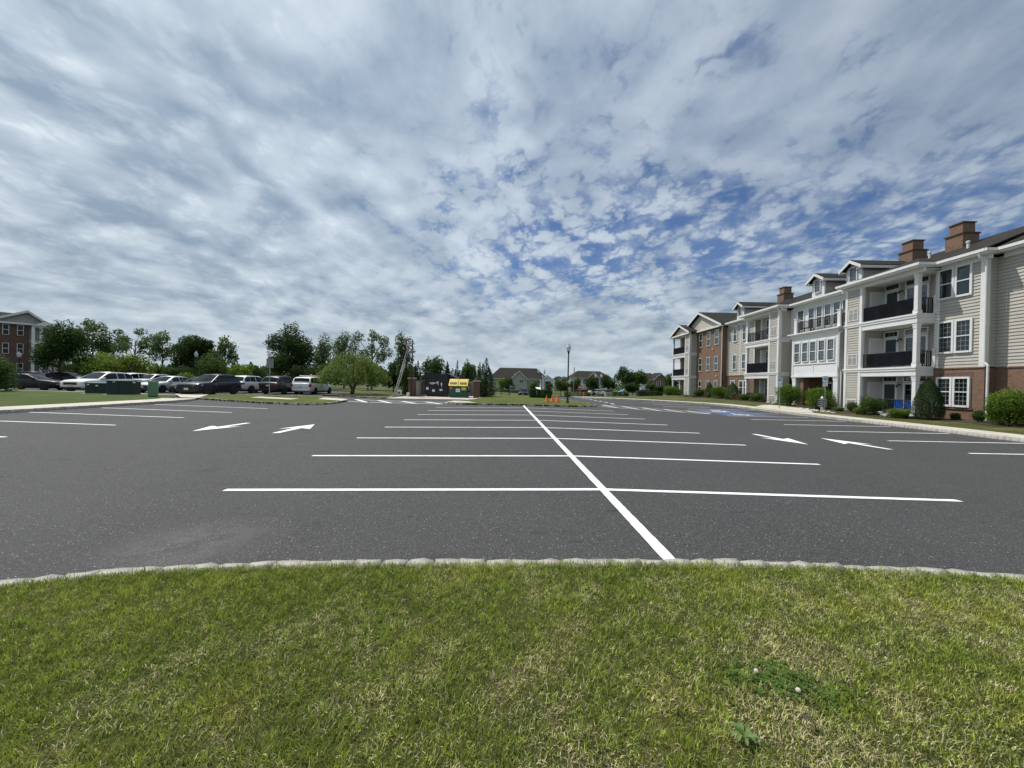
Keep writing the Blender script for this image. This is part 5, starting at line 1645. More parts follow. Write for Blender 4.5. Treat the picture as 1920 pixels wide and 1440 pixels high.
GB = 'shrubs along the apartment block'
for name, lb, px, o, top, hw, lm, n, lf, sd, kd in (
        ('leafy_shrub', 'large bright leafy shrub at the right edge of the picture', 1896, 1.1, 719, 58, 'leaf_shrub', 11000, .085, 101, 'leafy'),
        ('round_shrub', 'small dark ball shrub beside the large bright one', 1836, 1.0, 765, 14, 'leaf_box', 3000, .05, 102, 'round'),
        ('low_shrub', 'tiny low shrub under the ground-floor paired windows', 1793, .8, 771, 11, 'leaf_mid', 1800, .06, 103, 'leafy'),
        ('cone_shrub', 'big clipped egg-shaped shrub before the near balcony column', 1741, 1.75, 711, 29, 'leaf_cone', 16000, .05, 104, 'cone'),
        ('leafy_shrub', 'dark leafy shrub before the near patio railing', 1634, 2.1, 737, 30, 'leaf_mid', 5200, .075, 105, 'leafy'),
        ('round_shrub', 'dark ball shrub at the foot of the near white corner post', 1600, 1.75, 749, 15, 'leaf_box', 3000, .055, 106, 'round'),
        ('leafy_shrub', 'large round shrub left of the lobby pier', 1480, 2.0, 711, 30, 'leaf_shrub', 8500, .085, 107, 'leafy'),
        ('leafy_shrub', 'large round shrub right of the lobby pier', 1537, 1.85, 719, 33, 'leaf_shrub', 8500, .085, 108, 'leafy'),
        ('low_shrub', 'twin dark shrub nearer the white vent corner', 1418, 1.95, 734, 17, 'leaf_mid', 2600, .10, 109, 'leafy'),
        ('low_shrub', 'twin dark shrub nearer the pointed cone', 1397, 1.95, 735, 14, 'leaf_mid', 2600, .10, 110, 'leafy'),
        ('cone_shrub', 'pointed cone shrub before the brick ground floor', 1374, 2.0, 719, 16, 'leaf_box', 4200, .09, 111, 'cone'),
        ('leafy_shrub', 'bright round shrub between the two cones', 1350, 2.0, 718, 20, 'leaf_shrub', 4200, .11, 112, 'leafy'),
        ('cone_shrub', 'narrow cone shrub at the brick gable', 1330, 1.9, 718, 10, 'leaf_box', 2800, .10, 113, 'cone'),
        ('leafy_shrub', 'dark spreading shrub at the left foot of the brick gable', 1313, 2.0, 726, 15, 'leaf_mid', 2400, .12, 114, 'leafy'),
        ('leafy_shrub', 'bright green shrub before the end porches', 1262, 2.9, 718, 19, 'leaf_shrub', 4200, .13, 115, 'leafy'),
        ('low_shrub', 'low bright mound in front of the end porches, right one', 1287, 3.4, 744, 9, 'leaf_bright', 1500, .10, 116, 'round'),
        ('low_shrub', 'low olive mound in front of the end porches, left one', 1273, 3.5, 745, 7, 'leaf_mid', 1300, .10, 117, 'round'),
        ('low_shrub', 'low dark mound at the foot of the porch flank', 1303, 3.0, 744, 8, 'leaf_oak', 1300, .10, 118, 'round'),
        ('low_shrub', 'brownish low shrub at the foot of the white vent corner', 1429, 2.1, 750, 8, 'leaf_red', 1200, .08, 119, 'leafy')):
    p, h, w = bed(px, o, top, hw)
    shrub(name, lb, p, w, h, lm, n, lf, sd, kd, GB)


def grass_clump(label, p, w, h, n, seed):
    r = np.random.default_rng(seed)
    t = thing('grass_clump', label, 'grass clump', p)
    mb = MB()
    for i in range(n):
        a = r.uniform(0, 6.28); q = r.random() ** .5 * .3 * w; L = h * r.uniform(.7, 1.2); sp = r.uniform(.3, 1) * w * .5
        b = Vector((q * math.cos(a), q * math.sin(a), 0)); o = Vector((math.cos(a), math.sin(a), 0)); s = Vector((-o.y, o.x, 0)) * .012
        m1 = b + o * sp * .4 + Vector((0, 0, L * .8)); e = b + o * sp + Vector((0, 0, L * r.uniform(.4, .95)))
        mb._add([b - s, b + s, m1 + s, m1 - s, e], [(0, 1, 2, 3), (3, 2, 4)])
    o = mb.build('blades', M['leaf_bright'], t)
    at_ = o.data.attributes.new('leaf', 'FLOAT', 'POINT'); at_.data.foreach_set('value', np.repeat(r.random(n), 5).astype(np.float32))


for lb, px, o, top, hw, sd in (('arching ornamental grass before the patio with the blue chair', 1687, 2.3, 766, 22, 1), ('arching grass tuft between the two dark shrubs by the patio', 1614, 2.4, 764, 12, 2), ('dry grass tuft beside the white bay column', 1574, 1.9, 763, 10, 3)):
    p, h, w = bed(px, o, top, hw); grass_clump(lb, p, w, h, 700, sd)

mb = MB()
for (s0, s1, o0, o1) in ((-3.0, 2.4, 0.02, 1.9), (2.0, 7.9, 1.12, 2.7), (7.9, 11.2, 1.25, 2.8), (13.0, 26.0, 1.2, 2.9), (26.0, 40, 1.0, 4.2)):
    N2 = Vector((-math.cos(PHI), math.sin(PHI), 0)); A2 = Vector((math.sin(PHI), math.cos(PHI), 0)); O2 = Vector((25.7, 20.9, 0))
    n = max(2, int((s1 - s0) / .7)); rows = []
    for i in range(n + 1):
        s = s0 + (s1 - s0) * i / n; w = .2 * math.sin(s * 2.3) + .12 * math.sin(s * 5.1)
        a, b = O2 + A2 * s + N2 * o0, O2 + A2 * s + N2 * (o1 + w)
        rows.append(((a.x, a.y, rz_at(a.x, a.y) + .05), (b.x, b.y, rz_at(b.x, b.y) + .02)))
    for a, b in zip(rows, rows[1:]): mb.poly([a[0], b[0], b[1], a[1]])
o = mb.build('mulch_bed', M['mulch']); tag(o, 'dark mulch bed along the apartment block', kind='structure')

r = np.random.default_rng(5); mb = MB()
for i in range(90):
    px = r.uniform(1500, 1566) if i < 60 else r.uniform(1430, 1475); p, h, w = bed(px, r.uniform(2.6, 3.2) if i < 60 else r.uniform(1.4, 2.6), 760, 5)
    q = r.uniform(.04, .11)
    mb.lathe([(q * .5, -.02), (q, q * .25), (q * .8, q * .6), (q * .2, q * .8)], 6, p.x, p.y); mb.v[-24:] = [(a, b, c + p.z + .02) for a, b, c in mb.v[-24:]]
o = mb.build('river_stones', M['river_stone']); tag(o, 'scatter of pale river stones at the foot of the lobby shrubs', 'stones', kind='stuff')

# ================================================================== CARS
CAR = {
    # rear..front stations: t, half-width factor, sill z, top-of-lower-body z
    'sedan': dict(L=4.8, W=1.82, H=1.45, R=.33, wb=2.75, axle=.585,
                  st=[(0, .74, .42, .84), (.02, .90, .30, .98), (.08, .97, .24, 1.02), (.20, 1, .20, 1.03), (.45, 1, .19, .98), (.68, 1, .19, .95), (.80, .99, .20, .90), (.92, .95, .22, .82), (.98, .86, .26, .72), (1, .70, .36, .62)],
                  green=[(.09, 1.01), (.26, 1.40), (.34, 1.445), (.44, 1.45), (.52, 1.41), (.70, .955)], split=(.245, .42, .60)),
    'suv': dict(L=4.65, W=1.85, H=1.66, R=.36, wb=2.73, axle=.575,
                st=[(0, .82, .50, .95), (.015, .94, .36, 1.06), (.06, .99, .30, 1.10), (.20, 1, .26, 1.10), (.45, 1, .25, 1.06), (.70, 1, .25, 1.04), (.82, .99, .26, 1.01), (.93, .96, .28, .95), (.985, .90, .32, .86), (1, .80, .42, .74)],
                green=[(.03, 1.08), (.10, 1.54), (.16, 1.63), (.36, 1.665), (.50, 1.62), (.71, 1.045)], split=(.12, .36, .62)),
    'minivan': dict(L=5.1, W=1.98, H=1.75, R=.34, wb=3.08, axle=.575,
                    st=[(0, .86, .46, 1.0), (.012, .96, .34, 1.10), (.05, 1, .26, 1.12), (.20, 1, .22, 1.10), (.45, 1, .21, 1.07), (.72, 1, .21, 1.05), (.85, .98, .23, .98), (.94, .93, .26, .88), (.985, .85, .30, .78), (1, .74, .38, .68)],
                    green=[(.012, 1.11), (.06, 1.63), (.12, 1.71), (.36, 1.75), (.52, 1.68), (.77, 1.04)], split=(.10, .36, .66)),
}


def lerp_tab(tab, x, c):
    return float(np.interp(x, [r[0] for r in tab], [r[c] for r in tab]))


def make_car(kind, name, label, paint, loc, heading, category='car', plate=True, rims='rim', chrome=False, group='cars in the left parking lot', glassm='car_glass', size=1.0):
    S_ = CAR[kind]; L, W, H, R = S_['L'], S_['W'], S_['H'], S_['R']; st, gr = S_['st'], S_['green']
    h = Vector((heading[0], heading[1])).normalized()
    t = thing(name, label, category, loc, math.atan2(h.y, h.x), group)
    t.scale = (size,) * 3
    X = lambda f: (f - .5) * L
    # lower body
    mb = MB(); rings = []
    fr = sorted(set([s[0] for s in st] + [.14, .33, .57, .75, .88]))
    for f in fr:
        w, zl, zt = lerp_tab(st, f, 1) * W / 2, lerp_tab(st, f, 2), lerp_tab(st, f, 3)
        half = [(0, zl), (.80 * w, zl), (.95 * w, zl + .06), (.99 * w, zl + .28 * (zt - zl)), (w, zl + .55 * (zt - zl)), (.985 * w, zt - .16 * (zt - zl)), (.93 * w, zt - .025), (.80 * w, zt + .005), (0, zt + .03)]
        rings.append([(X(f), y, z) for y, z in half] + [(X(f), -y, z) for y, z in half[-2:0:-1]])
    n = len(rings[0]); vs = [p for r_ in rings for p in r_]; fs = []
    for i in range(len(rings) - 1):
        for k in range(n): fs.append((i * n + k, i * n + (k + 1) % n, (i + 1) * n + (k + 1) % n, (i + 1) * n + k))
    fs += [tuple(range(n))[::-1], tuple((len(rings) - 1) * n + k for k in range(n))]
    mb._add(vs, fs)
    body = mb.build('body', paint, t, True)
    # cabin
    belt = lambda f: lerp_tab(st, f, 3) - .03
    wb_ = lambda f: lerp_tab(st, f, 1) * W / 2 * .93
    g0, g1 = gr[0][0], gr[-1][0]
    fs_ = sorted(set([g[0] for g in gr] + list(np.linspace(g0, g1, 15))))
    roof = lambda f: lerp_tab(gr, f, 1)
    tum = .22 if kind != 'minivan' else .16

    def side_pt(f, v, out=0.0):
        zb, zr = belt(f), roof(f)
        y = wb_(f) - tum * W / 2 * v * max(0.0, (zr - zb)) / (H - belt(.4)) + out
        return (X(f), y, zb + (zr - zb) * v)
    mb = MB(); rings = []
    for f in fs_:
        pts = [side_pt(f, 0), side_pt(f, .5), side_pt(f, .93)]
        a = side_pt(f, 1); pts.append((a[0], a[1] - .07, a[2] + .0)); pts.append((a[0], 0, a[2] + .035 * min(1, (roof(f) - belt(f)) * 4)))
        rings.append(pts + [(p[0], -p[1], p[2]) for p in pts[-2::-1]])
    n = len(rings[0]); vs = [p for r_ in rings for p in r_]; fq = []
    for i in range(len(rings) - 1):
        for k in range(n - 1): fq.append((i * n + k, i * n + k + 1, (i + 1) * n + k + 1, (i + 1) * n + k))
    mb._add(vs, fq); mb.build('cabin', paint, t, True)
    # side glass
    a, b, c = S_['split']
    edges = [(g0 + .05 if kind == 'sedan' else g0 + .045, a + (.10 if kind == 'sedan' else .09)), (a + (.11 if kind == 'sedan' else .10), b - .008), (b + .008, g1 - .045)]
    for sg in (1, -1):
        for e0, e1 in edges:
            mb = MB(lambda x, y, z, sg=sg: (x, sg * y, z)); row = []
            for f in np.linspace(e0, e1, 7):
                if roof(f) - belt(f) < .06: continue
                row.append((side_pt(f, .07, .008), side_pt(f, .5, .010), side_pt(f, .88, .008)))
            for p, q in zip(row, row[1:]):
                mb.poly([p[0], q[0], q[1], p[1]]); mb.poly([p[1], q[1], q[2], p[2]])
            if row: mb.build('side_window', M[glassm], t, True)
    # windscreens
    for nm, (f0, f1), outx in (('windscreen', (g1 - .012, gr[-2][0] + .012), .012), ('rear_window', (g0 + (.02 if kind == 'sedan' else .014), gr[1][0] - .004), -.012)):
        mb = MB(); row = []
        for k in range(5):
            f = f0 + (f1 - f0) * k / 4; p = side_pt(f, 1); w = p[1] - .10
            cz = .035 * min(1, (roof(f) - belt(f)) * 4)
            row.append([(p[0] + outx, y * w, p[2] + .012 + cz * (1 - abs(y)) - .004 * abs(y)) for y in (-1, -.5, 0, .5, 1)])
        for p, q in zip(row, row[1:]):
            for k in range(4): mb.poly([p[k], p[k + 1], q[k + 1], q[k]])
        mb.build(nm, M[glassm], t, True)
    # wheels
    ax = [(S_['axle'] - .5) * L * 0 + X(0) + L * .5 + S_['wb'] / 2 + (S_['axle'] - .56) * L * .3, 0]
    fxw = S_['wb'] / 2 + .05; rxw = -S_['wb'] / 2 + .05
    for x in (fxw, rxw):
        for sg in (1, -1):
            yo = W / 2 + .035
            tfw = lambda a_, b_, c_, x=x, sg=sg: (x + a_, sg * (yo - .21 + c_), R + b_)
            ty = MB(tfw).lathe([(R * .66, 0), (R * .95, .0), (R, .03), (R, .18), (R * .95, .21), (R * .68, .215)], 22).build('wheel', M['rubber'], t, True)
            mb = MB(tfw); mb.lathe([(R * .68, .05), (R * .68, .2), (R * .62, .205), (R * .60, .15)], 22)
            for k in range(5):
                an = k * 2 * math.pi / 5 + .3; ca, sa = math.cos(an), math.sin(an); wv = R * .09
                mb.poly([(ca * .04 - sa * wv, sa * .04 + ca * wv, .20), (ca * R * .64 - sa * wv * .8, sa * R * .64 + ca * wv * .8, .19), (ca * R * .64 + sa * wv * .8, sa * R * .64 - ca * wv * .8, .19), (ca * .04 + sa * wv, sa * .04 - ca * wv, .20)])
            mb.lathe([(.001, .19), (R * .18, .195), (R * .16, .212), (.001, .215)], 10)
            mb.build('rim', M[rims], ty)
            # dark wheel house
            mb = MB(lambda a_, b_, c_, x=x, sg=sg: (x + a_, sg * c_, b_)); rr = R * 1.14
            arc = [(rr * math.cos(q), R + rr * math.sin(q)) for q in np.linspace(-.35, math.pi + .35, 18)]
            wl = lerp_tab(st, (x / L) + .5, 1) * W / 2
            mb.prism([(p[0], p[1], wl + .006) for p in arc], (0, 0, -.30)); mb.build('wheel_arch', M['plastic'], t)
    # front: grille, lamps, plate; rear: lamps, plate
    xf, xr = L / 2, -L / 2
    zf = lerp_tab(st, .97, 3)
    gw = .62 if chrome else .5
    mb = MB(); mb.cbox(xf - .10, xf + .022, -gw, gw, zf - .30, zf - .10, .02); g_ = mb.build('grille', M['plastic'], t)
    mb = MB(); mb.box(xf - .05, xf + .034, -gw, gw, zf - .115, zf - .085)
    if chrome:
        mb.prism([(xf - .04, -gw, zf - .1), (xf + .03, -gw, zf - .1), (xf + .03, -gw + .12, zf - .32), (xf - .04, -gw + .12, zf - .32)], (0, .03, 0))
        mb.prism([(xf - .04, gw, zf - .1), (xf + .03, gw, zf - .1), (xf + .03, gw - .12, zf - .32), (xf - .04, gw - .12, zf - .32)], (0, -.03, 0))
    mb.build('grille_trim', M['chrome'], g_)
    mb = MB(); mb.cbox(xf - .12, xf + .012, -.72, .72, .30, .42, .02); mb.build('air_intake', M['plastic'], t)
    for sg in (1, -1):
        mb = MB(lambda x, y, z, sg=sg: (x, sg * y, z))
        w1 = lerp_tab(st, .95, 1) * W / 2
        mb.prism([(xf - .02, gw + .02, zf - .14), (xf - .10, w1 * .92, zf - .10), (xf - .45, w1 * 1.03, zf - .02), (xf - .42, w1 * 1.03, zf - .12), (xf - .08, w1 * .95, zf - .20), (xf - .005, gw + .02, zf - .20)], (.012, .012, 0)); mb.build('headlight', M['head'], t)
        zr = lerp_tab(st, .03, 3); w2 = lerp_tab(st, .03, 1) * W / 2
        mb = MB(lambda x, y, z, sg=sg: (x, sg * y, z))
        if kind == 'minivan': mb.cbox(xr - .012, xr + .18, w2 * .80, w2 * 1.015, zr - .36, zr - .06, .03)
        else: mb.cbox(xr - .012, xr + .24, w2 * .60, w2 * 1.012, zr - .24, zr - .08, .03)
        mb.build('tail_light', M['tail'], t)
        mb = MB(lambda x, y, z, sg=sg: (x, sg * y, z)); fm = g1 - .055
        mp = side_pt(fm, .05)
        mb.cbox(mp[0] - .08, mp[0] + .10, mp[1] + .03, mp[1] + .22, mp[2] + .04, mp[2] + .19, .03); mb.build('mirror', paint, t, True)
        for hx in (-.35, .55):
            MB(lambda x, y, z, sg=sg: (x, sg * y, z)).box(hx, hx + .17, W / 2 * .985, W / 2 + .014, .86, .89).build('door_handle', M['chrome'] if chrome else paint, t)
        MB(lambda x, y, z, sg=sg: (x, sg * y, z)).box(-S_['wb'] / 2 + R + .12, S_['wb'] / 2 - R - .05, W / 2 * .96, W / 2 + .006, .26, .33).build('sill_trim', M['plastic'], t)
    MB().box(xf - .0, xf + .03, -.16, .16, .44, .60).build('number_plate', M['plate'], t)
    MB().box(xr - .03, xr + .02, -.16, .16, .72, .86).build('number_plate', M['plate'], t)
    MB().cbox(xr - .03, xr + .14, -.80 * W / 2 * 1.05, .80 * W / 2 * 1.05, .36, .50, .03).build('bumper', M['plastic'] if kind == 'suv' else paint, t, True)
    MB().box(xr + .35, xf - .35, -W / 2 * .86, W / 2 * .86, .17, .34).build('underbody', M['plastic'], t)
    if kind == 'suv':
        for sg in (1, -1):
            a_, b_ = side_pt(.16, 1), side_pt(.45, 1)
            MB().tube([(a_[0], sg * (a_[1] - .06), a_[2] - .02), (a_[0] + .1, sg * (a_[1] - .06), a_[2] + .045), (b_[0] - .1, sg * (b_[1] - .06), b_[2] + .045), (b_[0], sg * (b_[1] - .06), b_[2] - .02)], .018, 6).build('roof_rail', M['plastic'], t)
    return t


CP = dict(black=car_paint('paint_black', (0.008, 0.007, 0.011)), white=car_paint('paint_white', (0.74, 0.75, 0.75), 0.0), dark=car_paint('paint_darkblue', (0.010, 0.014, 0.021)), navy=car_paint('paint_slate', (0.022, 0.030, 0.038)),
          grey=car_paint('paint_greygreen', (0.022, 0.028, 0.028)), silver=car_paint('paint_silver', (0.50, 0.52, 0.53), .5), maroon=car_paint('paint_maroon', (0.035, 0.012, 0.016)), pearl=car_paint('paint_pearl', (0.66, 0.67, 0.66), 0.0))


def car_at(px, Y): return Vector((at(px, 720, Y).x, Y, 0.0))


def face(a): return (math.cos(math.radians(a)), math.sin(math.radians(a)))


make_car('sedan', 'parked_car', 'black sedan seen from its side at the far left', CP['black'], car_at(60, 34.6), (.96, .28))
make_car('suv', 'parked_car', 'white crossover facing the camera beside the green cabinets', CP['white'], Vector((-37.0, 34.5, 0)), (.05, -1), size=1.06)
make_car('sedan', 'parked_car', 'silver sedan half hidden by the ribbed green pedestal', CP['silver'], Vector((-32.4, 36.1, 0)), (.0, -1), size=1.04)
make_car('sedan', 'parked_car', 'slate sedan tucked left of the dark crossover', CP['navy'], Vector((-29.4, 36.2, 0)), (.0, -1), size=1.04)
make_car('suv', 'parked_car', 'dark crossover with chrome grille facing the camera', CP['dark'], Vector((-25.8, 32.9, 0)), (.0, -1), chrome=True, size=1.07)
make_car('suv', 'parked_car', 'white hatchback SUV seen from behind its right side', CP['pearl'], car_at(475, 39.6), (.10, .99), size=1.04)
make_car('suv', 'parked_car', 'dark grey SUV seen from behind next to the minivan', CP['grey'], Vector((-22.9, 38.6, 0)), (.03, 1.0), size=1.06)
van = make_car('minivan', 'minivan', 'white minivan with ladder rack seen from behind', CP['white'], Vector((-20.75, 40.15, 0)), (-.02, 1.0), 'van', group=None)
mb = MB()
for x in (-1.3, .2): mb.tube([(x, -.78, 1.70), (x, -.78, 1.84), (x, .78, 1.84), (x, .78, 1.70)], .025, 6)
for y in (-.55, -.25, .25, .55): mb.tube([(-1.75, y, 1.88), (1.1, y, 1.90)], .022, 6)
for x in np.linspace(-1.6, .95, 9): mb.box(x - .02, x + .02, -.55, -.25, 1.87, 1.90)
mb.box(-1.2, 1.2, .25, .55, 1.87, 1.90)
mb.build('ladder_rack', M['alu'], van)
mb = MB(); mb.lathe([(.09, 1.86), (.09, 1.98), (.05, 2.03)], 10, -.55, 0); mb.build('beacon', M['amber'], van)
make_car('minivan', 'parked_car', 'white van roof showing behind the white crossover', CP['white'], car_at(236, 46.5), (0, -1))
make_car('suv', 'parked_car', 'white SUV roof showing behind the silver sedan', CP['white'], car_at(283, 48.0), (0, -1))
make_car('suv', 'parked_car', 'dark SUV parked behind the black sedan', CP['black'], car_at(72, 45.0), (1, .2))
make_car('suv', 'parked_car', 'maroon SUV at the foot of the car park tree', CP['maroon'], car_at(133, 46.5), (1, .25))
make_car('sedan', 'parked_car', 'dark sedan in the far row before the brick building', CP['dark'], car_at(30, 50.0), (1, .1))
dc = at(982, 744, 80); make_car('suv', 'driving_car', 'dark car coming along the road from the grey house', CP['black'], (dc.x, 80, GZ(dc.x, 80)), (-.12, -1), group=None)
dc = at(1122, 738, 92); make_car('sedan', 'parked_car', 'white car under the trees in the centre distance', CP['white'], (dc.x, 92, GZ(dc.x, 92) + .1), (1, .1), group=None)

# ================================================================== STREET FURNITURE
def lamp_post(label, base, h, heads=1, rz=0.0, globe=True, group='lamp posts'):
    t = thing('lamp_post', label, 'lamp post', base, rz, group)
    mb = MB(); mb.lathe([(.14, -.1), (.14, .08), (.10, .12), (.085, .45), (.065, .55), (.06, .65), (.055, h * .6), (.048, h - 1.0), (.048, h - .95)], 14)
    mb.build('pole', M['black_metal'], t, True)

    def head(x, z):
        mb = MB(); mb.lathe([(.05, z), (.07, z + .05), (.06, z + .10), (.12, z + .17), (.13, z + .22)], 12, x); c = mb.build('lamp_base', M['black_metal'], t, True)
        mb = MB(); mb.lathe([(.11, z + .22), (.17, z + .34), (.205, z + .50), (.18, z + .64), (.12, z + .74)], 14, x); mb.build('globe', M['globe'], t, True)
        mb = MB(); mb.lathe([(.13, z + .74), (.09, z + .82), (.03, z + .86), (.025, z + .95), (.004, z + 1.0)], 12, x); mb.build('finial', M['globe'], t, True)
        mb = MB(); mb.lathe([(.02, z + .24), (.04, z + .4), (.035, z + .55), (.01, z + .6)], 8, x); mb.build('bulb', M['sign_white'], t, True)
    if heads == 1:
        if globe: head(0, h - 1.0)
        else: MB().lathe([(.05, h - 1), (.05, h - .02), (.02, h)], 10).build('pole_top', M['black_metal'], t)
    else:
        MB().tube([(-.5, 0, h - .95), (-.3, 0, h - 1.08), (0, 0, h - 1.0), (.3, 0, h - 1.08), (.5, 0, h - .95)], .035, 6).build('arm', M['black_metal'], t)
        for x in (-.5, .5): head(x, h - .98)
    return t


b = on_ground(1064, 755, .13); lamp_post('tall lamp post with clear acorn globe on the cone island', (b.x, b.y, b.z), at(1066, 641, b.y).z - b.z)
b = at(504, 720, 39.5); lamp_post('lamp post behind the dark grey SUV', (b.x, 39.5, .0), at(504, 656, 39.5).z)
b = at(367, 720, 47); lamp_post('lamp post behind the dark crossover', (b.x, 47, 0), at(367, 657, 47).z)
b = at(35, 720, 47); lamp_post('lamp post before the left brick building', (b.x, 47, 0), at(36, 658, 47).z)
lamp_post('bare black pole without a globe beside the ladder', (-10.0, 38.3, .0), at(773, 636, 38.3).z, globe=False)
for px, top, Y, lb in ((1015, 691, 66, 'double-headed lamp post before the grey house, taller one'), (1021, 703, 92, 'double-headed lamp post before the grey house, smaller one'), (1122, 700, 66, 'double-headed lamp post among the far street trees')):
    b = at(px, 720, Y); z = GZ(b.x, Y); lamp_post(lb, (b.x, Y, z), at(px, top, Y).z - z, 2, .1)


def cone(label, p, h=.72):
    t = thing('traffic_cone', label, 'traffic cone', p, random.uniform(0, 1), 'traffic cones on the island')
    MB().cbox(-.19, .19, -.19, .19, 0, .04, .012).build('cone_base', M['cone'], t)
    MB().lathe([(.145, .04), (.13, .06), (.035, h - .02), (.028, h)], 16).build('cone_body', M['cone'], t, True)


for px, py, top, lb in ((1025, 753.5, 742, 'orange traffic cone at the left of the three'), (1035.5, 752.8, 741, 'orange traffic cone in the middle of the three'), (1045.5, 754, 738.5, 'tallest orange traffic cone beside the lamp post')):
    b = on_ground(px, py, .13); cone(lb, b, at(px, top, b.y).z - b.z)


def polygon(n, r, rot=0.0): return [(r * math.cos(2 * math.pi * k / n + rot), r * math.sin(2 * math.pi * k / n + rot)) for k in range(n)]


def sign_post(name, label, base, h, rz, plates, post='galv'):
    """plates: list of (shape, z centre, size, material, extra) facing local -y"""
    t = thing(name, label, 'sign', base, rz)
    MB().box(-.03, .03, -.02, .02, -.2, h).build('post', M[post], t)
    for shape, z, sz, m, extra in plates:
        if shape == 'rect': pts = [(-sz[0] / 2, -sz[1] / 2), (sz[0] / 2, -sz[1] / 2), (sz[0] / 2, sz[1] / 2), (-sz[0] / 2, sz[1] / 2)]
        elif shape == 'oct': pts = polygon(8, sz, math.pi / 8)
        else: pts = polygon(24, sz)
        p = MB().prism([(x, -.024, z + y) for x, y in pts], (0, -.006, 0)).build('sign_plate', M[m], t)
        if extra:
            mb = MB(); extra(mb, z); mb.build('sign_marking', M[extra.mat], p)
    return t


def isa(mb, z):
    """wheelchair symbol"""
    for x0, z0, x1, z1 in ((-.03, .07, -.02, -.01), (-.02, -.01, .06, -.01), (.06, -.01, .08, -.08), (-.03, .04, .04, .04)):
        dx, dz = x1 - x0, z1 - z0; l = math.hypot(dx, dz); nx, nz = -dz / l * .012, dx / l * .012
        mb.poly([(x0 - nx, -.036, z + z0 - nz + .02), (x1 - nx, -.036, z + z1 - nz + .02), (x1 + nx, -.036, z + z1 + nz + .02), (x0 + nx, -.036, z + z0 + nz + .02)])
    for k in range(12):
        a, b = math.radians(140 + k * 20), math.radians(140 + (k + 1) * 20)
        mb.poly([(-.02 + .055 * math.cos(a), -.036, z - .02 + .055 * math.sin(a)), (-.02 + .055 * math.cos(b), -.036, z - .02 + .055 * math.sin(b)), (-.02 + .075 * math.cos(b), -.036, z - .02 + .075 * math.sin(b)), (-.02 + .075 * math.cos(a), -.036, z - .02 + .075 * math.sin(a))])
    mb.poly([(-.035 + .02 * math.cos(a), -.036, z + .11 + .02 * math.sin(a)) for a in np.linspace(0, 6.28, 10, endpoint=False)])


isa.mat = 'sign_white'


def text_lines(rows, m, w, hgt=.022):
    """short rows of small dark strokes, as unreadable sign print reads at this distance"""
    def f(mb, z):
        rr = random.Random(3)
        for zz in rows:
            x = -w / 2
            while x < w / 2:
                l = rr.uniform(.02, .06); mb.poly([(x, -.0345, z + zz), (x + l, -.0345, z + zz), (x + l, -.0345, z + zz + hgt), (x, -.0345, z + zz + hgt)]); x += l + .018
    f.mat = m
    return f


for px, py, top, lb, rz in ((1461, 767, 707, 'accessible parking sign nearer the far balconies', -.62), (1546, 771, 705, 'accessible parking sign before the right lobby shrub', -.66)):
    p = on_ground(px, py, z=.02)
    p.z = rz_at(p.x, p.y) - .02
    h = at(px, top, p.y).z - p.z
    sign_post('accessible_parking_sign', lb, p, h, rz, [('rect', h - .24, (.32, .46), 'sign_white', None), ('rect', h - .25, (.0, .0), 'sign_white', None), ('rect', h - .64, (.30, .26), 'sign_white', text_lines((-.06, .0, .06), 'sign_green', .24))])
    t = [o for o in bpy.data.objects if o.get('label') == lb][0]
    pl = MB().box(-.105, .105, -.034, -.030, h - .33, h - .12).build('symbol_field', M['sign_blue'], t)
    mb = MB(); isa(mb, h - .225); mb.build('wheelchair_symbol', M['sign_white'], pl)
    MB().box(-.14, .14, -.034, -.030, h - .06, h - .03).build('sign_border', M['sign_green'], t)
for o in [o for o in bpy.data.objects if o.name.startswith('sign_plate') and len(o.data.vertices) and max(v.co.x for v in o.data.vertices) == 0]: bpy.data.objects.remove(o)

p = on_ground(1541, 770, z=.1); p.z = rz_at(p.x, p.y) - .02
t = thing('directory_sign', 'small black and white slatted sign on a white post by the lobby shrub', 'sign', p, -.6)
MB().box(-.07, .07, -.07, .07, -.1, 1.0).build('post', M['white_trim'], t)
MB().lathe([(.09, 1.0), (.10, 1.04), (.05, 1.1), (.01, 1.18)], 8).build('post_cap', M['white_trim'], t)
for k in range(4):
    s_ = MB().cbox(-.34, .34, -.10, -.07, .40 + k * .145, .52 + k * .145, .008).build('sign_slat', M['black_metal'], t)
    mb = MB(); f = text_lines((.0,), 'sign_white', .5, .05); f(mb, .44 + k * .145); mb.v = [(a, b - .068, c) for a, b, c in mb.v]; mb.build('lettering', M['sign_white'], s_)

b = on_ground(505, 742, .12); h = at(506, 672, b.y).z - b.z
sign_post('road_sign', 'grey back of a rectangular sign on the left grass island', b, h, math.pi + .5, [('rect', h - .40, (.50, .76), 'sign_back', None)])
b = on_ground(1075, 752, .12); h = at(1077, 688, b.y).z - b.z


def bar(mb, z): mb.poly([(-.21, -.036, z - .045), (.21, -.036, z - .045), (.21, -.036, z + .045), (-.21, -.036, z + .045)])


bar.mat = 'sign_white'


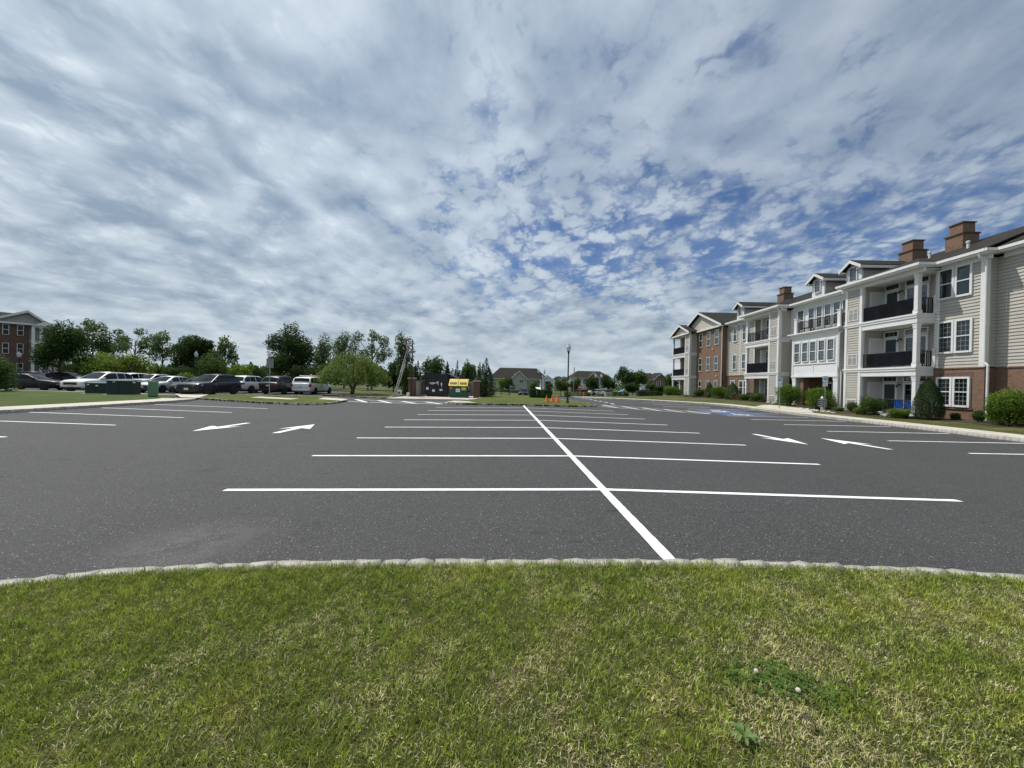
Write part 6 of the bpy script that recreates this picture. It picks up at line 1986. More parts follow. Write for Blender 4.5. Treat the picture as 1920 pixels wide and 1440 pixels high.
def letters(word, wide, high, m):
    STROKES = {'S': [(1, 1, 0, 1), (0, 1, 0, .5), (0, .5, 1, .5), (1, .5, 1, 0), (1, 0, 0, 0)], 'T': [(0, 1, 1, 1), (.5, 1, .5, 0)], 'O': [(0, 0, 1, 0), (1, 0, 1, 1), (1, 1, 0, 1), (0, 1, 0, 0)], 'P': [(0, 0, 0, 1), (0, 1, 1, 1), (1, 1, 1, .5), (1, .5, 0, .5)]}

    def f(mb, z):
        n = len(word); cw = wide / n
        for i, ch in enumerate(word):
            ox = -wide / 2 + i * cw + cw * .15
            for x0, y0, x1, y1 in STROKES[ch]:
                a, b = (ox + x0 * cw * .7, z - high / 2 + y0 * high), (ox + x1 * cw * .7, z - high / 2 + y1 * high)
                dx, dy = b[0] - a[0], b[1] - a[1]; l = math.hypot(dx, dy); nx, ny = -dy / l * .016, dx / l * .016
                mb.poly([(a[0] - nx, -.036, a[1] - ny), (b[0] - nx, -.036, b[1] - ny), (b[0] + nx, -.036, b[1] + ny), (a[0] + nx, -.036, a[1] + ny)])
    f.mat = m
    return f


sign_post('stop_sign', 'red stop sign seen nearly edge-on right of the lamp post', b, h, 1.32, [('oct', h - .40, .40, 'sign_red', letters('STOP', .56, .24, 'sign_white'))])
Y = 50; b = at(1088, 720, Y); z = GZ(b.x, Y); h = at(1089, 722, Y).z - z
sign_post('no_entry_sign', 'round red no-entry sign with white bar in the centre distance', (b.x, Y, z), h, -.15, [('disc', h - .28, .28, 'sign_red', bar)])
Y = 70; b = at(958, 720, Y); z = GZ(b.x, Y); h = at(958, 722, Y).z - z
sign_post('round_sign', 'round grey sign back before the grey house', (b.x, Y, z), h, 3.1, [('disc', h - .30, .30, 'sign_back', None)])

# hydrant, boxes, kiosk, canopy in the centre distance
Y = 58; b = at(1095, 720, Y); z = GZ(b.x, Y)
t = thing('fire_hydrant', 'small orange-red hydrant by the no-entry sign', 'hydrant', (b.x, Y, z))
MB().lathe([(.16, 0), (.16, .05), (.11, .07), (.11, .55), (.14, .57), (.13, .68), (.05, .76), (.03, .8)], 12).build('hydrant_body', M['hydrant'], t, True)
MB().tube([(-.22, 0, .45), (.22, 0, .45)], .06, 8).build('outlet', M['hydrant'], t)


def utility_box(label, px, py, Y, w, d, h, m, name='utility_box'):
    b = at(px, 720, Y); z = GZ(b.x, Y) + .05
    t = thing(name, label, 'utility box', (b.x, Y, z), .1)
    MB().cbox(-w / 2, w / 2, -d / 2, d / 2, 0, h * .8, .03).build('cabinet', M[m], t)
    MB().prism([(-w / 2 - .03, -d / 2 - .03, h * .8), (w / 2 + .03, -d / 2 - .03, h * .8), (w / 2 + .03, d / 2 + .03, h * .8), (-w / 2 - .03, d / 2 + .03, h * .8)], (0, 0, h * .2)).build('cabinet_lid', M[m], t)
    MB().box(-w / 2 - .1, w / 2 + .1, -d / 2 - .1, d / 2 + .1, -.15, .03).build('cabinet_pad', M['pad'], t)


utility_box('pale grey utility box on the far verge', 1141, 748, 57, .95, .8, .75, 'utility_grey')
utility_box('dark utility box left of the apartment block end', 1202, 749, 54, 1.1, .9, .85, 'cabinet_green')
Y = 84; b = at(1010, 720, Y); z = GZ(b.x, Y)
t = thing('kiosk', 'small white kiosk with sloped roof left of the double lamps', 'kiosk', (b.x, Y, z), .3)
MB().box(-.45, .45, -.45, .45, -.1, 1.5).build('kiosk_body', M['white_panel'], t); MB().prism([(-.55, -.55, 1.5), (.55, -.55, 1.5), (.55, .55, 2.0), (-.55, .55, 2.0)], (0, 0, .08)).build('kiosk_roof', M['white_trim'], t)
MB().box(-.3, .3, -.47, -.455, .3, 1.2).build('panel', M['utility_grey'], t)
Y = 96; b = at(1166, 720, Y); z = GZ(b.x, Y)
t = thing('canopy_tent', 'blue canopy roof among the far trees', 'canopy', (b.x, Y, z))
MB().prism([(-1.2, -1.0, .75), (1.0, -1.0, 1.55), (1.0, 1.0, 1.55), (-1.2, 1.0, .75)], (0, 0, .08)).build('canopy_roof', M['blue_canvas'], t)
for x, zz in ((-1.1, .78), (.9, 1.53)):
    for y in (-.9, .9): MB().tube([(x, y, -.1), (x, y, zz)], .04, 6).build('canopy_pole', M['galv'], t)

# --- green electrical cabinets on the left lawn
def transformer(label, pl, pr, py, Yc, h, d, stickers):
    a, b = at(pl, 720, Yc), at(pr, 720, Yc + .45)
    c = (a + b) / 2; w = (b - a).xy.length; ang = math.atan2(b.y - a.y, b.x - a.x)
    t = thing('transformer_cabinet', label, 'cabinet', (c.x, c.y, .12), ang, 'green electrical cabinets')
    body = MB().cbox(-w / 2, w / 2, -d * .0, d, 0, h * .9, .03).build('cabinet_body', M['cabinet_green'], t)
    MB().prism([(-w / 2 - .03, -.06, h * .9), (w / 2 + .03, -.06, h * .9), (w / 2 + .03, d + .03, h * .97), (-w / 2 - .03, d + .03, h * .97)], (0, 0, .06)).build('cabinet_lid', M['cabinet_top'], t)
    MB().box(-.012, .012, -.012, .005, .08, h * .86).build('door_seam', M['black_metal'], t)
    MB().box(-w / 2 - .15, w / 2 + .15, -.2, d + .15, -.25, .03).build('cabinet_pad', M['pad'], t)
    for x, z in stickers: MB().box(x - .07, x + .07, -.012, .004, z - .05, z + .05).build('sticker', M['sign_white'], t)
    MB().box(.05, .09, -.03, .0, h * .4, h * .55).build('handle', M['black_metal'], t)


transformer('smaller dark green electrical cabinet beside the white crossover', 159, 197, 738, 28.2, .82, 1.1, [(-.38, .68), (.1, .60)])
transformer('larger dark green electrical cabinet with flat lid', 199, 245, 740, 27.2, 1.08, 1.3, [(-.25, .94), (.88, .92)])
b = on_ground(287, 743.5, z=.12)
t = thing('cable_pedestal', 'light green ribbed cable pedestal right of the dark cabinets', 'pedestal', b, .6)
mb = MB()
for k in range(7): mb.cbox(-.25, .25, -.22, .22, .02 + k * .142, .145 + k * .142, .02)
mb.box(-.22, .22, -.19, .19, 0, 1.0); mb.build('ribbed_body', M['pedestal_green'], t)
MB().cbox(-.27, .27, -.24, .24, 1.01, 1.08, .02).build('cap', M['pedestal_green'], t)

# ================================================================== BIN ENCLOSURE
enc = thing('bin_enclosure', 'tan walled bin enclosure with brick piers', 'enclosure', (-6.9, 42, .03))
E_ = lambda x, y: (x + 6.9, y - 42)


def pier(x, y, h, w=.62):
    a, b = E_(x, y)
    p = MB().box(a - w / 2, a + w / 2, b - w / 2, b + w / 2, -.1, h).build('brick_pier', M['brick_dark'], enc)
    MB().cbox(a - w / 2 - .07, a + w / 2 + .07, b - w / 2 - .07, b + w / 2 + .07, h, h + .12, .02).build('pier_cap', M['stucco'], p)


pier(-10.15, 39.0, 1.75); pier(-3.55, 38.8, 1.62); pier(-10.15, 46.2, 1.62); pier(-3.5, 46.2, 1.62)
for (x0, y0, x1, y1) in ((-10.15, 39.35, -10.15, 45.9), (-3.5, 39.1, -3.5, 45.9), (-9.8, 46.2, -3.85, 46.2)):
    a, b = E_(x0, y0), E_(x1, y1); d = Vector((b[0] - a[0], b[1] - a[1], 0)); n = Vector((-d.y, d.x, 0)).normalized() * .10
    k = max(1, round(d.length / 2.0))
    for i in range(k):
        p0 = Vector((a[0], a[1], 0)) + d * (i / k) + d.normalized() * .01; p1 = Vector((a[0], a[1], 0)) + d * ((i + 1) / k) - d.normalized() * .01
        MB().prism([p0 - n + Vector((0, 0, -.05)), p1 - n + Vector((0, 0, -.05)), p1 + n + Vector((0, 0, -.05)), p0 + n + Vector((0, 0, -.05))], (0, 0, 1.58)).build('wall_panel', M['stucco'], enc)
    c0, c1 = Vector((a[0], a[1], 1.53)), Vector((b[0], b[1], 1.53)); n2 = n * 1.5
    MB().prism([c0 - n2, c1 - n2, c1 + n2, c0 + n2], (0, 0, .07)).build('wall_cap', M['stucco'], enc)
# open gate leaves
for x, xa in ((-9.75, -9.35), (-3.95, -4.9)):
    a, b = E_(x, 39.1), E_(xa, 40.6 if x < -6 else 39.6); d = Vector((b[0] - a[0], b[1] - a[1], 0)); n = Vector((-d.y, d.x, 0)).normalized() * .03
    A = Vector((a[0], a[1], .12))
    MB().prism([A - n, A + d - n, A + d + n, A + n], (0, 0, 1.38)).build('gate_leaf', M['stucco'], enc)
a = E_(-4.6, 37.9); t = thing('bollard', 'white pipe bollard beside the green dumpster', 'bollard', (-4.42, 39.0, .02))
MB().lathe([(.085, -.1), (.085, 1.1), (.07, 1.16), (.01, 1.2)], 12).build('pipe', M['sign_white'], t, True)
MB().lathe([(.14, -.1), (.14, .03), (.09, .05)], 12).build('footing', M['pad'], t)

# green dumpster with sloped yellow lids
dmp = thing('dumpster', 'green dumpster with two sloped yellow lids', 'dumpster', (-5.35, 38.2, .03), -.03)
w, d = .92, 1.25
mb = MB(); mb.prism([(-w, 0, .08), (-w, d, .08), (-w, d, 1.72), (-w, .55, 1.72), (-w, 0, 1.12)], (2 * w, 0, 0)); mb.build('bin_body', M['dumpster_green'], dmp)
mb = MB()
for x in (-w + .02, -.03, w - .08): mb.box(x, x + .06, -.035, .0, .10, 1.10)
mb.box(-w - .02, w + .02, -.05, .0, 1.06, 1.13); mb.box(-w - .02, w + .02, -.03, .0, .08, .16); mb.build('bin_ribs', M['dumpster_green'], dmp)
for x0, x1 in ((-w - .03, -.03), (.03, w + .03)):
    mb = MB(); mb.prism([(x0, -.08, 1.13), (x1, -.08, 1.13), (x1, .60, 1.78), (x0, .60, 1.78)], (0, 0, .05)); mb.prism([(x0, .60, 1.78), (x1, .60, 1.78), (x1, d + .05, 1.80), (x0, d + .05, 1.80)], (0, 0, .05))
    l_ = mb.build('lid', M['lid_yellow'], dmp)
    mb = MB(); mb.prism([(x0 + .1, .06, 1.312), (x1 - .12, .06, 1.312), (x1 - .12, .24, 1.484), (x0 + .1, .24, 1.484)], (0, -.02, .03)); mb.build('lid_slot', M['black_metal'], l_)
    mb = MB()
    for k in range(4):
        xx = x0 + .12 + k * (x1 - x0 - .24) / 3; mb.prism([(xx - .03, .30, 1.53), (xx + .03, .30, 1.53), (xx + .03, .56, 1.77), (xx - .03, .56, 1.77)], (0, -.015, .035))
    mb.build('lid_ribs', M['lid_yellow'], l_)
MB().box(-.22, .2, -.045, -.037, .55, .88).build('notice', M['sign_white'], dmp); MB().box(.35, .80, -.045, -.037, .74, 1.02).build('yellow_notice', M['lid_yellow'], dmp); MB().box(-.85, -.58, -.045, -.037, .84, 1.02).build('sticker', M['cone'], dmp)
for sg in (-1, 1): MB().box(sg * w - .05 + (.05 if sg > 0 else -.05), sg * w + .05 + (.05 if sg > 0 else -.05), .25, .9, .55, .75).build('fork_pocket', M['dumpster_green'], dmp)
mb = MB()
for x in (-.15, -.05, .05): mb.box(x, x + .06, -.05, -.046, .66, .78)
mb.build('recycling_mark', M['sign_green'], dmp)
for sx in (-.75, .75): MB().box(sx - .06, sx + .06, .1, 1.1, 0, .09).build('skid', M['black_metal'], dmp)

# black compactor box
cmp_ = thing('compactor_container', 'tall black compactor container with white stencils', 'container', (-7.85, 39.6, .03), -.06)
w, d, h = 1.22, 4.6, 2.35
mb = MB(); mb.prism([(-w, 0, .22), (w, 0, .22), (w, 0, h - .25), (w - .1, 0, h), (-w + .1, 0, h), (-w, 0, h - .25)], (0, d, 0)); mb.build('container_body', M['dumpster_black'], cmp_)
mb = MB()
for y in np.linspace(.3, d - .2, 8): mb.box(w, w + .08, y, y + .1, .22, h - .3); mb.box(-w - .08, -w, y, y + .1, .22, h - .3)
for z in (.3, 1.05, h - .38): mb.box(-w + .02, w - .02, -.09, 0, z, z + .1)
for x in (-w + .02, -.05, w - .12): mb.box(x, x + .1, -.085, 0, .3, h - .3)
mb.build('ribs', M['dumpster_black'], cmp_)
mb = MB(); mb.prism([(w - .10, .0, h), (w + .85, .8, h - .45), (w + .85, 2.2, h - .45), (w - .1, 2.2, h)], (0, 0, .05)); mb.build('chute', M['black_metal'], cmp_)
mb = MB()
for x0, x1, z0, z1 in ((-.62, -.30, 1.33, 1.42), (-.28, -.12, 1.30, 1.46), (-.10, .18, 1.35, 1.40), (.22, .30, 1.20, 1.58), (.08, .30, 1.40, 1.50), (-.5, -.2, 1.24, 1.28), (.55, .68, 1.18, 1.42), (.60, .66, 1.0, 1.15)): mb.box(x0, x1, -.104, -.098, z0, z1)
mb.build('stencil', M['sign_white'], cmp_)
for x0, x1, z0, z1 in ((-.98, -.72, .68, .95), (-.34, -.06, .48, .72), (.42, .72, .60, .78)): MB().box(x0, x1, -.106, -.095, z0, z1).build('sticker', M['sign_white'], cmp_)
for x in (-.9, .9): MB(lambda a, b, c, x=x: (x + c - .06, .35 + a, .12 + b)).lathe([(.12, 0), (.12, .12), (.03, .13)], 12).build('roller', M['black_metal'], cmp_)
MB().box(-1.0, 1.0, .2, d - .2, .02, .22).build('skid', M['black_metal'], cmp_)

# --- worker on the ladder
lf, lt = Vector((-11.75, 38.45, .05)), Vector((-10.12, 38.25, 5.55))
lad = thing('ladder', 'aluminium extension ladder leaning on the bare black pole', 'ladder', lf)
mb = MB(); d = lt - lf; sidev = Vector((.12, 1, 0)).normalized() * .22; u_l = d.normalized()
inner = d * .52
for sg in (-1, 1): mb.tube([sidev * sg, sidev * sg + d * .58], .04, 6)
mb.build('rail', M['alu'], lad)
mb = MB(); fl = Vector((u_l.z, 0, -u_l.x)) * -.06
for sg in (-1, 1): mb.tube([sidev * sg * .88 + d * .42 + fl, sidev * sg * .88 + d + fl], .035, 6)
mb.build('fly_rail', M['alu'], lad)
nr = 18
for i in range(1, nr):
    f = i / nr; off = fl if f > .5 else Vector()
    MB().tube([sidev * -.9 + d * f + off, sidev * .9 + d * f + off], .018, 6).build('rung', M['alu'], lad)

pz = 3.75
f_at = lambda z: lf + d * ((z - lf.z) / d.z)
per = thing('person', 'worker in dark clothes and cap standing on the ladder', 'person', f_at(pz) + Vector((-.05, 0, 0)))
J = {}
hipc = Vector((-.18, 0, .88)); chest = Vector((-.10, 0, 1.32)); neck = Vector((-.04, 0, 1.50)); headp = Vector((0.0, 0, 1.66)); headt = Vector((.01, 0, 1.76))
vs = [hipc, Vector((-.15, 0, 1.08)), chest, neck, headp, headt]; es = [(0, 1), (1, 2), (2, 3), (3, 4), (4, 5)]; rad = [.135, .125, .15, .055, .095, .07]
for sg in (-1, 1):
    b_ = len(vs); kn = .46 if sg > 0 else .56
    vs += [Vector((-.17, sg * .10, .82)), Vector((.10, sg * .11, kn)), Vector((-.08, sg * .11, .12 if sg > 0 else .34)), Vector((.10, sg * .11, .04 if sg > 0 else .28))]
    es += [(0, b_), (b_, b_ + 1), (b_ + 1, b_ + 2), (b_ + 2, b_ + 3)]; rad += [.10, .068, .048, .038]
    b_ = len(vs)
    hz = 1.62 if sg > 0 else 1.42
    vs += [Vector((-.08, sg * .19, 1.40)), Vector((.12, sg * .25, 1.26 if sg < 0 else 1.38)), Vector((.36, sg * .17, hz)), Vector((.44, sg * .14, hz + .06))]
    es += [(2, b_), (b_, b_ + 1), (b_ + 1, b_ + 2), (b_ + 2, b_ + 3)]; rad += [.068, .05, .038, .036]


def skin_mesh(name, vs, es, rad, m, parent, sub=2):
    me = bpy.data.meshes.new(name); me.from_pydata([tuple(v) for v in vs], es, []); me.update()
    o = link(name, me, m, parent)
    sk = o.modifiers.new('skin', 'SKIN'); o.modifiers.new('sub', 'SUBSURF').levels = sub
    o.modifiers['sub'].render_levels = sub
    for i, r_ in enumerate(rad): me.skin_vertices[0].data[i].radius = (r_, r_)
    me.skin_vertices[0].data[0].use_root = True
    return o


skin_mesh('body', vs, es, rad, M['skin'], per)
# clothing: a slightly larger skin over torso and sleeves, trousers over the legs
sel = [0, 1, 2]; cv = [vs[0], vs[1], vs[2], vs[2] + Vector((.01, 0, .09))]; ce = [(0, 1), (1, 2), (2, 3)]; cr = [.15, .145, .17, .11]
for b_ in (10, 18):
    i = len(cv); cv += [vs[b_], vs[b_ + 1]]; ce += [(2, i), (i, i + 1)]; cr += [.085, .066]
skin_mesh('shirt', cv, ce, cr, M['shirt'], per)
cv = [vs[0]]; ce = []; cr = [.152]
for b_ in (6, 14):
    i = len(cv); cv += [vs[b_], vs[b_ + 1], vs[b_ + 2]]; ce += [(0, i), (i, i + 1), (i + 1, i + 2)]; cr += [.112, .082, .062]
skin_mesh('trousers', cv, ce, cr, M['trousers'], per)
mb = MB(lambda x, y, z: (x + .01, y, z + 1.70)); mb.lathe([(.112, -.01), (.115, .03), (.09, .085), (.03, .11)], 12); mb.prism([(.08, -.08, 0), (.2, -.05, -.01), (.2, .05, -.01), (.08, .08, 0)], (0, 0, .012)); mb.build('cap', M['cap'], per, True)
for sg in (-1, 1):
    i = 9 if sg < 0 else 17
    fv = vs[i] ; MB().cbox(fv.x - .14, fv.x + .10, fv.y - .05, fv.y + .05, fv.z - .05, fv.z + .05, .03).build('shoe', M['rubber'], per, True)
    i = 13 if sg < 0 else 21; hv = vs[i]
    for k in range(4): MB().tube([hv + Vector((.0, (k - 1.5) * .02, 0)), hv + Vector((.045, (k - 1.5) * .021, .015)), hv + Vector((.06, (k - 1.5) * .021, -.02))], .010, 6).build('finger', M['skin'], per, True)
    MB().tube([hv + Vector((-.01, -sg * .03, 0)), hv + Vector((.03, -sg * .055, .01))], .011, 6).build('thumb', M['skin'], per, True)

b = on_ground(765, 743.2, z=.04); t = thing('bucket', 'white bucket at the foot of the bare pole', 'bucket', b)
MB().lathe([(.13, 0), (.155, .33), (.165, .34), (.165, .37), (.14, .37), (.13, .30)], 14).build('pail', M['sign_white'], t, True); MB().tube([(-.16, 0, .34), (-.12, .1, .2), (0, .16, .14), (.12, .1, .2), (.16, 0, .34)], .008, 6).build('bail', M['galv'], t)
b = on_ground(748.5, 741, z=.1); t = thing('supply_box', 'white carton with a black mark beside the ladder foot', 'carton', b, .1)
MB().cbox(-.24, .24, -.15, .15, 0, .48, .01).build('carton_body', M['sign_white'], t); mb = MB(); mb.poly([(.0, -.152, .12), (.12, -.152, .2), (.06, -.152, .36), (-.06, -.152, .36), (-.1, -.152, .22)]); mb.build('printed_mark', M['black_metal'], t)

# blue chair on the near patio
N2 = Vector((-math.cos(PHI), math.sin(PHI), 0)); A2 = Vector((math.sin(PHI), math.cos(PHI), 0)); O2 = Vector((25.7, 20.9, 0))


def patio_pt(s, o, z=.13): q = O2 + A2 * s + N2 * o; return Vector((q.x, q.y, z))


for s, lb in ((3.35, 'blue plastic chair on the near patio, by the column'), (4.05, 'blue plastic chair on the near patio, next to its twin')):
    t = thing('patio_chair', lb, 'chair', patio_pt(s, .35), math.pi / 2 - PHI, 'blue patio chairs')
    MB().cbox(-.26, .26, -.26, .26, .38, .43, .015).build('seat', M['blue_plastic'], t)
    for k in range(5): MB().prism([(-.25 + k * .105, .24, .43), (-.17 + k * .105, .24, .43), (-.17 + k * .105, .34, .95), (-.25 + k * .105, .34, .95)], (0, .03, 0)).build('back_slat', M['blue_plastic'], t)
    for sx in (-.23, .23):
        for sy in (-.22, .24): MB().tube([(sx, sy, 0), (sx, sy, .39)], .025, 6).build('leg', M['blue_plastic'], t)
        MB().cbox(sx - .04, sx + .04, -.28, .3, .60, .64, .01).build('armrest', M['blue_plastic'], t)
t = thing('downspout_elbow', 'white splash elbow on the grass beside the big clipped shrub', 'pipe', patio_pt(2.75, 2.55, rz_at(*patio_pt(2.75, 2.55).xy) + .02), 2.2)
MB().tube([(0, 0, 0.05), (.12, 0, .07), (.25, 0, .16), (.3, 0, .3)], [.10, .10, .09, .08], 10).build('elbow', M['white_trim'], t, True)
MB().lathe([(.12, .28), (.12, .31), (.09, .315)], 10, .3).build('collar', M['white_trim'], t)


# ================================================================== FAR BUILDINGS
def win_simple(t, x0, x1, y, z0, z1, mull=True):
    f = MB()
    fr = .12 if mull else .06
    f.box(x0 - fr, x0, y - .09, y + .02, z0 - fr, z1 + fr); f.box(x1, x1 + fr, y - .09, y + .02, z0 - fr, z1 + fr); f.box(x0, x1, y - .09, y + .02, z1, z1 + fr); f.box(x0, x1, y - .10, y + .02, z0 - fr, z0)
    if mull: f.box((x0 + x1) / 2 - .05, (x0 + x1) / 2 + .05, y - .08, y + .02, z0, z1)
    f.box(x0, x1, y - .075, y + .02, (z0 + z1) / 2 - .04, (z0 + z1) / 2 + .04)
    w_ = f.build('window', M['white_trim'], t)
    MB().box(x0, x1, y - .05, y - .0, z0, z1).build('pane', M['car_glass'], w_)


def gabled(t, x0, x1, y0, y1, ze, za, axis='y', over=.4, m='far_siding', base_brick=0.0, name='wall', rake=True, tri=True):
    """box with a gable roof; axis = direction of the ridge; y0 is the face towards the camera"""
    siding(MB(lambda u, d_, z: (u, y0 - d_, z)), x0, x1, base_brick, ze, .2).build(name, M[m], t)
    MB().box(x0, x1, y0 + .02, y1, -.5, ze).build('wall_core', M[m], t)
    if base_brick: MB().box(x0 - .03, x1 + .03, y0 - .05, y1, -.5, base_brick).build('brick_base', M['brick_dark'], t)
    mb = MB(); tr = MB()
    if axis == 'y':
        xm = (x0 + x1) / 2
        sl = (za - ze) / ((x1 - x0) / 2)
        for a in (x0 - over, x1 + over):
            mb.prism([(a, y0 - over, ze - sl * over), (xm, y0 - over, za), (xm, y1, za), (a, y1, ze - sl * over)], (0, 0, .14))
            if rake: tr.prism([(a, y0 - over - .02, ze - sl * over - .2), (xm, y0 - over - .02, za - .2), (xm, y0 - over - .02, za + .1), (a, y0 - over - .02, ze - sl * over + .1)], (0, -.06, 0))
        if tri: MB().prism([(x0, y0 - .01, ze - .05), (x1, y0 - .01, ze - .05), (xm, y0 - .01, za - .05)], (0, .15, 0)).build('gable_wall', M[m], t)
    else:
        ym = (y0 + y1) / 2; sl = (za - ze) / ((y1 - y0) / 2); hip = (y1 - y0) * .28
        mb.prism([(x0 - over, y0 - over, ze - sl * over), (x1 + over, y0 - over, ze - sl * over), (x1 - hip, ym, za), (x0 + hip, ym, za)], (0, 0, .12))
        mb.prism([(x0 - over, y1 + over, ze - sl * over), (x1 + over, y1 + over, ze - sl * over), (x1 - hip, ym, za), (x0 + hip, ym, za)], (0, 0, .12))
        mb.prism([(x0 - over, y0 - over, ze - sl * over), (x0 + hip, ym, za), (x0 - over, y1 + over, ze - sl * over)], (0, 0, .12)); mb.prism([(x1 + over, y0 - over, ze - sl * over), (x1 - hip, ym, za), (x1 + over, y1 + over, ze - sl * over)], (0, 0, .12))
        tr.box(x0 - over - .05, x1 + over + .05, y0 - over - .12, y0 - over, ze - sl * over - .05, ze - sl * over + .12)
    r_ = mb.build('roof', M['roof'], t)
    tr.build('roof_trim', M['white_trim'], r_)


def at_base(px, py, Y):
    q = at(px, py, Y); return (q.x, Y, q.z)


# grey house in the centre
HY = 132; k = HY / F_PX
bz = at(980, 738, HY).z
t = thing('grey_house', 'large grey-green sided house with dark hip roof and white gables', 'house', (at(925, 720, HY).x, HY, bz))
hx = lambda px: (px - 925) * k
hz = lambda py, px=980: at(px, py, HY).z - bz
gabled(t, hx(917), hx(1027), 3, 15, hz(709), hz(689), 'x', .5, 'far_siding', hz(732))
gabled(t, hx(957), hx(988.5), 0, 8, hz(710.5), hz(696), 'y', .5, 'far_siding', hz(732))
gabled(t, hx(1013), hx(1038), -1, 6, hz(712), hz(703), 'y', .4, 'white_panel', 0)
MB().box(hx(1020), hx(1033.5), -1.35, -.95, hz(724), hz(714)).build('porch_opening', M['dark_inside'], t); MB().box(hx(1020), hx(1033.5), -1.35, -.95, hz(736), hz(729)).build('porch_opening', M['dark_inside'], t)
mb = MB(); mb.box(hx(1013), hx(1037), -2.2, -.9, hz(729) , hz(725)); mb.build('porch_slab', M['white_trim'], t)
for px in (1014, 1020, 1033, 1037): MB().box(hx(px) - .2, hx(px) + .2, -2.1, -1.7, 0, hz(713)).build('porch_post', M['white_trim'], t)
for x0, x1, y0, y1, yy in ((973.5, 981, 718, 712, 0), (973.5, 981, 733, 727.5, 0), (931, 938, 714, 711, 3), (931, 938, 733, 729, 3), (996, 1000, 734, 731.5, 3)):
    win_simple(t, hx(x0), hx(x1), yy, hz(y0), hz(y1))
MB().box(hx(964), hx(966.5), -.06, .05, hz(703), hz(700.5)).build('gable_vent', M['white_trim'], t)

for lb, pa, pb, Y, ye, ya, gpa, gpb, gy in (('far pale house with brick gable behind the street trees', 1073, 1150, 160, 708, 695, 1103, 1122, 698), ('far house with brick gable left of the end porches', 1206, 1250, 165, 711, 699, 1226, 1250, 699), ('small far house roof right of the grey house', 1038, 1066, 190, 712, 705, 1052, 1066, 706)):
    k2 = Y / F_PX; zb = at(pa, 740, Y).z
    t = thing('far_house', lb, 'house', (at(pa, 720, Y).x, Y, zb), 0, 'far houses')
    fx_ = lambda px: (px - pa) * k2; fz_ = lambda py: at((pa + pb) / 2, py, Y).z - zb
    gabled(t, 0, fx_(pb), 3, 16, fz_(ye), fz_(ya), 'x', .6, 'white_panel', fz_(731))
    gabled(t, fx_(gpa), fx_(gpb), 0, 8, fz_(ye), fz_(gy), 'y', .6, 'brick', 0)
    xm = (fx_(gpa) + fx_(gpb)) / 2
    MB().box(xm - .35, xm + .35, -.1, .02, fz_(gy + 5), fz_(gy + 3)).build('gable_vent', M['white_trim'], t)
    for i in range(3):
        x = fx_(pa + (pb - pa) * (.12 + .3 * i)); win_simple(t, x, x + 1.6, 3, fz_(720), fz_(714))
    win_simple(t, fx_(gpa) + 1.2, fx_(gpa) + 2.8, 0, fz_(722), fz_(715))

# brick apartment house at the left edge
LY = 63; k3 = LY / F_PX
t = thing('brick_building', 'red brick three-storey building with beige gable at the left edge', 'building', (at(53, 720, LY).x, LY, 0.0), .92)
lx = lambda px: (px - 53) * k3 * .63; lz = lambda py: at(53, py, LY).z
ze = lz(606.5); za = lz(584)
MB().box(lx(-160), lx(52.5), 0, 10, -.2, ze).build('brick_wall', M['brick_dark'], t)
MB().box(lx(53), lx(62), .5, 9, -.2, ze).build('siding_wall', M['siding'], t)
for z in (lz(678), lz(641)): MB().box(lx(52.6), lx(62), .42, .6, z, z + .3).build('trim_band', M['white_trim'], t)
xm = lx(53) * 0 + lx(50)
mb = MB(); mb.prism([(lx(0) - 1.2, -.6, ze), (lx(50), -.6, za), (lx(50), 12, za), (lx(0) - 1.2, 12, ze)], (0, 0, .14)); mb.prism([(lx(92), -.6, ze), (lx(50), -.6, za), (lx(50), 12, za), (lx(92), 12, ze)], (0, 0, .14))
mb.prism([(lx(-170), 2.0, ze), (lx(0), 2.0, ze), (lx(50), 6, za - .1), (lx(-170), 6, za - .1)], (0, 0, .14)); r_ = mb.build('roof', M['roof'], t)
mb = MB(); mb.prism([(lx(0) - 1.2, -.62, ze - .25), (lx(50), -.62, za - .25), (lx(50), -.62, za + .12), (lx(0) - 1.2, -.62, ze + .12)], (0, -.08, 0)); mb.prism([(lx(92), -.62, ze - .25), (lx(50), -.62, za - .25), (lx(50), -.62, za + .12), (lx(92), -.62, ze + .12)], (0, -.08, 0)); mb.box(lx(-170), lx(88), -.5, -.15, ze - .3, ze - .02); mb.build('rake_board', M['white_trim'], r_)
mb = MB(); mb.prism([(lx(0) - .8, -.1, ze), (lx(88), -.1, ze), (lx(50), -.1, za - .1)], (0, .1, 0)); mb.build('gable_siding', M['far_siding'], t)  # darker siding colour stands in for the shade on this gable
for px in (-110, -80, -50, -19, 11, 37):
    for y0, y1 in ((629.5, 612), (664, 646), (700, 682)): win_simple(t, lx(px) - .27, lx(px) + .27, 0, lz(y0), lz(y1), False)
for px in (60, 75, 92, 104): MB().box(lx(px) - .17, lx(px) + .17, -1.6, -1.25, -.1, lz(612)).build('porch_column', M['white_trim'], t)
for z in (lz(612), lz(643), lz(676)): MB().box(lx(58), lx(106), -1.7, .5, z - .18, z + .18).build('porch_slab', M['white_trim'], t)
MB().box(lx(62), lx(106), .5, 8, -.2, lz(606)).build('porch_back_wall', M['far_siding'], t)
mb = MB(); mb.prism([(lx(56), -1.9, lz(611)), (lx(108), -1.9, lz(611)), (lx(82), -1.9, lz(601))], (0, 3.5, 0)); mb.build('porch_roof', M['roof'], t)
mb = MB(); mb.prism([(lx(57), -1.92, lz(611)), (lx(107), -1.92, lz(611)), (lx(82), -1.92, lz(602))], (0, -.05, 0)); mb.build('porch_gable', M['white_trim'], t)

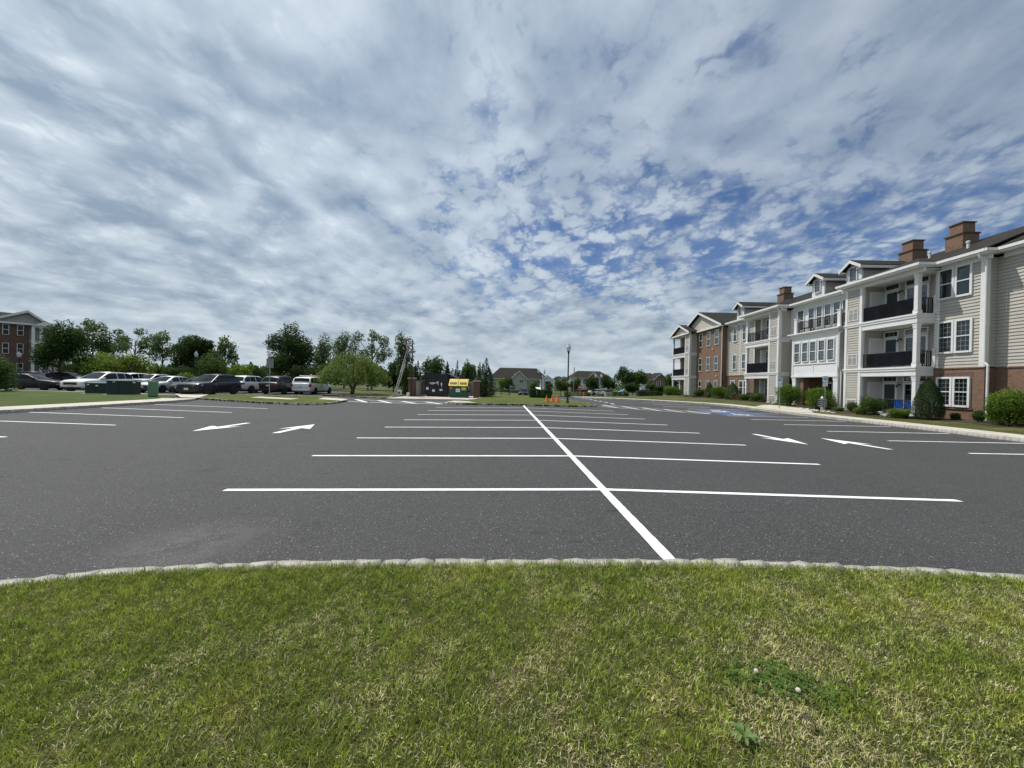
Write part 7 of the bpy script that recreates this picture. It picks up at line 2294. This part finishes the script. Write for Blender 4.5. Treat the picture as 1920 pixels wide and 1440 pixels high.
# ================================================================== FOREGROUND GRASS
def blades(n, region, seed, lenr, wid, name, label, straw_bias=0.0, parent=None, outer=False):
    r = np.random.default_rng(seed)
    x = r.uniform(region[0], region[1], n); y = r.uniform(region[2], region[3], n)
    ky = np.interp(x, [p[0] for p in NK], [p[1] for p in NK])
    inner = (np.abs(x) < 1.42 * np.maximum(y, .2) + 1.9) & (np.abs(x) < 6.6) & (y > .55)
    keep = (y < ky - .085 + r.normal(0, .015, n)) & (~inner if outer else inner)
    x, y = x[keep], y[keep]; n = len(x)
    z = ground_z(x, np.maximum(y, 0)) + .112
    pn = value_noise(x, y, 1.1, 3, 3); pf = value_noise(x, y, 5.0, 4, 3); pl = value_noise(x, y, 2.3, 9, 2); tuft = value_noise(x, y, 16.0, 6, 2)
    edge = np.clip(1 - (ky[keep] - y) / .55, 0, 1)
    dry = np.clip((pn - .46) * 1.5 + (pf - .5) * 2.6 + straw_bias + .30 * np.clip((x + .2) / 1.4, -1, 1) - .45 * edge - .18 * np.clip((x - 2.2), 0, 1), -.25, 1)
    is_dry = r.random(n) < np.clip(.20 + .47 * dry, .05, .70)
    L = lenr * r.uniform(.55, 1.3, n) * (.55 + .95 * tuft) * np.where(is_dry, .85, 1.0) * (1 + .2 * edge)
    az_ = r.uniform(0, 2 * np.pi, n); lean = r.uniform(.15, 1.1, n) + np.where(is_dry, .45, 0)
    d = np.stack([np.cos(az_), np.sin(az_), np.zeros(n)], -1); s = np.stack([-np.sin(az_), np.cos(az_), np.zeros(n)], -1)
    tw = r.uniform(-.9, .9, n)[:, None]; s = s * np.cos(tw) + d * np.sin(tw)
    b = np.stack([x, y, z], -1); up = np.array([0, 0, 1.0])
    w = (wid * r.uniform(.6, 1.3, n))[:, None]; Lc = L[:, None]; ln = lean[:, None]
    m1 = b + (up * np.cos(ln * .5) + d * np.sin(ln * .5)) * Lc * .5
    e = m1 + (up * np.cos(ln * 1.2) + d * np.sin(ln * 1.2)) * Lc * .55
    v = np.empty((n, 5, 3)); v[:, 0] = b - s * w; v[:, 1] = b + s * w; v[:, 2] = m1 + s * w * .8; v[:, 3] = m1 - s * w * .8; v[:, 4] = e
    i = (np.arange(n) * 5)[:, None]
    f = np.concatenate([i + np.array([[0, 1, 2]]), i + np.array([[0, 2, 3]]), i + np.array([[3, 2, 4]])]).astype(np.int32)
    me = bpy.data.meshes.new(name); me.vertices.add(n * 5); me.vertices.foreach_set('co', v.reshape(-1)); me.loops.add(len(f) * 3); me.loops.foreach_set('vertex_index', f.reshape(-1))
    me.polygons.add(len(f)); me.polygons.foreach_set('loop_start', np.arange(0, len(f) * 3, 3, dtype=np.int32)); me.polygons.foreach_set('loop_total', np.full(len(f), 3, np.int32)); me.update(calc_edges=True)
    g1, g2, g3 = np.array([.120, .185, .020]), np.array([.345, .415, .062]), np.array([.46, .47, .075]); s1, s2 = np.array([.42, .36, .18]), np.array([.66, .59, .36])
    q = r.random(n)[:, None]; col = g1 * (1 - q) + g2 * q
    yl = np.clip((pl - .5) * 3, 0, 1)[:, None] * r.random(n)[:, None]; col = col * (1 - yl * .8) + g3 * yl * .8
    sc_ = s1 * (1 - q) + s2 * q; col = np.where(is_dry[:, None], sc_, col)
    clump = value_noise(x, y, 38.0, 12, 2); col = col * (.60 + .85 * np.clip((clump - .25) / .5, 0, 1))[:, None]  # tuft tones paint sunny highlights and dark gaps into the blade colour
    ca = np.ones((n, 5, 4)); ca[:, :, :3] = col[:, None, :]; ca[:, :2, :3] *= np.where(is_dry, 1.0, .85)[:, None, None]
    a_ = me.attributes.new('tint', 'FLOAT_COLOR', 'POINT'); a_.data.foreach_set('color', ca.reshape(-1).astype(np.float32))
    me.materials.append(M['blade'])
    o = link(name, me, None, parent); tag(o, label, 'grass', kind='stuff')
    return o


blades(520000, (-6.6, 6.6, .55, 3.45), 1, .036, .0020, 'grass', 'short green and straw-coloured grass blades of the foreground lawn')
blades(200000, (-9.6, 11.2, -2.0, 3.45), 2, .045, .0042, 'grass', 'grass blades of the foreground lawn beyond the frame edges', outer=True)


# clover patch, flowers and weed
def lawn_pt(px, py): return on_ground(px, py, z=.118)


r = np.random.default_rng(8)
mb = MB(); shade = []
for i in range(240):
    ctr, rad_ = ((1.40, 2.02), .17) if i < 180 else ((1.62, 1.93), .13)
    a, q = r.uniform(0, 6.28), r.random() ** .8 * rad_ * 1.25; x, y = ctr[0] + q * 1.15 * math.cos(a), ctr[1] + q * .7 * math.sin(a); z = GZ(x, y) + .112
    hgt = r.uniform(.012, .036); c = Vector((x, y, z + hgt)); ro = r.uniform(0, 6.28); sz = r.uniform(.007, .012); sv = r.random()
    for k in range(3):
        t0 = ro + k * 2.094; dd = Vector((math.cos(t0), math.sin(t0), r.uniform(-.1, .25))); pp = Vector((-dd.y, dd.x, r.uniform(-.2, .2)))
        mb._add([c, c + dd * sz * .8 - pp * sz * .62, c + dd * sz * 1.5 - pp * sz * .3, c + dd * sz * 1.5 + pp * sz * .3, c + dd * sz * .8 + pp * sz * .62], [(0, 1, 2, 3, 4)]); shade += [sv] * 5
o = mb.build('clover', M['leaf_clover']); tag(o, 'dark clover patch in the right foreground grass', 'clover', kind='stuff')
at_ = o.data.attributes.new('leaf', 'FLOAT', 'POINT'); at_.data.foreach_set('value', np.array(shade, dtype=np.float32))
for px, py, lb, sz in ((1416.5, 1260, 'white clover flower at the upper left of the clover patch', 1.0), (1495, 1297, 'white clover flower at the right of the clover patch', 1.05), (1407, 1157, 'tiny white clover flower upslope of the patch', .5), (1465, 1066, 'small white clover flower at the kerb stones', .6)):
    p = lawn_pt(px, py + 10); t = thing('clover_flower', lb, 'flower', (p.x, p.y, p.z - .01), 0, 'clover flowers')
    MB().tube([(0, 0, -.01), (.003, 0, .035)], .0015, 6).build('stem', M['stem'], t)
    mb = MB(); q = .0098 * sz
    for k in range(60):
        a, h_ = k * 2.4, (k + .5) / 60; ph = math.acos(1 - 1.75 * h_); dd = Vector((math.sin(ph) * math.cos(a), math.sin(ph) * math.sin(a), math.cos(ph)))
        mb.tube([Vector((.003, 0, .045)) + dd * q * .35, Vector((.003, 0, .045)) + dd * q * 1.05], [q * .1, q * .2], 4)
    mb.build('flower_head', M['petal'], t)
p = lawn_pt(1395, 1385); t = thing('weed_rosette', 'pale green leafy weed in the lower right foreground', 'weed', (p.x, p.y, p.z))
for i in range(11):
    a = i / 11 * 6.283 + r.uniform(-.2, .2); L = r.uniform(.035, .07); dd = Vector((math.cos(a), math.sin(a), 0)); s = Vector((-dd.y, dd.x, 0)); rise = r.uniform(.025, .045)
    mb = MB(); rows = []
    for k in range(7):
        f = k / 6; w_ = .009 * (math.sin(f * 2.7) * (1.0 if k % 2 else .62) + .12); c = dd * (L * f) + Vector((0, 0, rise * math.sin(f * 2.4))); rows.append((c - s * w_, c + Vector((0, 0, -.002)), c + s * w_))
    for a0, b0_ in zip(rows, rows[1:]): mb.poly([a0[0], a0[1], b0_[1], b0_[0]]); mb.poly([a0[1], a0[2], b0_[2], b0_[1]])
    o = mb.build('leaf', M['leaf_weed'], t)
    at_ = o.data.attributes.new('leaf', 'FLOAT', 'POINT'); at_.data.foreach_set('value', np.full(len(o.data.vertices), .9, dtype=np.float32))
for px, py, lb in ((758, 1140, 'brown fallen leaf in the middle of the lawn'), (300, 1087, 'brown fallen leaf near the left kerb stones'), (1512, 1366, 'curled dry leaf below the clover patch')):
    p = lawn_pt(px, py); mb = MB(); a = r.uniform(0, 3); c, s_ = math.cos(a), math.sin(a)
    pts = [(-.03, 0, .05), (-.01, .012, .062), (.02, .008, .058), (.035, 0, .048), (.02, -.01, .056), (-.01, -.012, .06)]
    mb.poly([(p.x + x * c - y * s_, p.y + x * s_ + y * c, p.z + z) for x, y, z in pts]); o = mb.build('fallen_leaf', M['bark']); tag(o, lb, 'leaf', 'fallen leaves')
